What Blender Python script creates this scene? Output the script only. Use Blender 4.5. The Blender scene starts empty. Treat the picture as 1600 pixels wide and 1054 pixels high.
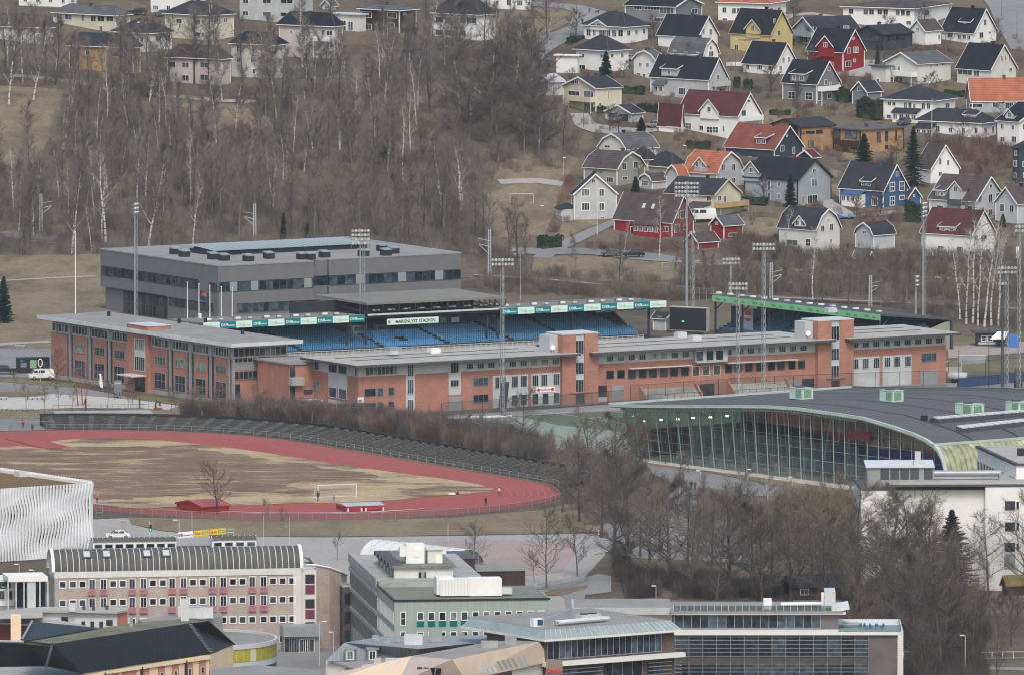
import bpy,math,random
from mathutils import Vector,Matrix
R = math.radians
sin,cos,tan,pi = math.sin,math.cos,math.tan,math.pi
rnd = random.Random(7)
C = bpy.context.scene.collection
S = bpy.context.scene
# ---------------- camera ----------------
FP = 22000.0            # focal length in photo pixels (1600 wide)
CAM = Vector((0,-2750,250))
PIT = math.atan(0.0887)
cd = bpy.data.cameras.new('camera'); cam = bpy.data.objects.new('camera',cd); C.objects.link(cam)
cam.location = CAM; cam.rotation_euler = (pi/2 - PIT,0,0)
cd.sensor_width = 36; cd.lens = FP/1600*36; cd.clip_start = 1; cd.clip_end = 20000
S.camera = cam
# ---------------- light ----------------
W = bpy.data.worlds.new('World'); S.world = W; W.use_nodes = True
nt = W.node_tree; bg = nt.nodes['Background']
sky = nt.nodes.new('ShaderNodeTexSky'); sky.sky_type = 'NISHITA'; sky.sun_disc = False
SUN_EL,SUN_AZ = R(50),R(174)
sky.sun_elevation = SUN_EL; sky.sun_rotation = SUN_AZ; sky.air_density = 1.6; sky.dust_density = 4
hsv = nt.nodes.new('ShaderNodeHueSaturation'); hsv.inputs['Saturation'].default_value = 1.3
nt.links.new(sky.outputs[0],hsv.inputs['Color']); nt.links.new(hsv.outputs[0],bg.inputs[0])
bg.inputs[1].default_value = 0.135
ld = bpy.data.lights.new('sun','SUN'); ld.energy = 1.25; ld.angle = R(16); ld.color = (1,1,.995)
sun = bpy.data.objects.new('sun',ld); C.objects.link(sun)
sdir = Vector((sin(SUN_AZ)*cos(SUN_EL),cos(SUN_AZ)*cos(SUN_EL),sin(SUN_EL)))
sun.rotation_euler = sdir.to_track_quat('Z','Y').to_euler()
S.view_settings.view_transform = 'Standard'; S.view_settings.look = 'None'
S.view_settings.exposure = 0.38; S.view_settings.gamma = 1
S.cycles.max_bounces = 6; S.cycles.transparent_max_bounces = 12; S.cycles.volume_bounces = 1
S.cycles.diffuse_bounces = 3; S.cycles.use_denoising = True; S.cycles.denoiser = 'OPENIMAGEDENOISE'; S.cycles.denoising_prefilter = 'ACCURATE'; S.cycles.filter_width = 1.1; S.cycles.denoiser = 'OPENIMAGEDENOISE'
# ---------------- geometry of the view ----------------
fwd = Vector((0,cos(PIT),-sin(PIT))); upv = Vector((0,sin(PIT),cos(PIT)))
def ray(px,py): return fwd + Vector((1,0,0))*((px-800)/FP) + upv*((527-py)/FP)
def Hz(x,y):
 D = y + 2750; t = (D-2990-0.04*x)/30.0
 s = 30.0*math.log1p(math.exp(min(t,30))) if t < 30 else D-2990-0.04*x
 h = 0.118*s
 k = min(1,max(0,s/60))
 return h + k*(0.5*sin(x*.045+y*.02) + 0.35*sin(x*.11-y*.07))
def PZ(px,py,z):
 d = ray(px,py); return CAM + d*((z-CAM.z)/d.z)
def PD(px,py,y):
 d = ray(px,py); return CAM + d*((y-CAM.y)/d.y)
def G(px,py):
 d = ray(px,py); t0,t1 = 2150.0,4400.0
 for t in range(2150,4400,12):
  p = CAM + d*t
  if p.z <= Hz(p.x,p.y): t0,t1 = t-12.0,float(t); break
 for _ in range(22):
  m = (t0+t1)/2; p = CAM + d*m
  if p.z <= Hz(p.x,p.y): t1 = m
  else: t0 = m
 p = CAM + d*t1; return Vector((p.x,p.y,Hz(p.x,p.y)))
def SC(y): return FP/((y+2750)*cos(PIT)+19)      # pixels per metre there
# ---------------- materials ----------------
MATS = {}
def nodes(name):
 m = bpy.data.materials.new(name); m.use_nodes = True; n = m.node_tree
 return m,n,n.nodes['Principled BSDF']
def mat(name,col,rough=.7,var=.12,scale=1.5,metal=0.,rand=0.,bump=0.,col2=None,fine=0.):
 if name in MATS: return MATS[name]
 m,n,b = nodes(name); L = n.links
 b.inputs['Roughness'].default_value = rough; b.inputs['Metallic'].default_value = metal; b.inputs['Specular IOR Level'].default_value = .15 if rough > .6 else .4
 tc = n.nodes.new('ShaderNodeTexCoord')
 nz = n.nodes.new('ShaderNodeTexNoise'); nz.inputs['Scale'].default_value = scale*.25
 nz.inputs['Detail'].default_value = 7; nz.inputs['Roughness'].default_value = .65
 L.new(tc.outputs['Object'],nz.inputs['Vector'])
 cr = n.nodes.new('ShaderNodeValToRGB'); e = cr.color_ramp.elements
 c2 = col2 or tuple(c*(1-2*var) for c in col); c1 = tuple(min(1,c*(1+var)) for c in col) if not col2 else col
 e[0].position = .3; e[1].position = .7; e[0].color = (*c2,1); e[1].color = (*c1,1)
 L.new(nz.outputs[0],cr.inputs[0]); out = cr.outputs[0]
 if rand:
  oi = n.nodes.new('ShaderNodeObjectInfo'); mr = n.nodes.new('ShaderNodeMapRange')
  mr.inputs[3].default_value = 1-rand; mr.inputs[4].default_value = 1+rand*.7
  L.new(oi.outputs['Random'],mr.inputs[0])
  h = n.nodes.new('ShaderNodeHueSaturation'); L.new(out,h.inputs['Color']); L.new(mr.outputs[0],h.inputs['Value']); out = h.outputs[0]
 L.new(out,b.inputs['Base Color'])
 MATS[name] = m; return m
def striped(name,c1,c2,period,axis=0,rough=.6,duty=.12,noise=.15,vec='Object'):
 """thin lines (seams, courses, boards) every `period` metres across local axis"""
 if name in MATS: return MATS[name]
 m,n,b = nodes(name); L = n.links; b.inputs['Roughness'].default_value = rough; b.inputs['Specular IOR Level'].default_value = .12
 tc = n.nodes.new('ShaderNodeTexCoord'); sp = n.nodes.new('ShaderNodeSeparateXYZ'); L.new(tc.outputs[vec],sp.inputs[0])
 a = n.nodes.new('ShaderNodeMath'); a.operation = 'DIVIDE'; a.inputs[1].default_value = period
 if axis == 'xy':
  s = n.nodes.new('ShaderNodeMath'); s.operation = 'ADD'; L.new(sp.outputs[0],s.inputs[0]); L.new(sp.outputs[1],s.inputs[1]); L.new(s.outputs[0],a.inputs[0])
 else: L.new(sp.outputs[axis],a.inputs[0])
 f = n.nodes.new('ShaderNodeMath'); f.operation = 'FRACT'; L.new(a.outputs[0],f.inputs[0])
 g = n.nodes.new('ShaderNodeMath'); g.operation = 'LESS_THAN'; g.inputs[1].default_value = duty; L.new(f.outputs[0],g.inputs[0])
 nz = n.nodes.new('ShaderNodeTexNoise'); nz.inputs['Scale'].default_value = .5; nz.inputs['Detail'].default_value = 6; L.new(tc.outputs['Object'],nz.inputs['Vector'])
 mx = n.nodes.new('ShaderNodeMix'); mx.data_type = 'RGBA'; mx.inputs[6].default_value = (*c1,1); mx.inputs[7].default_value = (*c2,1); L.new(g.outputs[0],mx.inputs[0])
 mr = n.nodes.new('ShaderNodeMapRange'); mr.inputs[1].default_value = .3; mr.inputs[2].default_value = .7; mr.inputs[3].default_value = 1-noise; mr.inputs[4].default_value = 1+noise; L.new(nz.outputs[0],mr.inputs[0])
 h = n.nodes.new('ShaderNodeHueSaturation'); L.new(mx.outputs[2],h.inputs['Color']); L.new(mr.outputs[0],h.inputs['Value'])
 L.new(h.outputs[0],b.inputs['Base Color']); MATS[name] = m; return m
def brick(name,c1,c2,mortar):
 if name in MATS: return MATS[name]
 m,n,b = nodes(name); L = n.links; b.inputs['Roughness'].default_value = .85; b.inputs['Specular IOR Level'].default_value = .12
 tc = n.nodes.new('ShaderNodeTexCoord'); sp = n.nodes.new('ShaderNodeSeparateXYZ'); L.new(tc.outputs['Object'],sp.inputs[0])
 s = n.nodes.new('ShaderNodeMath'); s.operation = 'ADD'; L.new(sp.outputs[0],s.inputs[0]); L.new(sp.outputs[1],s.inputs[1])
 cb = n.nodes.new('ShaderNodeCombineXYZ'); L.new(s.outputs[0],cb.inputs[0]); L.new(sp.outputs[2],cb.inputs[1])
 bt = n.nodes.new('ShaderNodeTexBrick'); L.new(cb.outputs[0],bt.inputs['Vector'])
 bt.inputs['Color1'].default_value = (*c1,1); bt.inputs['Color2'].default_value = (*c2,1); bt.inputs['Mortar'].default_value = (*mortar,1)
 bt.inputs['Scale'].default_value = 1; bt.inputs['Brick Width'].default_value = .5; bt.inputs['Row Height'].default_value = .16; bt.inputs['Mortar Size'].default_value = .012
 nz = n.nodes.new('ShaderNodeTexNoise'); nz.inputs['Scale'].default_value = .35; nz.inputs['Detail'].default_value = 8; nz.inputs['Roughness'].default_value = .7
 L.new(tc.outputs['Object'],nz.inputs['Vector'])
 mr = n.nodes.new('ShaderNodeMapRange'); mr.inputs[1].default_value = .3; mr.inputs[2].default_value = .7; mr.inputs[3].default_value = .8; mr.inputs[4].default_value = 1.18; L.new(nz.outputs[0],mr.inputs[0])
 h = n.nodes.new('ShaderNodeHueSaturation'); L.new(bt.outputs[0],h.inputs['Color']); L.new(mr.outputs[0],h.inputs['Value'])
 L.new(h.outputs[0],b.inputs['Base Color']); MATS[name] = m; return m
def ground_mat(name,stops,scale=.03,stretch=(1,1,1),rough=.95,fine=.6,contrast=(.32,.68)):
 """patchy ground: a coarse and a fine noise drive a colour ramp"""
 if name in MATS: return MATS[name]
 m,n,b = nodes(name); L = n.links; b.inputs['Roughness'].default_value = rough; b.inputs['Specular IOR Level'].default_value = .1
 tc = n.nodes.new('ShaderNodeTexCoord'); mp = n.nodes.new('ShaderNodeMapping'); mp.inputs['Scale'].default_value = stretch
 L.new(tc.outputs['Object'],mp.inputs[0])
 a = n.nodes.new('ShaderNodeTexNoise'); a.inputs['Scale'].default_value = scale; a.inputs['Detail'].default_value = 9; a.inputs['Roughness'].default_value = .68
 L.new(mp.outputs[0],a.inputs['Vector'])
 f = n.nodes.new('ShaderNodeTexNoise'); f.inputs['Scale'].default_value = 1.1; f.inputs['Detail'].default_value = 4
 L.new(tc.outputs['Object'],f.inputs['Vector'])
 mr = n.nodes.new('ShaderNodeMapRange'); mr.inputs[1].default_value = contrast[0]; mr.inputs[2].default_value = contrast[1]; L.new(a.outputs[0],mr.inputs[0])
 cr = n.nodes.new('ShaderNodeValToRGB'); cr.color_ramp.elements[0].color = (*stops[0],1); cr.color_ramp.elements[1].color = (*stops[-1],1)
 for i,s in enumerate(stops[1:-1]):
  e = cr.color_ramp.elements.new((i+1)/(len(stops)-1)); e.color = (*s,1)
 L.new(mr.outputs[0],cr.inputs[0])
 m2 = n.nodes.new('ShaderNodeMapRange'); m2.inputs[1].default_value = .3; m2.inputs[2].default_value = .7; m2.inputs[3].default_value = 1-fine*.35; m2.inputs[4].default_value = 1+fine*.3; L.new(f.outputs[0],m2.inputs[0])
 h = n.nodes.new('ShaderNodeHueSaturation'); L.new(cr.outputs[0],h.inputs['Color']); L.new(m2.outputs[0],h.inputs['Value'])
 L.new(h.outputs[0],b.inputs['Base Color']); MATS[name] = m; return m
def glass(name,col,var=.6,rough=.08):
 """a window pane: glossy, each pane with its own depth of dark or pale blind behind"""
 if name in MATS: return MATS[name]
 m,n,b = nodes(name); L = n.links; b.inputs['Roughness'].default_value = rough; b.inputs['IOR'].default_value = 1.5
 oi = n.nodes.new('ShaderNodeObjectInfo'); cr = n.nodes.new('ShaderNodeValToRGB'); cr.color_ramp.interpolation = 'CONSTANT'
 e = cr.color_ramp.elements; e[0].color = (*[c*.55 for c in col],1); e[1].position = .35; e[1].color = (*col,1)
 k = cr.color_ramp.elements.new(.6); k.color = (*[c*1.6+.01 for c in col],1)
 k = cr.color_ramp.elements.new(.86); k.color = (*[c*(1+3*var)+.05*var for c in col],1)
 L.new(oi.outputs['Random'],cr.inputs[0])
 tc = n.nodes.new('ShaderNodeTexCoord'); nz = n.nodes.new('ShaderNodeTexNoise'); nz.inputs['Scale'].default_value = 1.1; nz.inputs['Detail'].default_value = 3
 ad = n.nodes.new('ShaderNodeVectorMath'); ad.operation = 'ADD'; L.new(tc.outputs['Object'],ad.inputs[0]); L.new(oi.outputs['Location'],ad.inputs[1]); L.new(ad.outputs[0],nz.inputs['Vector'])
 mr = n.nodes.new('ShaderNodeMapRange'); mr.inputs[1].default_value = .35; mr.inputs[2].default_value = .65; mr.inputs[3].default_value = .5; mr.inputs[4].default_value = 1.7; L.new(nz.outputs[0],mr.inputs[0])
 h = n.nodes.new('ShaderNodeHueSaturation'); L.new(cr.outputs[0],h.inputs['Color']); L.new(mr.outputs[0],h.inputs['Value'])
 L.new(h.outputs[0],b.inputs['Base Color']); MATS[name] = m; return m
def clear_glass(name,tint,refl=.03):
 m = bpy.data.materials.new(name); m.use_nodes = True; n = m.node_tree; n.nodes.clear(); L = n.links
 o = n.nodes.new('ShaderNodeOutputMaterial'); t = n.nodes.new('ShaderNodeBsdfTransparent'); t.inputs[0].default_value = (*tint,1)
 g = n.nodes.new('ShaderNodeBsdfGlossy'); g.inputs['Roughness'].default_value = .03; fr = n.nodes.new('ShaderNodeLayerWeight'); fr.inputs[0].default_value = .12
 ad = n.nodes.new('ShaderNodeMath'); ad.operation = 'ADD'; ad.inputs[1].default_value = refl; L.new(fr.outputs[1],ad.inputs[0])
 x = n.nodes.new('ShaderNodeMixShader'); L.new(ad.outputs[0],x.inputs[0]); L.new(t.outputs[0],x.inputs[1]); L.new(g.outputs[0],x.inputs[2]); L.new(x.outputs[0],o.inputs[0])
 MATS[name] = m; return m
def emit(name,col,k):
 m,n,b = nodes(name); b.inputs['Base Color'].default_value = (*col,1); b.inputs['Emission Color'].default_value = (*col,1); b.inputs['Emission Strength'].default_value = k
 MATS[name] = m; return m
def M(k): return MATS[k]
W_ = 'white'
mat('white',(.78,.785,.79),.65,.045,1.2); mat('offwhite',(.62,.62,.59),.7,.07,1.2); mat('cream',(.60,.57,.46),.7,.07)
mat('yellow',(.58,.47,.22),.7,.08); mat('ochre',(.44,.29,.12),.75,.1); mat('palegrey',(.45,.47,.49),.7,.1,2)
mat('bluegrey',(.33,.37,.41),.7,.07); mat('midgrey',(.20,.21,.23),.7,.08); mat('greengrey',(.30,.31,.27),.75,.08)
mat('darkgrey',(.075,.082,.095),.7,.1); mat('navy',(.035,.045,.065),.6,.1); mat('black',(.018,.02,.025),.6,.1)
mat('red',(.26,.022,.026),.7,.1); mat('blue',(.05,.115,.24),.65,.1); mat('pink',(.56,.50,.49),.75,.08)
mat('brownwood',(.055,.035,.03),.75,.2); mat('beige',(.85,.66,.47),.8,.06); mat('concrete',(.36,.36,.35),.85,.15,2)
mat('darkconcrete',(.075,.077,.076),.9,.25,3); mat('steel',(.33,.36,.39),.45,.1,metal=.3); mat('palesteel',(.55,.58,.6),.5,.08)
mat('lightpanel',(.47,.50,.53),.55,.06); mat('mint',(.42,.53,.49),.5,.08); mat('mintdark',(.20,.33,.22),.6,.2,6)
mat('greyblock',(.15,.155,.172),.6,.06); mat('redbrown',(.20,.07,.055),.8,.15); mat('skin',(.5,.33,.25),.6,.05)
mat('foundation',(.22,.22,.22),.9,.15); mat('rubber',(.02,.02,.02),.9,.1)
striped('timber',(.40,.25,.14),(.22,.13,.07),.32,'xy',.75,.16,.28)
brick('brick',(.41,.185,.138),(.34,.145,.108),(.36,.26,.22)); brick('oldbrick',(.42,.335,.295),(.34,.295,.265),(.40,.38,.36))
brick('darkbrick',(.12,.085,.075),(.09,.065,.06),(.14,.12,.11))
def rooftile(nm,c): return striped(nm,c,tuple(x*.55 for x in c),.38,2,.75,.22,.22)
rooftile('roof_dark',(.036,.038,.047)); rooftile('roof_black',(.017,.02,.029)); rooftile('roof_grey',(.105,.108,.115))
rooftile('roof_brown',(.085,.066,.066)); rooftile('roof_maroon',(.095,.032,.037)); rooftile('roof_orange',(.37,.13,.075)); rooftile('roof_red',(.2,.065,.05))
mat('roof_felt',(.27,.265,.255),.9,.10,.8); mat('roof_felt_pale',(.40,.385,.36),.9,.10,.8); mat('roof_felt_dark',(.11,.11,.117),.85,.08,.6)
mat('roof_felt_green',(.19,.205,.175),.9,.14,1.2)
glass('pane',(.035,.045,.055)); glass('pane_dark',(.016,.024,.034),.15); glass('pane_blue',(.022,.038,.055),.2); glass('pane_green',(.085,.105,.09),.4)
# ---------------- object helpers ----------------
def tag(o,label=None,cat=None,group=None,kind=None):
 if label: o['label'] = label
 if cat: o['category'] = cat
 if group: o['group'] = group
 if kind: o['kind'] = kind
 return o
class MB:
 def __init__(s): s.v = []; s.f = []; s.m = []
 def poly(s,pts,mi=0):
  k = len(s.v); s.v += [tuple(p) for p in pts]; s.f.append(tuple(range(k,k+len(pts)))); s.m.append(mi)
 def box(s,a,b,mi=0):
  (x0,y0,z0),(x1,y1,z1) = a,b; k = len(s.v)
  s.v += [(x0,y0,z0),(x1,y0,z0),(x1,y1,z0),(x0,y1,z0),(x0,y0,z1),(x1,y0,z1),(x1,y1,z1),(x0,y1,z1)]
  s.f += [(k,k+3,k+2,k+1),(k+4,k+5,k+6,k+7),(k,k+1,k+5,k+4),(k+1,k+2,k+6,k+5),(k+2,k+3,k+7,k+6),(k+3,k,k+4,k+7)]
  s.m += [mi]*6; return s
 def prism(s,pts,dz,mi=0,mside=None):
  """pts: top polygon (any heights); drop by dz (number) or to a list of bottoms"""
  n = len(pts); k = len(s.v); bot = [(p[0],p[1],p[2]-dz) for p in pts] if not isinstance(dz,list) else dz
  ar = sum(pts[i][0]*pts[(i+1) % n][1]-pts[(i+1) % n][0]*pts[i][1] for i in range(n))
  if ar < 0: pts = pts[::-1]; bot = bot[::-1]
  s.v += [tuple(p) for p in pts]+[tuple(p) for p in bot]
  s.f.append(tuple(range(k,k+n))); s.m.append(mi)
  s.f.append(tuple(range(k+2*n-1,k+n-1,-1))); s.m.append(mi if mside is None else mside)
  for i in range(n):
   j = (i+1) % n; s.f.append((k+j,k+i,k+n+i,k+n+j)); s.m.append(mi if mside is None else mside)
  return s
 def tube(s,p0,p1,r0,r1=None,n=6,mi=0,cap=False):
  r1 = r0 if r1 is None else r1; p0 = Vector(p0); p1 = Vector(p1); d = (p1-p0)
  if d.length < 1e-6: return s
  d.normalize(); a = d.cross(Vector((0,0,1)) if abs(d.z) < .9 else Vector((1,0,0))).normalized(); b = d.cross(a); k = len(s.v)
  for p,r in ((p0,r0),(p1,r1)):
   for i in range(n):
    t = 2*pi*i/n; q = p + a*(r*cos(t)) + b*(r*sin(t)); s.v.append((q.x,q.y,q.z))
  for i in range(n):
   j = (i+1) % n; s.f.append((k+i,k+n+i,k+n+j,k+j)); s.m.append(mi)
  if cap: s.f += [tuple(range(k,k+n)),tuple(range(k+2*n-1,k+n-1,-1))]; s.m += [mi,mi]
  return s
 def strip(s,rows,mi=0,close=False):
  """grid of points rows[i][j]"""
  k = len(s.v); n = len(rows[0])
  for r in rows: s.v += [tuple(p) for p in r]
  for i in range(len(rows)-1):
   for j in range(n-1 if not close else n):
    q = (j+1) % n; s.f.append((k+i*n+j,k+i*n+q,k+(i+1)*n+q,k+(i+1)*n+j)); s.m.append(mi)
  return s
 def mesh(s,name,mats):
  me = bpy.data.meshes.new(name); me.from_pydata(s.v,[],s.f)
  for m in mats: me.materials.append(M(m) if isinstance(m,str) else m)
  if len(mats) > 1: me.polygons.foreach_set('material_index',s.m)
  me.update(); return me
 def build(s,name,mats,parent=None,loc=None,rz=None):
  mats = [mats] if isinstance(mats,str) else mats
  o = bpy.data.objects.new(name,s.mesh(name,mats)); C.objects.link(o)
  if parent is not None: o.parent = parent.o if hasattr(parent,'o') else parent
  if loc is not None: o.location = loc
  if rz is not None: o.rotation_euler = (0,0,rz)
  return o
def smooth(o):
 o.data.polygons.foreach_set('use_smooth',[True]*len(o.data.polygons)); return o
def empty(name,label,cat,loc,rz=0,group=None,kind=None):
 o = bpy.data.objects.new(name,None); C.objects.link(o); o.location = loc; o.rotation_euler = (0,0,rz)
 o.empty_display_size = 1
 return tag(o,label,cat,group,kind)
def copy_tree(o,parent=None):
 c = o.copy(); C.objects.link(c)
 if parent: c.parent = parent
 for ch in KIDS(o): copy_tree(ch,c)
 return c
def KIDS(o): return list(o.children)
class Bd:
 """a building: its own frame, local x runs right and away (face R looks -y), local y runs left and away (face L looks -x)"""
 def __init__(s,name,label,cat,px=None,py=None,psi=0,at=None,group=None):
  s.c = at if at is not None else G(px,py); s.psi = R(psi)
  s.o = empty(name,label,cat,s.c,s.psi,group); s.cs,s.sn = cos(s.psi),sin(s.psi)
  s.sc = SC(s.c.y)
 def l(s,p): d = p - s.c; return Vector((d.x*s.cs+d.y*s.sn,-d.x*s.sn+d.y*s.cs,d.z))
 def P(s,px,py,z): return s.l(PZ(px,py,z))
 def ax(s,px,y=0):          # local x of the point on line y where it meets image column px
  k = (px-800)/FP; ox = s.c.x-CAM.x - y*s.sn; oy = (s.c.y-CAM.y + y*s.cs)*cos(PIT)+22
  return (k*oy-ox)/(s.cs-k*s.sn*cos(PIT))
 def ay(s,px,x=0):
  k = (px-800)/FP; ox = s.c.x-CAM.x + x*s.cs; oy = (s.c.y-CAM.y + x*s.sn)*cos(PIT)+22
  return (k*oy-ox)/(-s.sn-k*s.cs*cos(PIT))
 def R(s,y=0): return Face(s,(0,y),(1,0))
 def L(s,x=0): return Face(s,(x,0),(0,-1))
class Face:
 def __init__(s,b,o,d):
  n = math.hypot(*d); s.b = b; s.o = o; s.d = (d[0]/n,d[1]/n); s.n = (s.d[1],-s.d[0]); s.a = math.atan2(s.d[1],s.d[0])
 def s_(s,px):               # distance along the face for an image column
  b = s.b; wx = s.d[0]*b.cs-s.d[1]*b.sn; wy = (s.d[0]*b.sn+s.d[1]*b.cs)*cos(PIT)
  ox = b.c.x-CAM.x+s.o[0]*b.cs-s.o[1]*b.sn; oy = (b.c.y-CAM.y+s.o[0]*b.sn+s.o[1]*b.cs)*cos(PIT)+22
  k = (px-800)/FP; return (k*oy-ox)/(wx-k*wy)
 def hit(s,px,py):
  b = s.b; d = ray(px,py); o = b.c + Vector((s.o[0]*b.cs-s.o[1]*b.sn,s.o[0]*b.sn+s.o[1]*b.cs,0))
  n = Vector((s.n[0]*b.cs-s.n[1]*b.sn,s.n[0]*b.sn+s.n[1]*b.cs,0)); t = (o-CAM).dot(n)/d.dot(n); p = b.l(CAM+d*t)
  return (p.x-s.o[0])*s.d[0]+(p.y-s.o[1])*s.d[1],p.z
 def pos(s,t,z,e=0.): return Vector((s.o[0]+s.d[0]*t+s.n[0]*e,s.o[1]+s.d[1]*t+s.n[1]*e,z))
 def put(s,me,name,t,z,e=.01,parent=None):
  o = bpy.data.objects.new(name,me); C.objects.link(o); o.parent = parent or s.b.o
  o.location = s.pos(t,z,e); o.rotation_euler = (0,0,s.a); return o
 def panel(s,name,t0,t1,z0,z1,m,e=.06,back=.02):
  b = MB().box((0,-e,0),(abs(t1-t0),back,z1-z0)); o = b.build(name,m); o.parent = s.b.o
  o.location = s.pos(min(t0,t1),z0,0); o.rotation_euler = (0,0,s.a); return o
 def panpx(s,name,x0,y0,x1,y1,m,e=.06):   # px corners: (x0, y0 bottom-left) (x1, y1 top-right) read at the mid column
  a,za = s.hit((x0+x1)/2,y0); b_,zb = s.hit((x0+x1)/2,y1); return s.panel(name,s.s_(x0),s.s_(x1),za,zb,m,e)
WC = {}
def win_mesh(w,h,nx,ny,fr,t,pane):
 k = (round(w,1),round(h,1),nx,ny,fr,t,pane)
 if k in WC: return WC[k]
 w,h = max(.3,k[0]),max(.3,k[1]); f = MB(); d = .09
 f.box((-w/2,-d,0),(w/2,0,t)); f.box((-w/2,-d,h-t),(w/2,0,h)); f.box((-w/2,-d,t),(-w/2+t,0,h-t)); f.box((w/2-t,-d,t),(w/2,0,h-t))
 for i in range(1,nx):
  x = -w/2+w*i/nx; f.box((x-t*.24,-d*.8,t),(x+t*.24,0,h-t))
 for i in range(1,ny):
  z = h*i/ny; f.box((-w/2+t,-d*.7,z-t*.3),(w/2-t,0,z+t*.3))
 g = MB(); g.poly([(-w/2+t*.5,-.03,t*.5),(w/2-t*.5,-.03,t*.5),(w/2-t*.5,-.03,h-t*.5),(-w/2+t*.5,-.03,h-t*.5)])
 WC[k] = (f.mesh('window',[fr]),g.mesh('pane',[pane])); return WC[k]
def win(F,t,z,w,h,nx=2,ny=1,fr='white',pane='pane',e=.012,tk=.1,name='window'):
 a,g = win_mesh(w,h,nx,ny,fr,tk,pane); o = F.put(a,name,t,z,e)
 p = bpy.data.objects.new('pane',g); C.objects.link(p); p.parent = o; return o
def winpx(F,px,py,w,h,**k):
 """window by its centre and size in photo pixels"""
 t,z = F.hit(px,py+h/2); _,z1 = F.hit(px,py-h/2); return win(F,t,z,abs(F.s_(px+w/2)-F.s_(px-w/2)),z1-z,**k)
def wrow(F,t0,t1,n,z,w,h,**k):
 for i in range(n): win(F,t0+(t1-t0)*(i/(n-1) if n > 1 else .5),z,w,h,**k)
def band(F,name,t0,t1,z0,z1,n,fr='steel',pane='pane_blue',e=.04,tk=.08,ny=1):
 """a ribbon window of n lights as one part"""
 f = MB(); w = abs(t1-t0); h = z1-z0
 f.box((0,-.1,0),(w,0,tk)); f.box((0,-.1,h-tk),(w,0,h))
 for i in range(n+1): x = (w-tk)*i/n; f.box((x,-.1,tk),(x+tk,0,h-tk))
 for i in range(1,ny): f.box((0,-.08,h*i/ny-.04),(w,0,h*i/ny+.04))
 o = f.build(name,fr); o.parent = F.b.o; o.location = F.pos(min(t0,t1),z0,e); o.rotation_euler = (0,0,F.a)
 for i in range(n):
  x0 = w*i/n; x1 = w*(i+1)/n
  g = MB(); g.poly([(x0+.03,-.03,.03),(x1-.03,-.03,.03),(x1-.03,-.03,h-.03),(x0+.03,-.03,h-.03)]); p = g.build('pane',pane); p.parent = o
 return o
TX = {}
def text(txt,size,F,t,z,m,e=.1,sx=1.,parent=None,ext=.02):
 key = (txt,size,m,ext); TX.setdefault('n',0)
 c = bpy.data.curves.new('lettering','FONT'); c.body = txt; c.size = size; c.extrude = ext; c.offset = .012*size; c.align_x = 'CENTER'; c.resolution_u = 3
 c.materials.append(M(m))
 if key not in TX: t_ = bpy.data.objects.new('t',c); TX[key] = bpy.data.meshes.new_from_object(t_); bpy.data.objects.remove(t_)
 o = bpy.data.objects.new('lettering',TX[key]); C.objects.link(o); o.parent = parent or F.b.o
 if parent: o.location = (t,-e,z); o.rotation_euler = (pi/2,0,0)
 else: o.location = F.pos(t,z,e); o.rotation_euler = (pi/2,0,F.a)
 o.scale = (sx,1,1); return o
# ======================= GROUND =======================
def sheet(name,pts,lift,m,label=None,step=None,world=False,kind='structure'):
 """drape a polygon (photo pixels on the ground) over the terrain, rows of trapezoids"""
 P = [(p[0],p[1]) for p in pts] if world else [G(*p)[:2] for p in pts]
 y0 = min(p[1] for p in P); y1 = max(p[1] for p in P); step = step or max(1.0,(y1-y0)/60)
 ys = sorted(set([y0+1e-4,y1-1e-4]+[p[1]+e for p in P for e in (-1e-4,1e-4) if y0 < p[1]+e < y1]+[y0+step*i for i in range(1,int((y1-y0)/step)+1)]))
 def xs(y):
  r = []
  for i in range(len(P)):
   a,b = P[i],P[(i+1) % len(P)]
   if (a[1] > y) != (b[1] > y): r.append(a[0]+(b[0]-a[0])*(y-a[1])/(b[1]-a[1]))
  return sorted(r)
 mb = MB(); flat = y1 < 190
 for a,b in zip(ys,ys[1:]):
  if b-a < 1e-3: continue
  e = min(1e-4,(b-a)*.1); xa,xb = xs(a+e),xs(b-e)
  if len(xa) != len(xb): continue
  for i in range(0,len(xa)-1,2):
   n = 1 if flat else max(1,int((max(xa[i+1],xb[i+1])-min(xa[i],xb[i]))/8))
   for j in range(n):
    u0,u1 = j/n,(j+1)/n
    q = [(xa[i]+(xa[i+1]-xa[i])*u0,a),(xa[i]+(xa[i+1]-xa[i])*u1,a),(xb[i]+(xb[i+1]-xb[i])*u1,b),(xb[i]+(xb[i+1]-xb[i])*u0,b)]
    mb.poly([(x,y,Hz(x,y)+lift) for x,y in q])
 o = mb.build(name,m); return tag(o,label,kind=kind)
def road(name,pts,w,lift,m,label=None):
 """ribbon of width w metres (or list of widths) along photo-pixel points"""
 P = [G(*p) for p in pts]; ws = w if isinstance(w,list) else [w]*len(P); Q = [];
 for i in range(len(P)-1):
  n = max(1,int((P[i+1]-P[i]).length/4))
  for j in range(n):
   t = j/n; Q.append((P[i].lerp(P[i+1],t),ws[i]+(ws[i+1]-ws[i])*t))
 Q.append((P[-1],ws[-1])); rows = []
 for i,(p,ww) in enumerate(Q):
  d = (Q[min(i+2,len(Q)-1)][0]-Q[max(i-2,0)][0]); d.z = 0; d.normalize(); n = Vector((-d.y,d.x,0))
  rows.append([(q.x,q.y,Hz(q.x,q.y)+lift) for q in (p+n*ww*k for k in (-.5,0,.5))])
 return tag(MB().strip(rows).build(name,m),label,kind='structure')
ground_mat('terrain',[(.06,.05,.042),(.10,.08,.06),(.155,.125,.085),(.09,.082,.052)],.03,(1,1,1),contrast=(.3,.7))
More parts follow.
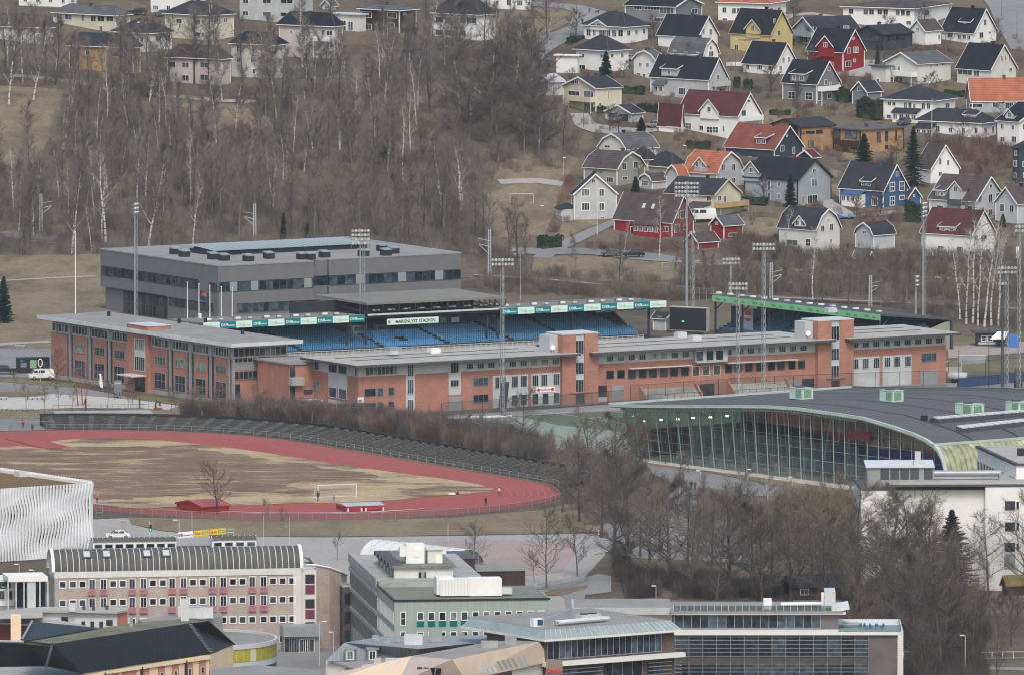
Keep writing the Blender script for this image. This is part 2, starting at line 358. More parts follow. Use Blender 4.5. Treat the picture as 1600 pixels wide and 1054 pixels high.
ground_mat('dry_grass',[(.11,.09,.06),(.175,.142,.092),(.23,.187,.122),(.14,.12,.075)],.06,(1,.5,1))
ground_mat('lawn',[(.12,.11,.055),(.17,.155,.08),(.22,.185,.10)],.08)
ground_mat('infield',[(.145,.095,.078),(.20,.14,.10),(.37,.28,.165),(.42,.325,.20)],.08,(.6,1,1),contrast=(.37,.55))
ground_mat('infield_bare',[(.15,.10,.072),(.18,.12,.085),(.22,.155,.105),(.40,.31,.185)],.17,(.45,1,1),contrast=(.36,.63))
ground_mat('tartan',[(.29,.075,.07),(.33,.09,.082),(.30,.08,.075)],.05,fine=.15)
ground_mat('turf',[(.08,.11,.065),(.105,.14,.085),(.13,.165,.115)],.03,(1,2.5,1),fine=.2)
ground_mat('turf_pale',[(.17,.21,.17),(.24,.28,.24),(.2,.24,.2)],.05,fine=.2)
ground_mat('asphalt',[(.17,.17,.175),(.22,.22,.22),(.26,.255,.25)],.05,fine=.3)
ground_mat('gravel',[(.28,.265,.25),(.35,.335,.315),(.31,.29,.28)],.05,(1,.5,1),fine=.35)
ground_mat('pink_gravel',[(.29,.235,.215),(.35,.285,.26),(.30,.26,.25)],.05,(1,.4,1),fine=.3)
ground_mat('paving',[(.40,.385,.35),(.46,.445,.41),(.42,.40,.37)],.08,fine=.15)
ground_mat('forest_floor',[(.075,.055,.045),(.12,.085,.06),(.17,.125,.08)],.035,fine=.8)
ground_mat('ballast',[(.12,.11,.105),(.2,.185,.175)],.2,fine=.7)
ground_mat('snow',[(.6,.62,.65),(.7,.71,.73)],.2,fine=.1)
def make_terrain():
 xs = [-900,-600,-400] + [-300+7.5*i for i in range(81)] + [400,600,900]
 ys = [-2950,-2000,-1200,-800] + [-600+12*i for i in range(65)] + [186+5*i for i in range(150)] + [950,1100,1400,2000,3500]
 v = [(x,y,Hz(x,y)) for y in ys for x in xs]; n = len(xs)
 f = [(j*n+i,j*n+i+1,(j+1)*n+i+1,(j+1)*n+i) for j in range(len(ys)-1) for i in range(n-1)]
 me = bpy.data.meshes.new('ground'); me.from_pydata(v,[],f); me.materials.append(M('terrain')); me.polygons.foreach_set('use_smooth',[True]*len(f))
 o = bpy.data.objects.new('ground',me); C.objects.link(o); tag(o,'brown dry winter ground and hillside',kind='structure')
make_terrain()
# --- running track ---
C1 = G(474,771); C0 = G(126,709)
ax_ = (C1-C0); LEN = math.hypot(ax_.x,ax_.y); tx,ty = ax_.x/LEN,ax_.y/LEN
def oval(r,n=48,c0=C0,c1=C1):
 a0 = math.atan2(ty,tx); P = []
 for i in range(n+1): t = a0-pi/2+pi*i/n; P.append((c1.x+r*cos(t),c1.y+r*sin(t)))
 for i in range(n+1): t = a0+pi/2+pi*i/n; P.append((c0.x+r*cos(t),c0.y+r*sin(t)))
 return P
RO = 46.0
sheet('running_track',oval(RO),.05,'tartan','red running track',world=True)
sheet('dead_grass_infield',[(100,687),(150,684),(230,686),(320,695),(400,705),(470,716),(560,730),(640,741),(700,749),(745,756),(772,764),(768,768),(735,770),(690,774),(620,781),(540,785),(470,786),(400,789),(330,791),(250,793),(195,794),(160,789),(60,775),(-60,765),(-160,740),(-120,715),(-20,700),(30,697),(75,701),(100,702),(60,692)],.10,'infield')
q_ = random.Random(6); PB = [(-120,722),(0,703),(90,700),(200,697),(290,699),(370,711),(450,722),(520,733),(600,744),(560,752),(500,750),(440,757),(470,764),(400,768),(330,766),(300,773),(220,778),(160,782),(60,768),(-80,752)]; PJ = []
for (xa,ya),(xb,yb) in zip(PB,PB[1:]+PB[:1]):
 for j in range(6): PJ.append((xa+(xb-xa)*j/6+q_.uniform(-9,9),ya+(yb-ya)*j/6+q_.uniform(-1.6,1.6)))
sheet('bare_infield_patch',PJ,.14,'infield_bare')
road('track_runway',[(28,684),(90,700),(100,702)],5.5,.14,'tartan')
# white lane kerb on the right bend
rows = []
for i in range(25):
 t = math.atan2(ty,tx)-.95+1.1*i/24; r = RO-11.3; rows.append([(C1.x+(r+k)*cos(t),C1.y+(r+k)*sin(t),.16) for k in (0,.35)])
tag(MB().strip(rows).build('track_kerb_line','white'),kind='structure')
mb = MB()
for r in (RO-1.5,RO-2.72,RO-3.94,RO-5.16,RO-6.38,RO-7.6,RO-8.82):
 o2 = oval(r,40); i2 = oval(r-.06,40); mb.strip([[(p[0],p[1],.075),(q[0],q[1],.075)] for p,q in zip(o2+[o2[0]],i2+[i2[0]])])
mat('lane_paint',(.5,.3,.29),.8,.1); tag(mb.build('lane_lines','lane_paint'),kind='structure')
for a in ([(520,802),(558,803)],[(580,801),(636,797)],[(703,771),(735,771)]): road('painted_line',a,.35,.17,'white')
# --- sheets ---
sheet('grass_bank',[(200,808),(300,810),(500,812),(700,809),(840,797),(905,783),(905,800),(985,800),(985,830),(880,832),(700,836),(500,838),(330,836),(250,828),(205,818)],.06,'dry_grass')
sheet('gravel_yard',[(140,811),(200,809),(206,819),(250,829),(330,837),(500,839),(700,837),(940,833),(960,850),(915,900),(905,960),(130,960),(135,850)],.04,'gravel')
sheet('pink_gravel_court',[(640,852),(700,845),(800,843),(880,846),(903,858),(880,892),(850,897),(720,905),(650,900),(600,875)],.08,'pink_gravel')
sheet('yard_path',[(905,958),(885,955),(882,935),(862,922),(835,920),(905,905),(935,896),(955,900),(955,925),(915,930)],.10,'asphalt')
sheet('verge_grass',[(850,925),(870,921),(920,914),(915,920),(880,930),(855,931)],.13,'dry_grass')
sheet('pitch_artificial',[(690,651),(810,649),(970,636),(1100,625),(1330,606),(1600,604),(1720,604),(1400,690),(1005,733),(800,690),(700,665)],.05,'turf')
sheet('pitch_pale_border',[(690,652),(812,651),(870,664),(985,676),(985,700),(1000,720),(800,690),(700,665)],.09,'turf_pale')
sheet('snow_strip',[(698,652),(750,650),(800,649),(800,651),(750,654),(705,657)],.16,'snow')
for a in ([(845,642),(970,661),(985,663)],[(815,649),(905,643),(970,637)],[(920,653),(972,650)],[(940,640),(1000,648)],[(1480,613),(1600,605)]): road('painted_line',a,.18,.12,'white')
sheet('stadium_apron',[(690,648),(860,638),(1000,628),(1330,603),(1480,598),(1600,590),(1600,605),(1480,612),(1330,612),(1000,640),(810,650),(690,654)],.08,'asphalt')
sheet('stadium_pitch',[(470,575),(1010,535),(1200,570),(1180,600),(640,620)],.05,'turf')
sheet('plaza_road',[(-60,590),(80,600),(140,608),(250,630),(330,642),(400,655),(400,668),(230,664),(120,650),(-60,648)],.04,'asphalt')
sheet('paved_plaza',[(-40,618),(60,614),(90,616),(160,620),(240,628),(280,634),(262,640),(210,637),(110,638),(70,639),(-40,640)],.09,'paving')
sheet('lawn_patch',[(-60,641),(70,640),(110,637),(150,637),(285,641),(292,651),(230,650),(150,648),(92,650),(40,654),(-60,652)],.10,'dry_grass')
sheet('lawn_patch',[(-30,614),(20,612),(50,611),(80,615),(55,620),(-30,622)],.12,'dry_grass')
sheet('lawn_patch',[(10,591),(60,594),(120,599),(112,605),(70,602),(0,596)],.10,'lawn')
sheet('lawn_patch',[(215,618),(260,622),(330,634),(315,636),(240,628),(212,622)],.10,'lawn')
sheet('concourse',[(-60,653),(85,653),(70,672),(-60,674)],.06,'asphalt')
sheet('park_field',[(-60,400),(160,398),(160,460),(200,500),(90,545),(-60,540)],.06,'dry_grass')
road('park_path',[(-10,440),(60,436),(150,432)],2.2,.12,'gravel'); road('park_path',[(-20,540),(30,536),(80,534)],4,.12,'gravel')
sheet('parking_yard',[(-60,548),(80,540),(82,590),(-60,588)],.05,'asphalt')
sheet('swim_path',[(1010,727),(1100,737),(1200,757),(1262,768),(1262,776),(1180,775),(1090,760),(1090,800),(1020,800),(1060,760),(1020,740)],.10,'asphalt')
sheet('swim_lawn',[(1000,715),(1100,726),(1200,744),(1320,760),(1320,775),(1262,768),(1100,736),(1000,727)],.08,'dry_grass')
sheet('swim_lawn',[(1165,778),(1262,776),(1330,790),(1300,815),(1180,800)],.08,'dry_grass')
sheet('swim_apron',[(1005,712),(1180,735),(1300,753),(1400,770),(1400,776),(1180,745),(1005,722)],.09,'paving')
sheet('back_car_park',[(940,800),(1060,790),(1180,830),(1180,880),(960,870)],.07,'asphalt')
sheet('station_road',[(1530,897),(1640,897),(1640,921),(1520,921)],.09,'asphalt')
sheet('garden_path',[(1410,1037),(1640,1044),(1640,1049),(1410,1041)],.09,'asphalt')
sheet('foreground_street',[(-40,925),(130,925),(130,1080),(560,1080),(560,1000),(545,1000),(540,960),(-40,960)],.05,'asphalt')
sheet('stadium_yard',[(1480,540),(1640,532),(1640,548),(1530,556),(1482,560)],.08,'pink_gravel')
sheet('yard_lawn',[(1480,563),(1500,560),(1560,561),(1600,560),(1600,582),(1500,580),(1480,572)],.08,'lawn')
sheet('yard_lawn',[(1488,524),(1530,528),(1528,538),(1488,540)],.09,'lawn')
# --- railway ---
RW = [(-60,365),(150,382),(740,431),(850,438),(960,448),(1080,459),(1200,466),(1350,472),(1500,478),(1660,489)]
road('railway_bed',RW,9,.10,'ballast')
RW2 = [(x,y-.9) for x,y in RW]
mb = MB()
def rails(pts,off):
 P = [G(*p) for p in pts]
 for a,b in zip(P,P[1:]):
  d = (b-a).normalized(); n = Vector((-d.y,d.x,0))*off; up = Vector((0,0,.25)); mb.tube(a+n+up,b+n+up,.09,.09,4)
for o_ in (-2.9,-1.45,1.45,2.9): rails(RW,o_)
mat('rail',(.16,.12,.10),.5,.1); tag(mb.build('railway_rails','rail'),kind='structure')
road('railway_wall',[(x,y+3) for x,y in RW[2:]],1.3,.7,'concrete')
# --- lanes and yards on the hill ---
road('hill_lane',[(845,404),(862,392),(880,384),(905,372),(935,358),(962,346)],[4,4,4,4,3.5,3],.14,'asphalt')
road('hill_lane',[(800,392),(850,394),(905,393),(960,396),(1010,402),(1060,408),(1140,414)],[7,9,8,9,10,6,4],.13,'asphalt')
road('hill_lane',[(1215,420),(1350,430),(1500,436),(1600,440)],3,.13,'gravel')
road('hill_road',[(825,88),(850,70),(875,58),(910,45),(918,30),(925,20),(895,12),(850,8),(800,6)],[7,7,7,7,7,7,6,6,6],.14,'asphalt')
road('hill_road',[(20,118),(90,126),(170,138),(270,150),(340,158),(400,160)],3.5,.14,'gravel')
road('hill_road',[(1560,-20),(1585,10),(1597,40),(1620,80)],12,.14,'asphalt')
road('hill_road',[(1180,55),(1235,25),(1270,22),(1310,28),(1330,30)],3,.14,'gravel')
road('hill_lane',[(905,178),(915,195),(940,203),(985,207),(1028,203)],[4,5,9,10,5],.14,'gravel')
road('hill_lane',[(835,82),(833,110),(840,130)],5,.14,'asphalt'); road('hill_lane',[(780,285),(840,283),(880,288)],5,.13,'gravel')
road('hill_lane',[(1280,308),(1330,340),(1390,333),(1440,330)],4,.14,'gravel')
road('hill_lane',[(1370,95),(1345,110),(1330,120)],8,.14,'gravel')
for i,p in enumerate([[(758,262),(860,232),(905,250),(880,285),(868,330),(850,368),(780,372),(748,330)],[(835,402),(920,400),(1060,412),(1060,438),(940,440),(830,425)],
   [(875,382),(905,362),(935,350),(925,340),(880,345),(866,372)],[(1295,262),(1345,280),(1340,330),(1300,300)],[(1160,335),(1215,340),(1215,375),(1160,368)],
   [(860,50),(905,28),(905,10),(800,15),(790,60),(830,75)],[(0,135),(100,140),(90,190),(60,255),(0,260)],[(260,160),(400,168),(430,200),(300,205)],
   [(620,118),(760,130),(740,175),(640,160)],[(1330,225),(1420,240),(1400,258),(1310,250)],[(700,10),(790,20),(780,50),(690,40)],[(1240,175),(1200,170),(1180,195),(1230,200)]]):
 sheet('hill_grass',p,.08,'dry_grass')
# --- curved concrete terrace round the track ---
def off_oval(r,t0,t1,n):
 """points along the outer side: far straight then right bend, param 0..1"""
 a0 = math.atan2(ty,tx); nx,ny = cos(a0+pi/2),sin(a0+pi/2); s_arc = .25; tot = LEN+56+s_arc*RO; P = []
 for i in range(n+1):
  d = (t0+(t1-t0)*i/n)*tot
  if d < 56:
   t = a0+pi/2+(56-d)/RO; P.append((C0.x+r*cos(t),C0.y+r*sin(t)))
  elif d < 56+LEN: q = (d-56)/LEN; P.append((C0.x+(C1.x-C0.x)*q+nx*r,C0.y+(C1.y-C0.y)*q+ny*r))
  else:
   t = a0+pi/2-(d-56-LEN)/RO; P.append((C1.x+r*cos(t),C1.y+r*sin(t)))
 return P
ter = empty('terrace','weathered concrete spectator terrace curving behind the red running track','grandstand',(C0.x,C0.y,0))
ox,oy = C0.x,C0.y
NST = 9; N_ = 90
mb = MB()
for k in range(NST):
 r0 = RO+2.2+k*.85; r1 = r0+.85; z = .15+.20*k
 A = off_oval(r0,0,1,N_); B_ = off_oval(r1,0,1,N_)
 mb.strip([[(a[0]-ox,a[1]-oy,max(0,z-.20)),(a[0]-ox,a[1]-oy,z),(b[0]-ox,b[1]-oy,z)] for a,b in zip(A,B_)])
smooth_ = mb.build('concrete_steps','darkconcrete',ter)
mb = MB(); A = off_oval(RO+2.2+NST*.85,0,1,N_); B_ = off_oval(RO+2.6+NST*.85,0,1,N_); zt = .15+.20*NST+.35
mb.strip([[(a[0]-ox,a[1]-oy,zt-.8),(a[0]-ox,a[1]-oy,zt),(b[0]-ox,b[1]-oy,zt),(b[0]-ox,b[1]-oy,0)] for a,b in zip(A,B_)]); mb.build('rear_wall','black',ter)
mat('old_wood',(.115,.112,.105),.9,.25,4)
stuff_ = MB()
for q in range(46):     # bench frames: stair flights and seat brackets running up the terrace
 mb = MB(); t = .01+.965*q/45
 ww = .5
 ms = mb if q < 16 else stuff_
 for k in range(NST):
  for e in ((0,) if q < 16 else (0,.22,.45,.7)):
   tt = t+e*.0022*(1 if q < 16 else 5); a = off_oval(RO+2.3+k*.85,tt,tt,1)[0]; z = .15+.20*k
   ms.box((a[0]-ox-(.5 if q < 16 else .14),a[1]-oy-(.5 if q < 16 else .1),z-.2),(a[0]-ox+(.5 if q < 16 else .14),a[1]-oy+(.5 if q < 16 else .12),z+(.16 if q < 16 else .42)))
 if q < 16: mb.build('stair_flight','old_wood',ter)
stuff_.build('bench_bracket','old_wood',ter)['kind'] = 'stuff'
mb = MB(); A = off_oval(RO+1.4,0,1,N_)
for a,b in zip(A,A[1:]):
 for z in (.55,1.05): mb.tube((a[0]-ox,a[1]-oy,z),(b[0]-ox,b[1]-oy,z),.03,n=3)
for a in A[::2]: mb.tube((a[0]-ox,a[1]-oy,0),(a[0]-ox,a[1]-oy,1.1),.04,n=3)
mb.build('front_rail','steel',ter)
# upper platform with parapet at the left end
tb = Bd('terrace_platform','long flat-topped concrete block raised at the left end of the terrace','concrete block',88,660,8)
x1 = tb.ax(238); mb = MB(); mb.box((0,0,0),(x1,6,1.4)); mb.build('wall','darkconcrete',tb)
MB().box((-.1,-.1,1.4),(x1+.1,6.1,1.65)).build('coping','concrete',tb)
mb = MB()
for i in range(17): mb.tube((x1*i/16,5.8,1.65),(x1*i/16,5.8,2.8),.04,n=3)
mb.tube((0,5.8,2.75),(x1,5.8,2.75),.04,n=3); mb.build('railing','darkgrey',tb)
# --- outer fence round the near side of the track ---
def fence_line(name,pts,h,label,m='steel',mesh_m=None,step=2.5,r=.04,cat='fence',world=None):
 P = world or [G(*p) for p in pts]; o = P[0]; t = empty(name,label,cat,o); mb = MB(); pb = MB(); pb.tube((0,0,-.1),(0,0,h),r*1.3,n=4); pm = pb.mesh('post',[m]); np_ = 0; ex = MB()
 for a,b in zip(P,P[1:]):
  n = max(1,int((b-a).length/step))
  for i in range(n):
   p = a.lerp(b,i/n)-o; p.z = Hz(p.x+o.x,p.y+o.y)-o.z; np_ += 1
   if np_ < 96: k_ = bpy.data.objects.new('post',pm); C.objects.link(k_); k_.parent = t; k_.location = p
   else: ex.tube((p.x,p.y,p.z-.1),(p.x,p.y,p.z+h),r*1.3,n=4)
   q = a.lerp(b,(i+1)/n)-o; q.z = Hz(q.x+o.x,q.y+o.y)-o.z
   mb.tube((p.x,p.y,p.z+h),(q.x,q.y,q.z+h),r,n=3); mb.tube((p.x,p.y,p.z+h*.12),(q.x,q.y,q.z+h*.12),r*.7,n=3)
   if mesh_m: mb.poly([(p.x,p.y,p.z+.1),(q.x,q.y,q.z+.1),(q.x,q.y,q.z+h-.05),(p.x,p.y,p.z+h-.05)],1)
 (ex.build('post_row',m,t).__setitem__('kind','stuff') if ex.v else 0); mb.build('rail',[m,mesh_m or m],t); return t
def netting(name,col,a):
 m = bpy.data.materials.new(name); m.use_nodes = True; n = m.node_tree; n.nodes.clear(); L = n.links
 o = n.nodes.new('ShaderNodeOutputMaterial'); t = n.nodes.new('ShaderNodeBsdfTransparent'); d = n.nodes.new('ShaderNodeBsdfDiffuse'); d.inputs[0].default_value = (*col,1)
 x = n.nodes.new('ShaderNodeMixShader'); x.inputs[0].default_value = a; L.new(t.outputs[0],x.inputs[1]); L.new(d.outputs[0],x.inputs[2]); L.new(x.outputs[0],o.inputs[0]); MATS[name] = m
netting('chainlink',(.09,.1,.1),.38); netting('chainlink_thin',(.12,.13,.13),.2); netting('blue_sheet',(.04,.07,.17),.93)
ov = oval(RO+1.3,60); near = [Vector((x,y,0)) for x,y in ov if y < C1.y+12 and x > -90]
fence_line('track_fence',None,1.25,'low grey mesh fence along the near edge of the running track',mesh_m='chainlink',world=near,step=2.2)
fence_line('stadium_fence',[(690,650),(850,640),(975,630)],2.6,'tall dark ball-stop fence along the brick stadium building','black','chainlink',step=4)
fence_line('stadium_fence',[(985,628),(1150,616),(1330,608),(1480,604)],3.2,'tall dark fence behind the dark swimming hall roof','black','chainlink_thin',step=4)
fence_line('tarpaulin_fence',[(1496,606),(1560,600),(1640,592)],1.9,'fence hung with blue tarpaulin beside the artificial pitch','black','blue_sheet',step=4)
fence_line('yard_fence',[(1482,590),(1540,588),(1600,583)],3.2,'dark wire fence in front of the white tank trailer','black','chainlink_thin',step=4)
fence_line('gravel_court_fence',[(840,926),(895,916),(925,905)],1.6,'thin wire fence at the corner of the pink gravel court','steel','chainlink_thin',step=3)
fence_line('white_fence',[(1412,1028),(1500,1029),(1600,1028)],1.1,'white picket fence beyond the park path at lower right','white','chainlink_thin',step=1.5)
fence_line('entrance_fence',[(14,672),(52,672),(85,672)],1.7,'grey wire fence by the person in red at the track corner','steel','chainlink_thin',step=3)
# ======================= TREES =======================
import numpy as np
def grow(seed,H,spread=.33,base=.25,n1=16,n2=7,n3=7,up=.55,r0=.16,lean=.0,multi=1,twig=.022,tw_len=1.3,twr=1.0,seg=3,droop=0,bend=.06):
 """bare broadleaf: trunk mesh + crown mesh of limbs, branches and twigs"""
 q = random.Random(seed); T = MB(); B = MB()
 def spike(p,d,l,r):
  a = Vector((d.y,-d.x,0)); a = a.normalized() if a.length > .01 else Vector((1,0,0)); k = len(B.v); t = p + d*l; b = d.cross(a)
  for v in (p+a*r,p-a*r*.5+b*r*.87,p-a*r*.5-b*r*.87,t): B.v.append((v.x,v.y,v.z))
  B.f += [(k,k+1,k+3),(k+1,k+2,k+3),(k+2,k,k+3)]; B.m += [1,1,1]
 for st in range(multi):
  ang = q.uniform(0,2*pi); ln = (lean if multi == 1 else .16+.1*q.random()); p = Vector((0,0,-.3)); hh = H*(1 if multi == 1 else q.uniform(.8,1)); pts = [p.copy()]
  d = Vector((cos(ang)*ln,sin(ang)*ln,1)).normalized(); N = 9
  for i in range(N):
   d = (d+Vector((q.gauss(0,.045),q.gauss(0,.045),.03))).normalized(); p = p + d*(hh/N); pts.append(p.copy())
  rr = r0*(1 if multi == 1 else .62)
  for i in range(N): T.tube(pts[i],pts[i+1],rr*(1-i/N*.86)*(1.35 if i == 0 else 1),rr*(1-(i+1)/N*.86),6 if multi == 1 else 5,0)
  for i in range(max(4,int(n1/multi**.5))):
   f = base+(1-base)*((i+q.random())/max(4,int(n1/multi**.5))); f = min(f,.97); k = int(f*N); o = pts[k].lerp(pts[min(k+1,N)],f*N-k)
   a = q.uniform(0,2*pi); el = q.uniform(up*.6,up*1.25); L1 = H*spread*((1.15-f*.75) if bend > .1 else max(.5,1.05*sin(pi*min(.97,.28+.67*(f-base)/(1-base)))))*q.uniform(.7,1.15)
   d1 = Vector((cos(a)*cos(el),sin(a)*cos(el),sin(el))); pp = [o]; dd = d1.copy()
   for s in range(3):
    dd = (dd+Vector((q.gauss(0,.14),q.gauss(0,.14),bend-droop))).normalized(); pp.append(pp[-1]+dd*L1/3)
   r1 = rr*(1-f*.8)*.42
   for s in range(3): B.tube(pp[s],pp[s+1],r1*(1-s*.28),r1*(1-(s+1)*.28),4,0)
   for j in range(n2):
    g = .15+.85*(j+q.random())/n2; g = min(g,.99); s = int(g*3); o2 = pp[s].lerp(pp[s+1],g*3-s)
    d2 = (dd+Vector((q.gauss(0,.75),q.gauss(0,.75),q.gauss(.12-droop,.45)))).normalized(); L2 = L1*q.uniform(.25,.5)*(1.15-g*.5)
    e = o2+d2*L2; B.tube(o2,e,max(.016,r1*.4),max(.012,r1*.2),3,1)
    for m in range(n3):
     h = (m+q.random())/n3; o3 = o2.lerp(e,h); d3 = (d2+Vector((q.gauss(0,.6),q.gauss(0,.6),q.gauss(.15-droop*2,.45)))).normalized()
     spike(o3,d3,tw_len*q.uniform(.6,1.3),twig*twr)
 return T,B
def spruce(seed,H,w=.2,n=60,dens=26,drp=.35):
 q = random.Random(seed); T = MB(); B = MB(); T.tube((0,0,-.3),(0,0,H*.96),H*.016+.05,.02,6)
 for i in range(n):
  f = (i/n)**.9; z = H*(.05+.94*f); L = H*w*(1-f)**.85*q.uniform(.75,1.15)+.15; a = q.uniform(0,2*pi)+i*2.4
  for k in range(3):
   a2 = a+k*2.1+q.gauss(0,.2); d = Vector((cos(a2),sin(a2),-drp+q.gauss(0,.1)+f*.5)).normalized(); sd = Vector((-d.y,d.x,0)).normalized()
   for m in range(dens):
    t = (m+q.random())/dens; p = Vector((0,0,z))+d*(L*t); w2 = (.32*L*(1.1-t)+.12)*q.uniform(.5,1.1); s_ = 1 if m % 2 else -1
    e = p+sd*(s_*w2)+d*w2*.6+Vector((0,0,-.12*w2+q.gauss(0,.06))); u = Vector((0,0,q.uniform(.06,.15)))
    kk = len(B.v); B.v += [tuple(p+u),tuple(p-u-d*.08),tuple(e)]; B.f.append((kk,kk+1,kk+2)); B.m.append(0)
 return T,B
mat('bark_dark',(.105,.094,.088),.9,.3,6,rand=.25); mat('bark_grey',(.2,.175,.16),.9,.25,6,rand=.2)
striped('bark_birch',(.52,.505,.48),(.14,.13,.12),1.1,2,.7,.14,.3)
mat('twig_purple',(.20,.172,.158),.9,.15,1,rand=.3); mat('twig_brown',(.18,.148,.122),.9,.15,1,rand=.3); mat('twig_dark',(.11,.092,.086),.9,.15,1,rand=.25)
mat('twig_olive',(.165,.145,.10),.9,.15,1,rand=.2); mat('twig_pale',(.38,.345,.32),.9,.1,1,rand=.15); mat('twig_red',(.20,.12,.10),.9,.15,1,rand=.25)
mat('needles',(.028,.05,.032),.8,.35,4,rand=.2); mat('needles_blue',(.03,.062,.055),.8,.3,4); mat('needles_brown',(.05,.055,.03),.8,.3,4)
PROTO = {}
def proto(kind):
 if kind in PROTO: return PROTO[kind]
 K = {  # trunk mat, twig mat, params list, name, category
  'birch': ('bark_birch','twig_purple','bark_birch',[dict(H=15,spread=.26,base=.22,n1=20,n2=7,n3=9,up=1.05,r0=.18,twig=.018,tw_len=1.6,bend=.16)]*4+[dict(H=14,spread=.27,base=.15,n1=16,n2=6,n3=7,up=1.0,r0=.24,multi=4,bend=.16)]*2,'birch_tree','tree'),
  'birch_thin': ('bark_birch','twig_pale','bark_birch',[dict(H=15,spread=.2,base=.3,n1=12,n2=4,n3=5,up=1.1,r0=.17,twig=.016,bend=.16)]*3,'birch_tree','tree'),
  'wood': ('bark_dark','twig_purple','bark_dark',[dict(H=14,spread=.27,base=.25,n1=18,n2=7,n3=8,up=.9,r0=.19,twig=.018)]*5,'bare_tree','tree'),
  'wood_brown': ('bark_grey','twig_brown','bark_grey',[dict(H=13,spread=.25,base=.2,n1=18,n2=6,n3=8,up=1.0,r0=.17,twig=.018)]*4,'bare_tree','tree'),
  'big': ('bark_dark','twig_brown','bark_dark',[dict(H=17,spread=.5,base=.16,n1=22,n2=11,n3=11,up=.6,r0=.38,twig=.018,tw_len=1.3)]*5,'bare_tree','tree'),
  'big_dark': ('bark_dark','twig_dark','bark_dark',[dict(H=16,spread=.5,base=.12,n1=24,n2=12,n3=12,up=.55,r0=.36,twig=.019,tw_len=1.2)]*3,'bare_tree','tree'),
  'big_olive': ('bark_dark','twig_olive','bark_dark',[dict(H=16,spread=.5,base=.16,n1=22,n2=12,n3=12,up=.6,r0=.36,twig=.019,tw_len=1.1)]*3,'bare_tree','tree'),
  'lone': ('bark_dark','twig_dark','bark_dark',[dict(H=9,spread=.46,base=.2,n1=20,n2=8,n3=7,up=.6,r0=.16,twig=.015,tw_len=.8)]*3,'bare_tree','tree'),
  'street': ('bark_grey','twig_brown','bark_grey',[dict(H=4.5,spread=.4,base=.42,n1=14,n2=5,n3=5,up=.95,r0=.065,twig=.014,tw_len=.5)]*3,'young_tree','tree'),
  'fruit': ('bark_dark','twig_dark','bark_dark',[dict(H=4.2,spread=.55,base=.25,n1=14,n2=6,n3=6,up=.6,r0=.13,twig=.02,tw_len=.6)]*2,'fruit_tree','tree'),
 }
 tm,wm,lm,ps,nm,ct = K[kind]; r = []
 for i,kw in enumerate(ps):
  T,B = grow(hash_(kind)+i*17,**kw); r.append((T.mesh('trunk',[tm]),B.mesh('crown',[lm,wm]),kw['H']))
 PROTO[kind] = (r,nm,ct); return PROTO[kind]
def hash_(s): return sum(ord(c)*(i+3) for i,c in enumerate(s))
def add_tree(kind,p,H,label,group=None,seed=None,wide=1.0):
 vs,nm,ct = proto(kind); nm,ct = {'garden trees': ('garden_tree','tree'),'hedgerow trees': ('hedge_shrub','shrub'),'bank trees': ('bank_sapling','tree')}.get(group,(nm,ct)); q = random.Random(seed if seed is not None else int(p.x*31+p.y*17)); t,c,h0 = vs[q.randrange(len(vs))]
 s = H/h0; o = empty(nm,label,ct,p,q.uniform(0,2*pi),group); o.scale = (s*wide,s*wide,s)
 for n,me in (('trunk',t),('crown',c)):
  k = bpy.data.objects.new(n,me); C.objects.link(k); k.parent = o
 return o
def tree(kind,px,py,hpx,label,group=None,wide=1.0):
 p = G(px,py); return add_tree(kind,p,hpx/SC(p.y),label,group,px,wide)
SPR = {}
def conifer(px,py,hpx,label,w=.2,m='needles',n=60,drp=.3,group=None):
 p = G(px,py); H = hpx/SC(p.y); k = (round(H),w,m,n)
 if k not in SPR: T,B = spruce(px,H,w,n,drp=drp); SPR[k] = (T.mesh('trunk',['bark_dark']),B.mesh('crown',[m]))
 o = empty('spruce_tree',label,'tree',p,px*.7,group)
 for nm,me in zip(('trunk','crown'),SPR[k]): c = bpy.data.objects.new(nm,me); C.objects.link(c); c.parent = o
 return o
def inside(x,y,P):
 r = False
 for i in range(len(P)):
  a,b = P[i],P[(i+1) % len(P)]
  if (a[1] > y) != (b[1] > y) and x < a[0]+(b[0]-a[0])*(y-a[1])/(b[1]-a[1]): r = not r
 return r
def brush(seed,n,h,w,stems=True,tw=.02):
 q = random.Random(seed); B = MB()
 for i in range(n):
  a = q.uniform(0,2*pi); r = w*math.sqrt(q.random())*.7; p = Vector((r*cos(a),r*sin(a),q.uniform(0,h*.55))); d = Vector((cos(a)*.4*q.random()+q.gauss(0,.3),sin(a)*.4*q.random()+q.gauss(0,.3),1)).normalized()
  l = h*q.uniform(.3,.55); k = len(B.v); s = tw*q.uniform(.7,1.4)
  B.v += [tuple(p+Vector((s,0,0))),tuple(p-Vector((s,0,0))),tuple(p+d*l),tuple(p+Vector((0,s,0)))]; B.f += [(k,k+1,k+2),(k+1,k+3,k+2)]; B.m += [0,0]
 return B
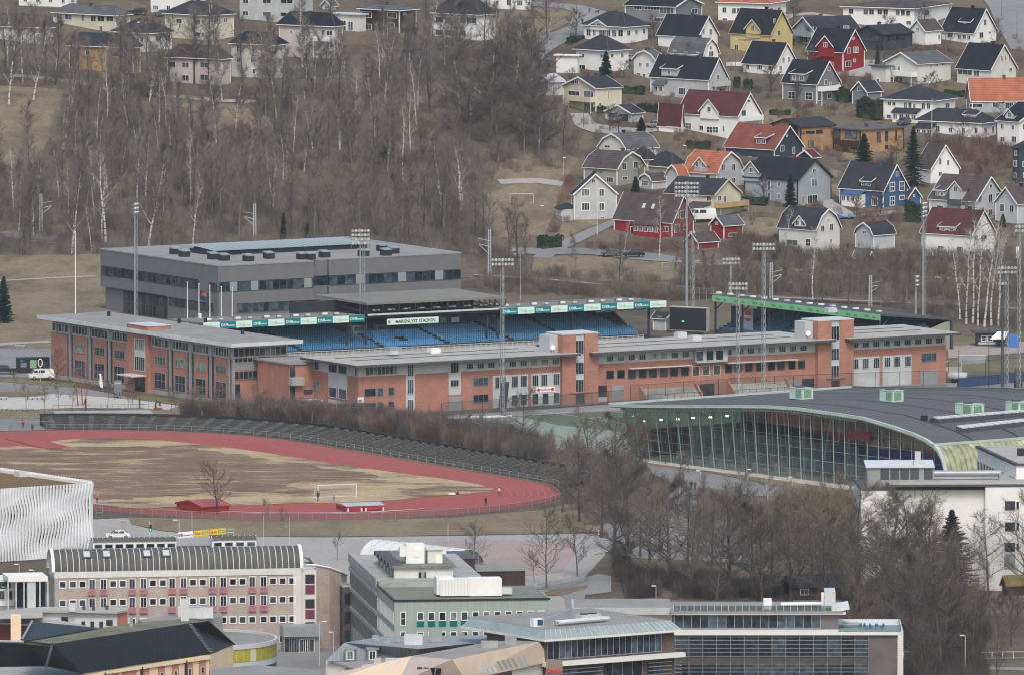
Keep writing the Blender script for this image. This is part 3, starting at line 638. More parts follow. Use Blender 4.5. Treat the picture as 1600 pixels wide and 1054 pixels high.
def thicket(name,label,m,spots,variants,mk):
 """many tufts merged into one uncountable mass (numpy)"""
 V = []; F_ = []; off = 0
 vs = [(np.array(b.v,dtype=np.float64),np.array(b.f)) for b in variants]
 for (p,s,q) in spots:
  v,f = vs[q % len(vs)]; a = (q*1.37) % (2*pi); c,s_ = cos(a),sin(a)
  w = np.empty_like(v); w[:,0] = (v[:,0]*c-v[:,1]*s_)*s+p.x; w[:,1] = (v[:,0]*s_+v[:,1]*c)*s+p.y; w[:,2] = v[:,2]*s+p.z-.1
  V.append(w); F_.append(f+off); off += len(v)
 V = np.concatenate(V).astype(np.float32); F_ = np.concatenate(F_).astype(np.int32)
 me = bpy.data.meshes.new(name); me.vertices.add(len(V)); me.vertices.foreach_set('co',V.ravel()); me.loops.add(F_.size); me.loops.foreach_set('vertex_index',F_.ravel())
 me.polygons.add(len(F_)); me.polygons.foreach_set('loop_start',np.arange(0,F_.size,3,dtype=np.int32)); me.materials.append(M(m)); me.update(calc_edges=True)
 o = bpy.data.objects.new(name,me); C.objects.link(o); return tag(o,label,kind='stuff')
# ---- the wood on the left ----
WOOD = [(-30,95),(110,120),(260,130),(390,150),(520,140),(640,100),(800,70),(850,100),(840,180),(905,215),(880,262),(770,275),(750,330),(790,400),(820,425),(560,405),(230,398),(120,400),(-30,400)]
HOLES = [[(-30,135),(100,140),(90,190),(60,262),(-30,262)],[(255,152),(400,168),(430,205),(300,212)],[(680,128),(760,130),(740,172),(690,165)]]
def in_wood(x,y): return inside(x,y,WOOD) and not any(inside(x,y,h) for h in HOLES)
q = random.Random(11); n = 0; pts_w = []
while n < 262:
 x,y = q.uniform(-30,900),q.uniform(95,428)
 if not in_wood(x,y): continue
 if any(abs(x-a)*1.0+abs(y-b)*2.2 < 17 for a,b in pts_w):
  if q.random() < .93: continue
 pts_w.append((x,y)); n += 1
 k = q.choices(['birch','wood','wood_brown','birch_thin'],[2.2,4,3.6,1.2])[0] if x < 700 or y > 240 else q.choices(['wood','big_dark','birch'],[3,3,1])[0]
 if 330 < x < 740 and y > 330: k = q.choices(['wood','wood_brown'],[1,2])[0]
 lab = {'birch': 'white-trunked birch standing in the bare wood on the left slope','birch_thin': 'slender pale birch with a thin crown in the bare wood','wood': 'dark-trunked bare tree in the wood on the left slope',
   'wood_brown': 'bare brown-twigged tree in the wood behind the grey building','big_dark': 'broad dark bare tree at the right edge of the wood'}[k]
 tree(k,x,y,q.uniform(78,118),lab,{'birch': 'birches in the wood','birch_thin': 'thin birches in the wood','wood': 'dark trees in the wood','wood_brown': 'brown trees in the wood','big_dark': 'broad trees at the edge of the wood'}[k])
for x,y,h,w,l in [(52,158,128,1,'tall white birch by the pale path at upper left'),(14,165,140,1,'leaning white birch group at the left edge above the field'),(113,398,140,1.1,'tall forked white birch behind the park field at left'),
     (165,380,150,1.2,'wide many-stemmed white birch left of the grey building'),(232,388,165,1,'tall white birch rising behind the left floodlight mast'),(302,385,100,1.3,'bare white birch with open fork above the grey roof'),
     (720,330,110,1.4,'fan-shaped pale birch at the right end of the wood'),(690,332,120,1,'pale multi-stemmed birch left of the fan-shaped birch')]:
 tree('birch_thin' if w > 1.15 else 'birch',x,y,h,l,wide=w)
q = random.Random(91)
for i in range(34):
 x = q.uniform(0,870); y = 88+q.uniform(0,60)+(20 if x < 300 else 0); tree('birch' if q.random() < .6 else 'wood',x,y,q.uniform(85,120),'tall bare tree standing in front of the upper left houses','trees before the upper houses')
vb = [brush(i,150,4.5,2.6,tw=.028) for i in range(4)]
def scatter(poly,n,s0,s1,seed,test=None):
 q = random.Random(seed); r = []; x0 = min(p[0] for p in poly); x1 = max(p[0] for p in poly); y0 = min(p[1] for p in poly); y1 = max(p[1] for p in poly); t = 0
 while len(r) < n and t < n*30:
  t += 1; x,y = q.uniform(x0,x1),q.uniform(y0,y1)
  if inside(x,y,poly) and (test is None or test(x,y)): r.append((G(x,y),q.uniform(s0,s1),q.randrange(9999)))
 return r
thicket('undergrowth','purple-brown bare undergrowth of the wood','twig_purple',scatter(WOOD,1400,.45,1.2,3,in_wood),vb,0)
thicket('undergrowth','brown brush along the railway bank','twig_brown',scatter([(760,425),(840,428),(960,436),(1080,445),(1210,420),(1400,432),(1610,445),(1610,475),(1350,468),(1080,455),(900,441),(760,432)],420,.35,.8,5)
  + scatter([(750,440),(1000,456),(1110,466),(1400,480),(1600,492),(1600,520),(1500,500),(1380,480),(1120,466),(1040,472),(780,458),(740,450)],360,.35,.8,6),vb,0)
# trees along the railway, right half
q = random.Random(21)
for i in range(84):
 x = 1060+540*i/83+q.uniform(-8,8); y = 452+(x-1060)*.045+q.uniform(-10,12)
 tree('wood_brown' if q.random() < .7 else 'wood',x,y,q.uniform(38,75),'small bare tree on the railway bank below the houses','bank trees')
for i,(x,y,h) in enumerate([(1510,508,150),(1520,506,165),(1528,510,150),(1538,512,170),(1549,510,155),(1560,512,150),(1500,500,130)]):
 tree('birch_thin',x,y,h,'tall slim white birch in the clump right of the green stand','birch clump')
for x,y,h,k,l in [(822,425,88,'wood_brown','round bare tree left of the hill lane junction'),(975,400,60,'birch_thin','white birch beside the parked dark cars'),(1030,402,95,'birch_thin','tall white birch in front of the brown-roofed red house'),
      (968,455,85,'wood','dark crooked tree below the parked dark cars'),(900,420,55,'wood_brown','thin bare tree on the dry bank'),(1070,455,130,'wood','dark double trunk beside the tall floodlight mast'),
      (1270,470,110,'birch_thin','white birch at the edge of the railway bank'),(1325,480,80,'wood','bare tree behind the green banner stand'),(1520,405,75,'lone','bare garden tree in front of the maroon-roofed white house'),
      (1225,405,80,'birch_thin','white birch left of the pale gambrel house'),(1245,160,30,'fruit','small apple tree left of the grey house with balcony'),(1500,240,60,'lone','bare tree in front of the wide white house'),
      (855,60,75,'lone','tall bare tree beside the curving hill road'),(858,76,60,'birch_thin','pale trunk standing by the hill road verge'),(975,122,26,'fruit','pruned fruit tree right of the dark spruce'),
      (1225,112,30,'lone','small bare tree by the black-roofed white house'),(1470,245,35,'fruit','reddish bare shrub tree on the slope'),(835,195,90,'wood','leaning dark tree at the lane bend'),
      (870,210,85,'wood','dark bare tree in front of the cream house'),(850,245,100,'wood','bare tree at the wood corner below the cream house'),(1560,90,60,'wood','rounded bare tree beside the upper right road')]:
 tree(k,x,y,h,l)
thicket('shrubbery','bare brown garden hedges and shrubs between the houses','twig_red',scatter([(1455,215),(1600,235),(1600,275),(1500,280),(1450,240)],60,.5,.9,8) + scatter([(1040,205),(1120,220),(1140,240),(1060,240)],22,.3,.5,9)
  + scatter([(1430,75),(1500,78),(1500,90),(1430,86)],25,.3,.5,10) + scatter([(880,285),(900,280),(895,345),(862,370),(866,330)],26,.4,.7,12) + scatter([(1330,340),(1400,335),(1440,345),(1330,355)],22,.35,.6,13)
  + scatter([(1240,162),(1310,168),(1310,172),(1240,170)],24,.25,.35,15) + scatter([(905,385),(1060,385),(1060,396),(905,392)],50,.4,.6,16) + scatter([(1300,120),(1360,120),(1360,140),(1300,140)],18,.3,.6,17)
  + scatter([(1380,250),(1420,255),(1420,265),(1360,262)],15,.3,.6,18) + scatter([(1120,40),(1170,45),(1165,55),(1120,52)],18,.3,.5,19),vb,0)
thicket('garden_brush','grey-brown brush on the slope below the houses','twig_brown',scatter([(1160,375),(1220,385),(1310,405),(1440,405),(1600,410),(1600,440),(1220,422),(1140,400)],420,.4,.95,14) + scatter([(880,60),(1600,60),(1600,400),(1180,380),(905,300)],760,.18,.55,44),vb,0)
# conifers and clipped evergreens
for a in [(947,124,44,'dark cone-shaped spruce beside the white villa',.3),(1427,292,96,'very tall dark spruce between the blue house and the white gable',.24),(1350,258,50,'broad dark spruce in front of the timber houses',.38),
   (1235,324,50,'young spruce in front of the grey gable house',.24),(443,378,46,'narrow spruce in the wood behind the grey building',.13),(480,378,28,'small spruce right of the narrow one behind the grey building',.2),
   (607,258,55,'dark green spruce inside the bare wood',.35),(993,304,28,'little dark spruce by the grey-green gambrel house',.3),(1002,206,22,'small rounded conifer by the white garage',.4),(1371,101,30,'thin columnar conifer in front of the black house',.12),
   (487,143,20,'stub of dark ivy-like conifer at the upper wood edge',.3),(1287,395,26,'narrow dark juniper beside the pale gambrel house',.2),(1567,355,20,'narrow conifer by the light blue house',.25)]:
 conifer(a[0],a[1],a[2],a[3],a[4])
conifer(1487,935,142,'large dark spruce in front of the white concrete block',.36,'needles_brown',90,.2)
conifer(6,505,74,'dense dark green conifer at the left edge of the park',.22,'needles_blue',90,.1)
def leafy(px0,py0,px1,py1,h,d,label,m='needles',name='hedge',seed=1):
 a,b = G(px0,py0),G(px1,py1); o = a; q = random.Random(seed); B = MB(); u = (b-a); L = u.length; u.normalize(); v = Vector((-u.y,u.x,0))
 for i in range(int(90*L*d*h/6)+120):
  p = u*q.uniform(0,L)+v*q.uniform(-d/2,d/2); z = h*q.random()**.5*(.92+.1*sin(p.x*1.7)); p.z = z; s = q.uniform(.12,.3)
  n = Vector((q.gauss(0,1),q.gauss(0,1),q.gauss(.3,1))).normalized(); t = n.orthogonal().normalized()*s; w = n.cross(t); B.poly([p+t,p+w,p-t*.8,p-w])
 B.box((-.0,0,0),(.01,.01,h*.5)); c = MB(); c.prism([u*.3+v*-d*.3,u*(L-.3)+v*-d*.3,u*(L-.3)+v*d*.3,u*.3+v*d*.3],0)
 c2 = MB(); pp = [u*.2-v*(d*.38),u*(L-.2)-v*(d*.38),u*(L-.2)+v*(d*.38),u*.2+v*(d*.38)]; c2.prism([(p.x,p.y,h*.86) for p in pp],h*.9)
 e = empty(name,label,'hedge' if name == 'hedge' else 'shrub',o); B.build('foliage',m,e); c2.build('core',m,e); return e
mat('hedge_green',(.035,.058,.03),.8,.35,4)
for i,a in enumerate([(842,389,875,386,2.9,3,'dark green clipped hedge block beside the lane junction'),(968,146,1008,148,1.7,2,'dark green hedge behind the cream house garden'),(1000,172,1045,178,1.6,3,'dark evergreen shrubs right of the open garage'),
      (1310,158,1330,160,3.2,3,'tall green hedge between the grey house and little garage'),(1345,182,1378,188,4.5,4,'dense dark evergreen mass left of the hip-roofed white house'),(1072,232,1110,236,1.8,1.5,'dark hedge below the maroon-roofed house'),
      (1475,150,1510,152,1.4,1.5,'low green hedge by the orange roofed house'),(1203,180,1235,180,1.2,2,'low dark hedge in front of the grey house with balcony'),(888,70,910,60,1.8,1.5,'green hedge along the curving hill road'),
      (1415,345,1440,347,4.2,4,'dark rounded evergreen in front of the blue house'),(930,178,960,172,1.8,2,'dark shrubs beside the cream house'),(1160,318,1200,322,1.5,2,'dark shrubs behind the timber balcony'),(1146,138,1156,138,2.6,1.4,'round green bush left of the pair by the garden wall'),
      (1162,140,1176,140,2.4,1.4,'paired round green bushes by the garden wall'),(1222,70,1240,72,1.6,2,'dark shrubs behind the yellow house')]): leafy(*a,m='hedge_green',seed=i)
# ---- bare hedge row between the terrace and the pitch ----
HR = [(290,652),(420,648),(560,655),(700,672),(800,690),(860,712),(850,722),(760,706),(600,680),(420,660),(290,656)]
vh = [brush(50+i,260,4.6,2.4,tw=.03) for i in range(4)]
thicket('bare_hedgerow','dense brown bare hedgerow behind the terrace','twig_purple',scatter(HR,270,.65,1.1,31),vh,0)
thicket('bare_hedgerow','reddish bare shrubs in the hedgerow behind the terrace','twig_red',scatter(HR,130,.65,1.15,32),vh,0)
q = random.Random(5)
for i in range(34):
 t = i/33; x = 300+560*t; y = 654+60*t**1.6+q.uniform(-3,4); tree('wood' if q.random() < .5 else 'wood_brown',x,y,q.uniform(28,52),'low bush-like bare tree in the hedgerow behind the terrace','hedgerow trees',wide=1.9)
for x,y,h,k,w,l in [(815,708,95,'lone',1.1,'round-crowned bare tree at the near corner of the green pitch'),(340,803,78,'lone',1.05,'lone bare tree in front of the red storage shed'),(854,918,118,'lone',.8,'bare tree at the corner of the pink gravel court'),
       (902,900,95,'lone',.8,'slimmer bare tree right of the court corner tree'),(740,893,76,'lone',.9,'bare tree in front of the dark end of the white tunnel tent'),(835,910,45,'street',1,'small shrub-like tree left of the court corner tree'),
       (785,925,40,'street',.9,'young tree behind the brown shed roof'),(88,600,55,'lone',.8,'bare tree in front of the left end of the brick wing')]: tree(k,x,y,h,l,wide=w)
for x,y,h in [(26,614,32),(41,645,44),(70,648,44),(92,640,40),(113,642,34),(168,637,40),(200,640,36),(209,645,40),(273,650,36),(305,632,30),(400,640,40),(415,826,45),(443,830,35),(527,875,42),(268,645,40)]:
 tree('street',x,y,h,'young bare street tree on the plaza left of the brick wing' if x < 300 else 'thin young bare tree planted by the brick and gravel area','young plaza trees' if x < 300 else 'young yard trees')
# ---- big cluster lower right ----
BIG = [(880,800,110,'big'),(925,770,120,'big'),(960,765,115,'big_dark'),(990,775,120,'big'),(900,745,75,'wood'),(1010,735,70,'wood'),(960,860,150,'big_dark'),(985,900,165,'big_dark'),(1015,915,170,'big'),(1050,905,180,'big_dark'),
  (1080,930,170,'big'),(1110,900,150,'big_dark'),(1140,925,180,'big'),(1175,930,165,'big_dark'),(1205,915,175,'big'),(1235,940,170,'big_olive'),(1270,925,180,'big'),(1300,930,195,'big_olive'),(1340,945,210,'big_olive'),
  (1385,930,170,'big_olive'),(1420,945,195,'big_olive'),(1450,930,165,'big'),(1330,990,150,'big_dark'),(1370,1000,160,'big_dark'),(1405,1010,165,'big_dark'),(1440,1025,175,'big_dark'),(1475,1035,185,'big_dark'),
  (1500,1010,150,'big'),(1430,1060,190,'big_dark'),(1470,1070,180,'big_dark'),(1345,1030,120,'big'),(1100,840,110,'wood'),(1150,830,110,'big'),(1200,830,95,'big'),(1060,820,95,'big'),(1250,850,100,'big_olive'),(905,815,115,'big_dark'),(940,840,125,'big'),(1030,860,130,'big'),(1090,870,120,'big_dark'),(1130,870,120,'big'),(1170,865,120,'big_dark'),(1215,875,120,'big'),(1290,880,130,'big'),(1330,885,120,'big'),(1380,885,110,'big_dark'),(1060,780,70,'wood'),(1290,960,170,'big_dark'),(1395,965,180,'big_dark'),(1455,975,170,'big_dark'),(1250,900,140,'big_dark'),(1000,870,110,'big'),(1075,890,150,'big'),(1120,945,150,'big_dark'),(1160,885,120,'big'),(1190,950,160,'big'),(1225,860,105,'big_olive'),(1270,870,120,'big'),(1310,910,150,'big_dark'),(1360,915,150,'big'),(1405,905,140,'big_olive'),(1440,895,120,'big'),(1475,985,150,'big'),(1520,1040,120,'big'),(1100,800,70,'wood'),(1140,860,95,'wood')]
LB = {'big': 'spreading bare tree in the dense clump right of the gravel court','big_dark': 'dark spreading bare tree in the dense lower right clump','big_olive': 'olive-tinged bare tree in front of the white concrete block','wood': 'slim bare tree at the back of the clump by the track bend'}
for x,y,h,k in BIG: tree(k,x,y,h*(.84 if 1000 < x < 1285 and y > 780 else .87 if 1285 <= x < 1480 and y < 970 else 1),LB[k],k.replace('_',' ')+' trees in the lower right clump',wide=.9+.25*((x*7+y*3) % 10)/10)
for x,y,h,k,w,l in [(1544,925,118,'lone',.9,'bare street tree in front of the white concrete block'),(1600,930,150,'big',.8,'bare tree cut by the right edge of the picture'),(1202,850,95,'birch_thin',1.3,'single pale-limbed birch in the dark tree clump'),(1440,1085,110,'lone',.9,'bare tree above the park path'),
       (1558,1075,120,'lone',.7,'thin bare tree near the right edge path'),(1580,1010,90,'lone',1,'bare tree on the brown slope below the log cabin'),(1040,725,62,'lone',.6,'slim tree in front of the left glass bays'),(1235,745,60,'lone',.6,'slim tree in front of the middle glass bays'),(1165,745,60,'lone',.7,'slim brown tree before the glass hall'),(1075,738,55,'lone',.6,'slim tree left of centre before the glass hall')]: tree(k,x,y,h,l,wide=w)
thicket('clump_brush','dark bare brush under the lower right trees','twig_dark',scatter([(968,868),(1000,900),(1300,930),(1540,960),(1530,1060),(1420,1060),(1410,985),(1320,940),(985,935),(968,905)],330,.5,1.0,33) + scatter([(1420,1040),(1530,1040),(1530,1090),(1420,1090)],40,.6,1.2,36),vh,0)
thicket('clump_brush','purple-brown bare shrubs at the track bend','twig_purple',scatter([(880,700),(990,715),(1010,760),(1000,830),(900,820),(880,760)],110,.5,.95,34),vh,0)
thicket('clump_brush','reddish shrubs among the lower right trees','twig_red',scatter([(1330,900),(1520,930),(1500,1000),(1340,980)],60,.5,1.0,35),vh,0)
for x,y in [(1525,965),(1535,966),(1545,964),(1556,966),(1566,965),(1578,966),(1590,967)]: tree('fruit',x,y,36,'knotty pollarded tree in the row below the log cabin','pollarded row',wide=.7)
q = random.Random(77); gt = 0
while gt < 64:
 x,y = q.uniform(885,1600),q.uniform(30,410)
 if y > 380-(1600-x)*.05 or inside(x,y,[(1000,100),(1150,100),(1150,230),(1000,230)]): continue
 gt += 1; tree('fruit' if q.random() < .6 else 'lone',x,y,q.uniform(22,42),'bare garden tree among the houses on the right hillside','garden trees')
# ======================= HOUSES =======================
PROF = {'g': [(0,0),(.5,1),(1,0)],'k': [(0,0),(.2,.62),(.5,1),(.8,.62),(1,0)],'s': [(0,0),(1,1)],'c': [(0,0),(.12,.5),(.5,1),(.88,.5),(1,0)],'p': [(0,.25),(.3,1),(1,0)]}
def roof_gable(b,x0,x1,y0,y1,h,rise,ridge,prof,roofm,wallm,trim,ov=.45,name='roof',th=.2,base=-2.5,parent=None,basey=None):
 """walls up to the profile + roof plates + white verge boards; ridge along local 'u' (x) or 'v' (y)"""
 par = parent or b.o; pr = PROF[prof]; w = MB(); F = lambda s,t,z: (x0+s*(x1-x0),y0+t*(y1-y0),z)
 pt = (lambda t,e,z: F(t,e,z)) if ridge == 'v' else (lambda t,e,z: F(e,t,z))      # t across, e along ridge
 top0 = [pt(t,0,h+rise*z) for t,z in pr]; top1 = [pt(t,1,h+rise*z) for t,z in pr]
 w.poly([pt(0,0,base),pt(1,0,base)]+top0[::-1]); w.poly([pt(0,1,base),pt(1,1,base)]+top1[::-1])
 w.poly([pt(0,0,base),pt(0,1,base),top1[0],top0[0]]); w.poly([pt(1,0,base),pt(1,1,base),top1[-1],top0[-1]])
 w.build('wall',wallm,par)
 span = (x1-x0) if ridge == 'v' else (y1-y0); ln = (y1-y0) if ridge == 'v' else (x1-x0); eo = ov/ln; r = MB(); tr = MB()
 P = [(t*span,h+rise*z) for t,z in pr]; d = (P[1][0]-P[0][0],P[1][1]-P[0][1]); k = ov/math.hypot(*d); P[0] = (P[0][0]-d[0]*k,P[0][1]-d[1]*k)
 d = (P[-1][0]-P[-2][0],P[-1][1]-P[-2][1]); k = ov/math.hypot(*d); P[-1] = (P[-1][0]+d[0]*k,P[-1][1]+d[1]*k)
 P = [(p[0]/span,p[1]+.05) for p in P]
 up = [[pt(t,e,z+th) for t,z in P] for e in (-eo,1+eo)]; lo = [[pt(t,e,z) for t,z in P] for e in (-eo,1+eo)]
 r.strip(up); r.strip(lo); r.strip([up[0],lo[0]]); r.strip([up[1],lo[1]]); r.strip([[up[0][0],up[1][0]],[lo[0][0],lo[1][0]]]); r.strip([[up[0][-1],up[1][-1]],[lo[0][-1],lo[1][-1]]])
 ro = r.build(name,roofm,par)
 if trim:
  for e,s in ((-eo,-1),(1+eo,1)):
   a = [pt(t,e+s*.06/ln,z+th+.04) for t,z in P]; c = [pt(t,e+s*.06/ln,z-.12) for t,z in P]
   a2 = [pt(t,e-s*.03/ln,z+th+.04) for t,z in P]
   tr.strip([a2,a,c])
  tr.build('verge_board',trim,ro)
  gt = MB()
  for i in (0,-1): gt = MB(); gt.tube(lo[0][i],lo[1][i],.08,n=5); gt.build('gutter',trim,ro)
 return ro
def roof_hip(b,x0,x1,y0,y1,h,rise,roofm,wallm,trim='white',ov=.6,base=-2.5):
 w = MB(); w.prism([(x0,y0,h),(x1,y0,h),(x1,y1,h),(x0,y1,h)],h-base); w.build('wall',wallm,b)
 X0,X1,Y0,Y1 = x0-ov,x1+ov,y0-ov,y1+ov; lx,ly = X1-X0,Y1-Y0; r = MB()
 if lx > ly: m0,m1 = (X0+ly/2,(Y0+Y1)/2),(X1-ly/2,(Y0+Y1)/2)
 else: m0,m1 = ((X0+X1)/2,Y0+lx/2),((X0+X1)/2,Y1-lx/2)
 c = [(X0,Y0,h),(X1,Y0,h),(X1,Y1,h),(X0,Y1,h)]; a = (*m0,h+rise); d = (*m1,h+rise)
 if lx > ly: fs = [[c[0],c[1],d,a],[c[1],c[2],d],[c[2],c[3],a,d],[c[3],c[0],a]]
 else: fs = [[c[0],c[1],a],[c[1],c[2],d,a],[c[2],c[3],d],[c[3],c[0],a,d]]
 for f in fs: r.poly([(p[0],p[1],p[2]+.16) for p in f])
 for i in range(4): p,q_ = c[i],c[(i+1) % 4]; r.poly([(p[0],p[1],h-.04),(q_[0],q_[1],h-.04),(q_[0],q_[1],h+.16),(p[0],p[1],h+.16)])
 r.poly([(p[0],p[1],h-.04) for p in c][::-1])
 ro = r.build('roof',roofm,b); f = MB()
 for i in range(4): f.tube((c[i][0],c[i][1],h),(c[(i+1) % 4][0],c[(i+1) % 4][1],h),.1,n=5)
 if trim: f.build('gutter',trim,ro)
 rd = MB(); k = .16
 for e in ([a,d],[c[0],a],[c[1],d if lx > ly else a],[c[3],a if lx > ly else d]): rd.tube((e[0][0],e[0][1],e[0][2]+k),(e[1][0],e[1][1],e[1][2]+k),.09,n=4)
 rd.build('ridge_tile','darkgrey',ro); return ro
def chimney(b,x,y,z,h=1.6,s=.7,m='darkgrey'):
 k = MB(); k.box((x-s/2,y-s/2,z-2.5),(x+s/2,y+s/2,z+h)); k.box((x-s/2-.08,y-s/2-.08,z+h),(x+s/2+.08,y+s/2+.08,z+h+.12)); k.build('chimney',m,b)
def house(label,cx,cy,xl,xr,psi,ey,rise,ridge='v',roofm='roof_dark',wall='white',prof='g',trim='white',wins=None,dorm=(),chim=1,name='house',fr='white',balc=None,sky_=(),base=.25,nof=False,auto='LR',porch=None):
 """cx, cy near bottom corner; xl, xr the far ends of the left / right face; ey eave height in the picture at the near corner"""
 b = Bd(name,label,'garage' if name == 'garage' else 'shed' if name == 'shed' else 'house',cx,cy,psi)
 LX,LY = b.ax(xr),b.ay(xl); LX = max(1.5,min(LX,26)); LY = max(1.5,min(LY,30)); h = (cy-ey)/b.sc
 if prof == 'hip': ro = roof_hip(b,0,LX,0,LY,h,rise,roofm,wall,trim)
 elif prof == 'flat':
  w = MB(); w.box((0,0,-2.5),(LX,LY,h)); w.build('wall',wall,b); r = MB(); r.box((-.5,-.5,h),(LX+.5,LY+.5,h+.3)); ro = r.build('roof',roofm,b)
 else: ro = roof_gable(b,0,LX,0,LY,h,rise,ridge,prof,roofm,wall,trim)
 f = MB(); f.box((-.06,-.06,-2.6),(LX+.06,LY+.06,.35)); f.build('foundation','foundation',b)
 if trim and wall not in ('white','offwhite'):
  c = MB()
  for x,y in ((0,0),(LX,0),(0,LY)): c = MB(); c.box((x-.1,y-.1,.35),(x+.1,y+.1,h-.05)); c.build('corner_board',trim,b)
 FR,FL = b.R(),b.L(); q = random.Random(cx*7+cy)
 if wins is not None:
  for wd in wins:
   fc,px,py,w_,h_ = wd[:5]; kw = wd[5] if len(wd) > 5 else {}
   winpx(FR if fc == 'R' else FL,px,py,w_*1.12,h_*1.08,tk=kw.pop('tk',.08) if kw else .08,fr=kw.pop('fr',fr) if kw else fr,**kw)
 else:
  ns = max(1,int(round(h/2.75))); sp = ((h-.4)/ns)
  for fc,ln,gable in ((FR,LX,ridge == 'v'),(FL,-LY,ridge == 'u')):
   if (fc is FR and 'R' not in auto) or (fc is FL and 'L' not in auto): continue
   n = max(1,int(abs(ln)/3.0))
   for s in range(ns):
    for i in range(n):
     if n > 2 and q.random() < .13: continue
     t = ln*(i+.5)/n+q.uniform(-.25,.25); ww = q.choice([1.0,1.1,1.3,1.6]); wh = q.choice([1.15,1.25,1.35])
     win(fc,t,.4+sp*s+min(.85,sp*.32),ww,wh,nx=2 if ww < 1.5 else 3,fr=fr,tk=.11)
   if gable and rise > 1.6 and prof not in ('hip','flat'):
    if rise > 2.6 and abs(ln) > 6:
     for k in (.37,.63): win(fc,ln*k,h+.35,.95,1.2,fr=fr)
    else: win(fc,ln*.5,h+rise*.25,.8,.8,fr=fr)
 for d in dorm: dormer(b,LX,LY,h,rise,ridge,roofm,wall,fr,*d)
 for i in range(chim):
  t = .35+.3*i+q.uniform(-.1,.1)
  if prof in ('hip','flat'): chimney(b,LX*.45+i,LY*.5,h+rise*(.8 if prof == 'hip' else .1),.9,.6)
  elif ridge == 'v': chimney(b,LX*.5,LY*t,h+rise,.7,.6,q.choice(['darkgrey','redbrown','black']))
  else: chimney(b,LX*t,LY*.5,h+rise,.7,.6,q.choice(['darkgrey','redbrown','black']))
 for t,f_ in sky_:   # skylights on the left-facing slope (ridge v) : position along y fraction, up-slope fraction
  x = LX*.5*f_; y = LY*t; z = h+rise*f_+.3; s = Vector((LX*.5,0,rise)).normalized()*.6; k = MB(); u = Vector((0,.4,0)); o = Vector((x,y,z))
  k.poly([o-s-u,o+s-u,o+s+u,o-s+u]); k.build('skylight','skylight',b)
 if balc:
  fc,a,c_,z,dep,m_ = balc; F = FR if fc == 'R' else FL; a,c_ = sorted((F.s_(a),F.s_(c_))); z = (cy-z)/b.sc; k = MB()
  k.box((0,-dep,-.15),(c_-a,-.02,0)); k.box((0,-dep,0),(c_-a,-dep+.06,1)); k.box((0,-dep+.06,0),(.06,-.02,1)); k.box((c_-a-.06,-dep+.06,0),(c_-a,-.02,1))
  for t in (.1,c_-a-.2): k.box((t,-dep+.1,-z-.5),(t+.12,-dep+.22,-.15))
  o = k.build('balcony',m_,b); o.location = F.pos(a,z,0); o.rotation_euler = (0,0,F.a)
 if porch:            # lower roofed annex in front: face, px range, depth, height, roof, wall
  fc,a,c_,dep,hh,rm,wm = porch; F = FR if fc == 'R' else FL; a,c_ = sorted((F.s_(a),F.s_(c_))); k = MB(); w_ = c_-a
  k.box((0,-dep,-1.5),(w_,-.02,hh),0); o = k.build('porch',wm,b); o.location = F.pos(a,0,0); o.rotation_euler = (0,0,F.a)
  r = MB(); r.strip([[(-.3,-dep-.35,hh-.05),(w_+.3,-dep-.35,hh-.05)],[(-.3,0,hh+.9),(w_+.3,0,hh+.9)]]); r.strip([[(-.3,-dep-.35,hh-.2),(w_+.3,-dep-.35,hh-.2)],[(-.3,-dep-.35,hh-.05),(w_+.3,-dep-.35,hh-.05)]]); r.build('porch_roof',rm,o)
  n = max(1,int(w_/1.3))
  for i in range(n):
   A,g = win_mesh(w_/n*.75,1.2,2,1,fr,.09,'pane'); p = bpy.data.objects.new('window',A); C.objects.link(p); p.parent = o; p.location = (w_*(i+.5)/n,-dep-.012,hh-1.6)
   p2 = bpy.data.objects.new('pane',g); C.objects.link(p2); p2.parent = p; p2.location = (0,0,0)
 return b,LX,LY,h,ro
mat('skylight',(.5,.53,.56),.2,.1)
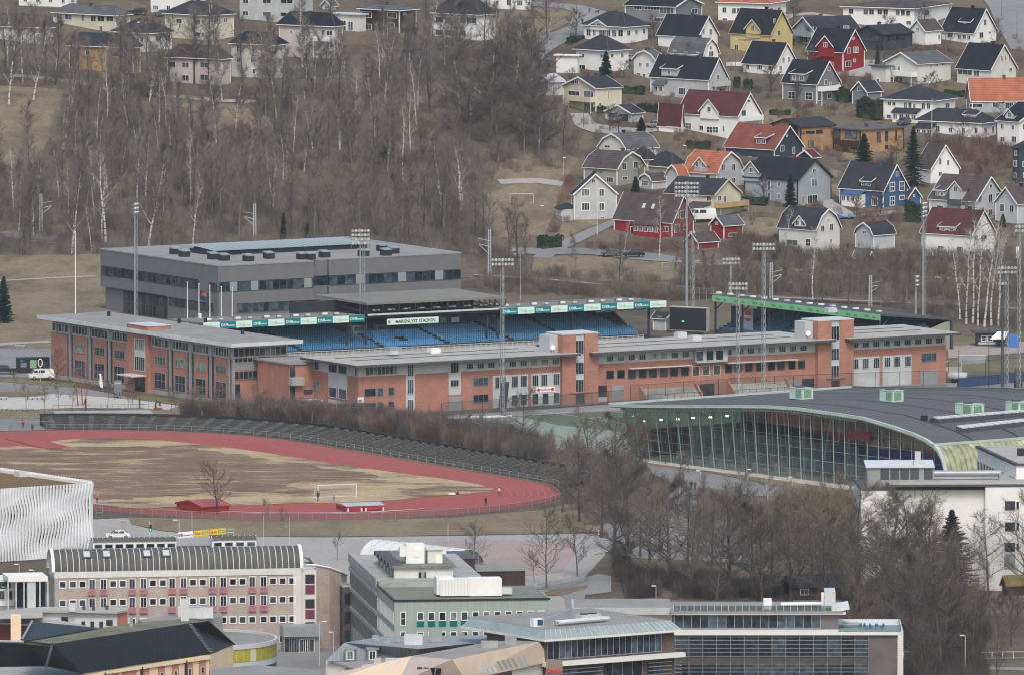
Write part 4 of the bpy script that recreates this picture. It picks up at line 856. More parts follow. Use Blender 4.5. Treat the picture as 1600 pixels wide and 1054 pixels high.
def dormer(b,LX,LY,h,rise,ridge,roofm,wall,fr,kind,c,w,dz,inset=0.,wn=2,dw=None):
 """on the slope facing the left face (ridge v) or the right face (ridge u); c = centre fraction, w metres, dz top above eave"""
 fr_u = ridge == 'u'; L = LX if fr_u else LY; y = L*c; sp = (LY if fr_u else LX)/2; wm = dw or wall
 T = (lambda d,s,z: (s,d,z)) if fr_u else (lambda d,s,z: (d,s,z)); k = MB(); r = MB(); t = MB(); i0 = inset
 zb = h+rise*(i0/sp)-.1; zt = h+dz; y0,y1 = y-w/2,y+w/2
 if kind == 'g':
  ap = zt; ze = max(zb+.4,ap-w*.48); back = min(sp,sp*(ap-h)/rise+.3); be = min(sp,sp*(ze-h)/rise+.2)
  k.poly([T(i0-.05,y0,zb-.6),T(i0-.05,y1,zb-.6),T(i0-.05,y1,ze),T(i0-.05,y,ap),T(i0-.05,y0,ze)])
  for yy in (y0,y1): k.poly([T(i0-.05,yy,zb-.6),T(be,yy,zb-.6),T(be,yy,ze),T(i0-.05,yy,ze)])
  for a in (-1,1):
   yy = y+a*(w/2+.35); z2 = ze-.35*(ap-ze)/(w/2)
   r.poly([T(i0-.45,y,ap+.18),T(back,y,ap+.18),T(be,yy,z2+.18),T(i0-.45,yy,z2+.18)])
   t.poly([T(i0-.46,y,ap+.22),T(i0-.46,yy,z2+.22),T(i0-.46,yy,z2-.1),T(i0-.46,y,ap-.1)])
 elif kind == 's':
  d0 = i0; zz = zt; back = min(sp,sp*(zz+.35-h)/rise)
  k.poly([T(d0-.03,y0,zb-.3),T(d0-.03,y1,zb-.3),T(d0-.03,y1,zz),T(d0-.03,y0,zz)])
  for yy in (y0,y1): k.poly([T(d0-.03,yy,zb-.3),T(back,yy,zz),T(d0-.03,yy,zz)])
  a,c_,z1 = y0-.3,y1+.3,min(h+rise,zz+.55); bk = min(sp,sp*(z1-h)/rise)
  r.poly([T(d0-.4,a,zz+.05),T(d0-.4,c_,zz+.05),T(bk,c_,z1+.25),T(bk,a,z1+.25)])
  for yy in (a,c_): t.poly([T(d0-.42,yy,zz-.05),T(d0-.42,yy,zz+.15),T(bk,yy,z1+.36),T(bk,yy,z1+.05)])
  t.poly([T(d0-.43,a,zz-.1),T(d0-.43,c_,zz-.1),T(d0-.43,c_,zz+.1),T(d0-.43,a,zz+.1)])
 o = k.build('dormer',wm,b); r.build('dormer_roof',roofm,o); t.build('verge_board',fr,o)
 F = b.R(i0-.06) if fr_u else b.L(i0-.06); n = wn; ww = min(1.1,w/n*.72); hh = min(1.2,(zt-zb)*.55)
 for i in range(n): win(F,(1 if fr_u else -1)*(y0+w*(i+.5)/n),max(zb+.12,zt-hh-(.35 if kind == 's' else w*.3)),ww,hh,fr=fr)
H = house
# --- upper left, behind the wood ---
H('cream one-storey house with dark hip roof and curtained windows, topmost at upper left',180,52,85,203,52,25,1.9,prof='hip',roofm='roof_grey',wall='cream',wins=[('L',146,29,8,9),('L',158,29,10,9),('L',172,29,10,9),('L',107,27,10,8),('L',93,26,8,8),('L',130,28,5,12),('R',190,27,4,8),('L',158,46,5,10)])
H('white house with dark hip roof and skylights behind the ochre house',229,84,178,269,45,53,2.9,prof='hip',roofm='roof_dark',wall='offwhite',wins=[('L',222,62,5,8),('R',247,60,8,8),('R',262,59,8,8),('L',232,62,5,8)],sky_=[(.3,.6),(.5,.6)])
H('ochre yellow two-storey house with dark hip roof behind the birches',208,117,109,219,62,75,2.9,prof='hip',roofm='roof_dark',wall='ochre',wins=[('L',180,84,14,9),('L',192,84,8,9),('L',137,83,6,8),('L',192,104,8,9),('L',168,104,8,9),('R',212,102,5,8)])
H('pale pink house with brown hip roof behind tall birches',347,135,262,360,60,93,2.7,prof='hip',roofm='roof_brown',wall='pink',wins=[('L',268,101,12,8),('L',290,102,10,8),('L',320,102,13,8),('L',320,121,13,9),('L',290,122,10,9)])
H('cream two-storey house with wide grey hip roof near the top edge',327,66,259,365,50,25,2.8,prof='hip',roofm='roof_dark',wall='cream',wins=[('L',308,34,10,7),('L',317,34,4,7),('L',308,54,10,7),('L',317,54,4,7),('R',352,32,6,7),('L',280,33,8,7),('R',335,50,5,12)])
H('grey apartment block with white windows at the top edge',459,38,375,489,62,-28,.3,prof='flat',roofm='roof_dark',wall='palegrey',trim=None,chim=0,wins=[('L',384,21,8,7),('L',384,2,8,7),('L',417,22,12,7),('L',448,23,18,7),('L',417,2,12,7),('L',448,2,18,7),('R',465,23,4,7),('R',480,22,4,7)])
H('white house with near-black hip roof seen through dark tree limbs',430,125,362,447,60,71,2.6,prof='hip',roofm='roof_black',wall='offwhite')
H('pinkish white house with black roof, balcony and blue car in front',522,94,437,535,60,42,2.9,prof='hip',roofm='roof_black',wall='pink',wins=[('L',470,50,4,4),('L',455,50,4,4),('L',515,52,9,7),('L',505,51,5,8),('L',487,73,4,6),('L',516,71,8,7),('R',530,70,6,7),('R',530,50,6,7),('L',500,86,14,6)],balc=('L',494,521,64,1.6,'white'))
H('dark brown timber house with low grey roof and white windows',624,54,563,650,52,17,.9,prof='hip',roofm='roof_grey',wall='brownwood',wins=[('L',573,23,14,9,dict(nx=3)),('L',573,42,14,9,dict(nx=3)),('L',613,24,13,9),('L',611,43,10,14),('R',632,22,4,4),('R',632,41,4,4)])
H('low white flat-roofed annex left of the dark brown timber house',562,52,522,572,52,24,.2,prof='flat',roofm='palesteel',wall='offwhite',trim=None,chim=0,wins=[('L',537,40,7,15),('L',548,41,7,13)])
H('white two-storey house with big dark hip roof and ribbon windows, top centre',748,66,677,774,52,24,3.6,prof='hip',roofm='roof_dark',wall='white',wins=[('L',687,31,11,9,dict(nx=1)),('L',706,32,18,9,dict(nx=2)),('L',724,32,8,9,dict(nx=1)),('L',737,32,14,9),('L',687,51,11,9),('L',706,52,18,9),('L',724,52,8,9)])
H('white house cut by the top edge right of the big hip roof',822,18,750,830,60,-18,2.5,prof='hip',wall='white')
H('dark flat garage with white edge hidden behind bare trees',640,96,598,655,60,80,.2,prof='flat',roofm='roof_dark',wall='midgrey',chim=0,name='garage',wins=[])
H('small white playhouse with gable roof at the top edge',517,18,504,526,40,9,1.2,ridge='u',roofm='roof_grey',wall='white',chim=0,name='shed',wins=[('L',510,12,4,4)])
H('brown-roofed pale house at the upper left corner',78,72,-12,84,64,44,2.8,prof='hip',roofm='roof_brown',wall='offwhite')
H('white house with glazed bays at the top left edge',108,14,30,120,60,-12,2,prof='hip',roofm='roof_dark',wall='white')
H('white block with dark plinth at the top edge between the cream houses',290,26,236,325,60,-14,.3,prof='flat',roofm='roof_dark',wall='white',trim=None,chim=0)
# --- right hillside ---
H('long dark grey house with ribbon windows, top centre right',1055,38,977,1096,58,11,1.8,roofm='roof_black',wall='midgrey',wins=[('L',985,10,9,4),('L',997,12,11,6,dict(nx=3)),('L',1019,13,22,6,dict(nx=5)),('L',1042,17,20,9,dict(nx=4)),('L',1030,31,15,7,dict(nx=3)),('R',1085,18,8,8),('R',1072,26,9,3)])
H('white house with orange-red roof at the top edge',1200,36,1122,1228,66,6,2.5,prof='hip',roofm='roof_orange',wall='white',wins=[('L',1132,16,6,8),('L',1147,17,6,8),('L',1155,17,6,8),('L',1165,18,6,8),('L',1186,18,6,8),('L',1195,18,6,8),('L',1133,32,7,6),('R',1205,17,4,8),('R',1217,16,4,8)])
H('white house with dark hip roof and arched gable window',977,70,912,1012,50,43,3.0,prof='hip',roofm='roof_dark',wall='white',dorm=(('g',.62,5.2,1.4,-.3,1),),wins=[('L',920,51,6,10),('L',929,51,4,10),('L',950,52,8,10,dict(nx=3)),('L',960,52,7,10),('L',970,52,7,10),('R',982,52,5,8),('R',994,50,4,7),('R',1006,49,4,7),('L',942,52,10,12,dict(nx=4))])
H('white villa with grey hip roof and chimney behind the cone spruce',950,114,900,982,48,80,2.9,prof='hip',roofm='roof_dark',wall='white',wins=[('L',909,87,8,6),('L',943,88,9,6,dict(nx=3)),('L',909,106,11,8),('R',956,87,4,6),('R',972,86,4,7),('L',940,108,8,6)])
H('low white terrace wall block left of the white villa',902,117,869,905,70,88,.2,prof='flat',roofm='white',wall='white',trim=None,chim=0,wins=[])
H('cream yellow house with gable balcony and twin chimneys',931,178,880,970,38,138,2.1,ridge='u',roofm='roof_dark',wall='cream',chim=2,wins=[('L',895,129,5,5),('L',901,129,5,5),('L',897,146,16,7,dict(nx=3)),('L',920,148,14,10,dict(nx=3)),('L',920,169,14,13,dict(nx=4)),('R',950,149,2,13,dict(nx=1)),('R',937,164,4,5)],balc=('L',894,930,159,1.4,'cream'))
H('pale conservatory-like annex with big windows behind bare trees',862,152,832,880,45,128,1.4,ridge='u',roofm='palegrey',wall='offwhite',chim=0,wins=[('L',840,134,5,10),('L',847,134,5,10),('L',854,134,5,10)])
bg_,LX,LY,h_,_ = H('open white double garage with a silver car inside',986,193,947,1004,42,177,1.5,ridge='u',roofm='roof_dark',wall='palegrey',chim=0,name='garage',wins=[])
bg_.L().panel('door_opening',-LY*.12,-LY*.9,.1,2.0,'black',.03)
H('big white house with maroon roof, cross gable and corner balcony',1152,220,1060,1188,50,181,4.7,roofm='roof_maroon',wall='white',dorm=(('g',.46,5.2,3.3,-.3,1),),chim=1,wins=[('L',1073,197,13,9,dict(nx=3,ny=2)),('L',1096,200,6,7),('L',1109,203,8,9,dict(nx=2,ny=2)),('L',1118,203,8,9,dict(nx=2,ny=2)),('L',1131,201,3,9),('R',1162,177,6,9),('R',1170,158,4,4),('L',1098,213,5,3),('L',1112,216,6,3)],balc=('R',1154,1186,189,1.3,'white'))
H('white low wing with maroon roof left of the big maroon-roofed house',1062,210,1029,1066,55,197,4.6,prof='g',roofm='roof_maroon',wall='white',chim=0,wins=[('L',1051,200,16,3,dict(nx=5))])
H('light grey-blue house with black roof, wide dormer and bay window',1107,158,1017,1136,50,124,4.5,roofm='roof_black',wall='palegrey',dorm=(('s',.68,4.6,1.9,0,1),),wins=[('L',1032,141,13,10,dict(nx=3)),('L',1066,143,10,10,dict(nx=3)),('L',1030,154,12,3),('R',1128,142,9,8),('R',1121,121,4,8),('R',1122,100,2,4)],balc=('R',1112,1135,135,1.2,'palegrey'),porch=('L',1026,1042,1.2,3.2,'roof_grey','palegrey'))
H('white house with navy black roof behind the grey hip-roofed house',1090,80,1028,1121,50,57,4.3,roofm='roof_black',wall='white',wins=[('R',1099,50,3,8),('R',1110,50,4,9),('R',1112,70,5,6)])
H('small white gambrel house with grey plinth',1026,126,990,1037,40,95,2.0,ridge='u',prof='k',roofm='roof_grey',wall='white',wins=[('L',1001,101,4,6),('L',1012,101,4,6),('L',998,116,6,3),('L',1017,116,6,3),('L',1007,120,4,9)])
H('house with rounded grey roof tucked behind the grey-blue house',1098,96,1046,1122,48,84,3.2,prof='k',roofm='roof_grey',wall='white')
H('yellow house with black roof and steep yellow cross gable',1203,88,1142,1237,50,54,5.2,roofm='roof_black',wall='yellow',fr='offwhite',trim='yellow',dorm=(('g',.42,4.2,3.2,-.2,1),),wins=[('L',1151,74,5,8),('L',1170,62,30,2,dict(nx=1)),('L',1185,76,7,8),('R',1217,52,4,8),('R',1203+14,75,5,9),('R',1210,33,3,7)])
H('white house with plain black gable roof below the yellow house',1212,119,1161,1244,48,101,4.6,roofm='roof_black',wall='white')
H('deep red house with black roof and red cross gable',1317,114,1262,1350,50,81,4.7,roofm='roof_black',wall='red',dorm=(('g',.45,4.6,3.4,-.5,1),),wins=[('L',1295,80,8,9,dict(nx=1)),('R',1326,79,4,9),('R',1335,78,3,9),('R',1339,78,3,9),('R',1333,60,3,4),('R',1325,100,8,9),('R',1335,95,3,5),('L',1300,102,4,9)])
H('white veranda house with low twin gables behind the deep red house',1276,76,1237,1345,28,52,3.2,ridge='u',roofm='roof_dark',wall='palegrey',wins=[('L',1269,45,4,6),('L',1256,62,12,8,dict(nx=4)),('R',1322,44,8,6,dict(nx=3))],balc=('L',1242,1274,58,1.2,'palegrey'))
H('black low-gabled house with recessed dark veranda',1379,82,1337,1424,42,54,1.7,ridge='u',roofm='roof_dark',wall='navy',trim='black',fr='darkgrey',wins=[('L',1362,60,26,7,dict(nx=5)),('R',1400,60,26,8,dict(nx=5)),('L',1352,76,6,8)])
H('long white two-storey house with brown hip roof near the top',1428,46,1317,1482,64,14,1.4,prof='hip',roofm='roof_brown',wall='white',wins=[('L',1330,18,7,8),('L',1353,19,7,8),('L',1362,19,7,8),('L',1375,19,7,8),('L',1384,19,7,8),('L',1403,20,6,8),('L',1411,20,6,8),('L',1419,21,6,8),('L',1420,36,7,6),('R',1448,20,6,8)])
H('white garage with small brown gable roof',1446,73,1422,1470,45,48,2.2,ridge='u',roofm='roof_brown',wall='white',chim=0,name='garage',wins=[('L',1434,46,4,5),('R',1467,58,3,7)])
H('white house with navy roof and small white dormer',1521,70,1471,1556,48,51,5.1,roofm='roof_black',wall='white',dorm=(('s',.38,3.2,2.2,1.4,1,'white'),),wins=[('L',1485,55,8,8,dict(nx=2)),('L',1499,58,5,6),('L',1507,58,5,6),('L',1514,59,5,6),('R',1533,55,6,9),('R',1539,35,4,9),('R',1546,51,4,4)])
H('white-gabled house with broad black roof, second from right edge',1547,136,1495,1587,46,109,5.3,roofm='roof_black',wall='offwhite',wins=[('L',1508,113,20,8,dict(nx=3)),('L',1526,115,8,8),('R',1565,92,3,8),('R',1571,91,3,8),('R',1577,90,3,8),('R',1579,109,5,5)])
H('cream-white house with low grey gable and wide balcony',1434,134,1384,1485,42,100,2.2,ridge='u',roofm='roof_grey',wall='offwhite',wins=[('L',1391,107,4,9),('L',1398,107,4,9),('L',1405,108,4,9),('L',1394,124,5,7),('L',1401,124,5,7),('L',1408,125,5,7),('R',1454,103,3,4),('R',1464,102,3,4),('R',1473,101,3,4),('R',1435+10,125,5,7)],balc=('L',1404,1433,119,2.0,'white'))
H('low white wing left of the cream-white balcony house',1384,131,1361,1390,42,105,.3,prof='flat',roofm='roof_grey',wall='offwhite',chim=0,wins=[('L',1372,126,4,6)])
H('dark grey house with white balcony and wide slate dormer',1276,165,1223,1311,50,131,4.7,roofm='roof_black',wall='midgrey',dorm=(('s',.55,4.4,2.0,0,2),),wins=[('L',1237,149,10,11,dict(nx=2,ny=2)),('L',1264,150,10,11,dict(nx=2,ny=2)),('R',1281,152,7,10),('R',1296,150,6,8),('R',1295,108,4,5),('R',1290,129,4,8),('R',1297,131,3,5)],balc=('R',1277,1307,142,1.3,'white'))
H('small dark grey gabled garage with round-framed window',1355,168,1332,1376,42,143,2.0,ridge='u',roofm='roof_dark',wall='midgrey',chim=0,name='garage',wins=[('L',1343,139,5,6)])
H('white two-storey house with wide dark hip roof and door canopy',1459,192,1380,1492,60,158,2.6,prof='hip',roofm='roof_dark',wall='white',wins=[('L',1390,162,5,6),('L',1397,162,5,6),('L',1415,165,5,9),('L',1422,165,5,9),('L',1429,166,4,8),('L',1443,166,5,9),('L',1451,166,5,9),('L',1389,182,6,6),('R',1480,165,6,8),('L',1432,183,5,7)],porch=('L',1400,1438,1.8,2.2,'roof_dark','white'))
H('grey house under a large orange tiled roof at the right edge',1519,178,1510,1660,10,157,4.6,ridge='u',roofm='roof_orange',wall='bluegrey',wins=[('R',1525,165,18,6),('R',1555,164,8,7),('R',1577,165,12,9,dict(nx=4))])
H('white house with black hip and corner stairs at the right edge',1592,232,1558,1660,45,190,3.5,roofm='roof_black',wall='white',dorm=(('g',.5,2.5,2.6,.5,1),))
H('wide white house with brown-grey hip roof and porch pavilion',1534,218,1434,1556,58,193,2.6,prof='hip',roofm='roof_dark',wall='white',dorm=(('s',.22,3.2,1.7,1.0,2,'white'),),porch=('L',1436,1462,1.6,2.2,'roof_dark','white'))
H('new timber-clad house with dark sheet roof, left of the pair',1251,240,1205,1303,40,199,1.5,ridge='u',roofm='roof_dark',wall='timber',trim='brownwood',fr='brownwood',chim=1,wins=[('R',1255,208,5,4,dict(nx=1)),('R',1262,207,5,4,dict(nx=1)),('R',1269,207,7,4,dict(nx=1)),('R',1280,206,9,5,dict(nx=1)),('R',1267,225,8,10,dict(nx=1)),('L',1240,205,12,20,dict(nx=2)),('L',1215,203,10,10)])
H('new timber-clad house with flat grey roof and slit windows, right of the pair',1344,242,1303,1411,40,204,.5,prof='flat',roofm='roof_grey',wall='timber',trim='brownwood',fr='brownwood',wins=[('R',1373,214,5,15,dict(nx=1)),('R',1385,213,4,15,dict(nx=1)),('R',1400,212,2,15,dict(nx=1)),('L',1330,210,16,12,dict(nx=3)),('L',1309,212,8,20,dict(nx=1)),('R',1385,230,4,5),('L',1335,232,10,3)],balc=('L',1311,1342,227,1.4,'brownwood'))
H('dark navy house with brown-red roof and white windows',1210,250,1133,1254,50,233,4.7,roofm='roof_red',wall='navy',dorm=(('s',.3,3.0,2.3,.6,2),),wins=[('R',1222,232,5,9),('R',1240,235,3,10),('R',1229,212,2,4),('L',1170,250,9,10,dict(nx=1)),('R',1215,246,4,5)])
H('little maroon gabled shed right of the dark navy house',1270,250,1248,1279,44,246,1.3,ridge='u',roofm='roof_maroon',wall='brownwood',chim=0,name='shed',wins=[])
H('cream gambrel house with grey roof behind the grey-green one',979,252,936,1027,42,232,2.9,ridge='u',prof='k',roofm='roof_grey',wall='offwhite',wins=[('L',959,215,5,4),('L',949,229,8,4)])
H('grey-green gambrel house with brown roof',964,292,913,1007,50,263,3.2,prof='k',roofm='roof_brown',wall='greengrey',chim=1,wins=[('L',953,281,10,8,dict(nx=3)),('R',975,260,6,10),('R',993,258,6,10),('R',976,279,7,5),('R',985,246,3,3),('R',1000,260,3,4)])
H('cream house with dark hip roof between the gambrel houses',1012,270,988,1024,45,250,2.2,prof='hip',roofm='roof_dark',wall='cream',wins=[('L',1003,260,5,8)])
H('low house with broad slate hip roof left of the orange gambrel house',1050,276,1010,1073,44,262,2.9,prof='hip',roofm='roof_dark',wall='cream',wins=[])
H('light grey gambrel house with orange roof and arched dormer',1120,296,1069,1161,48,270,4.2,prof='k',roofm='roof_orange',wall='palegrey',dorm=(('g',.5,3.6,3.2,0,2),),wins=[('R',1130,262,5,10),('R',1146,261,5,10),('R',1130,281,5,8),('R',1146,282,5,8),('L',1082,284,8,8)])
H('little pale annex with orange roof left of the orange gambrel house',1062,297,1041,1074,45,276,2.3,ridge='u',prof='k',roofm='roof_orange',wall='palegrey',chim=0,wins=[('L',1052,288,4,10)])
H('small grey garage with white window beside the little dark spruce',1019,298,1000,1043,42,282,1.3,ridge='u',prof='c',roofm='roof_brown',wall='palegrey',chim=0,name='garage',wins=[('L',1008,286,9,8,dict(nx=3,ny=2))])
H('light grey two-storey house with white trim, gable to the front',897,346,893,963,12,303,4.1,roofm='roof_dark',wall='palegrey',wins=[('R',915,301,12,12,dict(nx=3,tk=.16)),('R',940,301,8,12,dict(nx=2,tk=.16)),('R',915,323,12,12,dict(nx=3,tk=.16)),('R',940,323,8,12,dict(nx=2,tk=.16)),('R',927,283,5,6),('R',941,340,6,3)],porch=('L',886,896,2.5,2.6,'roof_dark','palegrey'))
H('barn-red house with brown roof, skylights and white glazed bay',1050,374,960,1083,50,347,5.3,roofm='roof_brown',wall='red',sky_=[(.42,.5),(.58,.5)],wins=[('R',1057,357,7,12,dict(nx=2)),('R',1058,335,4,12),('R',1067,335,7,12),('R',1070,355,4,8),('L',990,360,8,10),('L',1040,358,8,8)],porch=('L',997,1036,1.6,3.0,'roof_brown','red'))
H('cream house with dark roof and new timber balcony',1115,340,1040,1156,54,305,3.0,roofm='roof_dark',wall='cream',trim='cream',wins=[('L',1108,310,7,8,dict(nx=3)),('R',1124,310,5,8),('R',1132,311,4,10),('L',1060,308,6,6),('L',1107,331,7,7)],balc=('R',1116,1160,324,1.8,'timber_new'),porch=('L',1084,1110,2.5,2.4,'roof_brown','offwhite')) if mat('timber_new',(.48,.33,.18),.75,.12) else 0
H('bright red shed with grey gable roof and white trim',1131,376,1111,1160,42,352,1.7,ridge='u',roofm='roof_grey',wall='red',chim=0,name='shed',wins=[('L',1120,349,4,4),('R',1145,367,12,6,dict(nx=4))])
H('small red shed with brown roof below the bright red one',1091,392,1072,1122,42,378,1.7,ridge='u',roofm='roof_brown',wall='red',chim=0,name='shed',wins=[])
H('plain grey house with black roof, twin gables and wide window ledge',1246,322,1164,1298,50,281,4.0,roofm='roof_black',wall='bluegrey',trim='black',dorm=(('g',.86,4.4,3.4,-.3,1),),wins=[('R',1272,285,8,12),('R',1255,313,4,14),('R',1269,312,14,14,dict(nx=4)),('R',1272,267,5,5),('L',1217,288,4,8),('L',1202,290,4,14),('L',1202,308,4,14),('L',1217,307,4,8)])
H('blue house with dark grey roof, white trim and glazed veranda',1380,327,1312,1418,48,297,5.2,roofm='roof_dark',wall='blue',dorm=(('s',.42,3.0,1.6,.5,2),),wins=[('R',1394,292,7,14,dict(nx=2,ny=2,tk=.18)),('R',1409,291,7,14,dict(nx=2,ny=2,tk=.18)),('R',1394,314,7,14,dict(nx=2,ny=2,tk=.18)),('R',1409,309,7,7,dict(nx=2,tk=.18)),('R',1402,272,4,7),('L',1367,315,9,13,dict(nx=3,tk=.2)),('L',1319,309,6,10)],porch=('L',1323,1352,1.8,3.0,'blue','white'))
H('small blue annex with white gable trim right of the blue house',1419,322,1412,1438,30,308,1.9,roofm='roof_brown',wall='blue',chim=0,name='shed',wins=[('R',1428,306,3,4)])
H('white house with steep dark brown roof behind the tall spruce',1454,289,1430,1498,30,264,5.0,roofm='roof_brown',wall='white',wins=[('R',1469,252,4,10),('R',1481,254,3,8),('R',1469,272,5,6),('R',1473,238,2,3)])
H('pale blue-white house with brown roof and steep white cross gable',1524,346,1453,1569,50,314,4.8,roofm='roof_brown',wall='lightpanel',dorm=(('g',.42,3.4,4.0,-.2,1),('s',.8,2.6,1.8,.4,2)),wins=[('R',1531,311,5,10),('R',1547,310,6,12),('R',1559,308,6,12),('R',1547,332,5,9),('R',1548,291,4,6),('L',1469,327,9,11,dict(nx=3)),('L',1490,330,6,10),('L',1513,330,10,9,dict(nx=3))],balc=('L',1484,1503,320,1.0,'darkgrey'))
H('light blue-grey gabled house at the right edge above the maroon roof',1590,352,1556,1640,40,318,3.2,ridge='u',roofm='roof_brown',wall='lightpanel',wins=[('L',1566,325,6,11),('L',1581,326,6,11),('L',1573,308,4,4)])
H('white house with dark red roof and shed dormer above the railway',1517,407,1440,1554,52,367,4.8,roofm='roof_maroon',wall='white',dorm=(('s',.5,4.4,1.4,.4,2),),wins=[('L',1470,390,9,11,dict(nx=4)),('L',1500,391,9,11,dict(nx=4)),('R',1543,393,5,6),('R',1531,350,2,5),('R',1525,372,5,8),('R',1537,371,8,6)])
H('pale gambrel house with black roof and small gabled dormer',1274,402,1217,1312,48,358,4.0,prof='k',roofm='roof_dark',wall='offwhite',dorm=(('g',.42,3.2,2.6,.1,2,'white'),),wins=[('L',1263,379,7,11,dict(nx=2,ny=2)),('L',1238,379,16,8),('R',1285,357,5,9),('R',1299,355,5,10),('R',1298,376,3,6),('R',1294,343,3,3)])
H('small pale blue-grey gambrel cottage between the two white houses',1365,392,1337,1397,42,366,2.2,ridge='u',prof='c',roofm='roof_dark',wall='lightpanel',wins=[('L',1351,363,5,4)])
H('tiny grey shed in the brush below the gambrel cottage',1356,416,1335,1362,60,402,1.0,roofm='roof_grey',wall='palegrey',chim=0,name='shed',wins=[])
H('black-clad house cut by the right edge on the brown slope',1592,287,1582,1650,30,232,1.8,roofm='roof_dark',wall='navy',trim=None)
H('white outbuilding at the far right edge above the slope',1600,228,1566,1660,48,195,2.5,roofm='roof_dark',wall='white')
# ======================= LARGE BUILDINGS =======================
def hb(b,py,base): return (base-py)/b.sc
# ---- grey school building ----
b = Bd('school_building','large grey flat-roofed building with dark ribbon windows behind the stadium','school',341,512,31)
LX,LY = b.ax(730),b.ay(157); HT = 12.4; a1,a2 = b.ax(490),b.ax(512,0)
yr = 3.2
x2 = b.ax(511,yr)
w = MB(); z1 = 6.6; zb0 = 3.9
w.prism([(0,0,HT-3.0),(a1,0,HT-3.0),(a1,yr,HT-3.0),(x2,yr,HT-3.0),(x2,yr-.0,HT-3.0),(LX,yr-.8,HT-3.0),(LX,LY*.8,HT-3.0),(0,LY,HT-3.0)],HT-3.2-z1+.2)
w2 = MB()
def ring(mb,z0,z1,o=0.): mb.prism([(-o,-o,z1),(a1+o,-o,z1),(a1+o,yr,z1),(x2-o,yr,z1),(x2-o,yr-.8-o,z1),(LX+o,yr-.8-o,z1),(LX+o,LY+o,z1),(-o,LY+o,z1)],z1-z0)
mb = MB(); ring(mb,9.2,HT,.0); mb.build('upper_wall','greyblock',b)
mb = MB(); ring(mb,7.2,9.2,-.25); mb.build('window_storey','pane_dark',b)
mb = MB(); ring(mb,4.9,7.2,.0); mb.build('middle_wall','greyblock',b)
mb = MB(); ring(mb,-1,4.9,-.8); mb.build('ground_storey','greyblock',b)
yA = b.ay(262)
mb = MB(); mb.box((-.02,-.02,-1),(LX*.99,.4,4.9)); mb.box((-.02,.4,-1),(.4,b.ay(262),4.9)); mb.build('front_wall','greyblock',b)
mb = MB(); ring(mb,HT,HT+.25,.08); mb.build('parapet','steel',b)
mb = MB(); ring(mb,HT+.25,HT+.28,-.5); mb.build('roof','roof_felt',b)
FR,FL = b.R(),b.L()
b2 = b.R(yr-.8)
band(FL,'ribbon_window',FL.s_(158),FL.s_(190),7.3,9.1,5,'darkgrey','pane_dark',.02); band(FL,'ribbon_window',FL.s_(202),FL.s_(311),7.3,9.1,15,'darkgrey','pane_dark',.02)
FL.panel('wall_pier',FL.s_(311),0,7.2,9.2,'greyblock',.01,.4); band(FL,'ribbon_window',FL.s_(327),FL.s_(340.5),7.2,9.0,2,'darkgrey','pane_dark',.03)
band(FR,'ribbon_window',0.1,a1-.1,7.2,9.1,14,'darkgrey','pane_blue',.02); band(b2,'ribbon_window',x2+.1,LX-.1,7.2,9.1,17,'darkgrey','pane_blue',.02)
for x in (.2,.52,.8): b2.panel('blank_panel',x2+(LX-x2)*x,x2+(LX-x2)*x+1.9,7.25,9.15,'steel',.14)
for x in (.12,.34,.9): FR.panel('blank_panel',a1*x,a1*x+1.7,7.25,9.15,'steel',.14)
band(FR,'ribbon_window',FR.s_(371),FR.s_(500),2.8,4.7,16,'darkgrey','pane_blue',.03)
band(FL,'ribbon_window',FL.s_(264),FL.s_(334),3.0,4.8,8,'darkgrey','pane_dark',.03)
gl = b.L(.78); band(gl,'glazed_wall',gl.s_(194),gl.s_(262),.1,4.7,12,'darkgrey','pane_dark',.05,ny=2)
MB().box((LX*.18,LY*.42,HT+.28),(LX*.80,LY*.62,HT+1.2)).build('rooflight_base','black',b)
mb = MB(); n = 24; mat('rooflight',(.30,.34,.35),.3,.1)
for i in range(n):
 x0 = LX*.18+LX*.62*i/n; x1 = LX*.18+LX*.62*(i+1)/n-.15; mb.poly([(x0,LY*.41,HT+1.3),(x1,LY*.41,HT+1.3),(x1,LY*.63,HT+1.9),(x0,LY*.63,HT+1.9)])
mb.build('rooflight_glazing','rooflight',b)
for px,py in [(274,393),(288,397),(312,390),(333,401),(350,403),(388,404),(420,400),(472,401),(484,401),(507,398),(568,396),(597,388),(603,395),(615,392)]:
 p = b.P(px,py+4,b.c.z+HT+.3)
 t = MB(); t.box((-.9,-.9,0),(.9,.9,1.1)); o = t.build('smoke_vent','black',b,(p.x,p.y,HT+.29)); t = MB(); t.prism([(-.98,-.98,1.25),(.98,-.98,1.25),(.98,.98,1.5),(-.98,.98,1.5)],.15); t.build('vent_lid','steel',o)
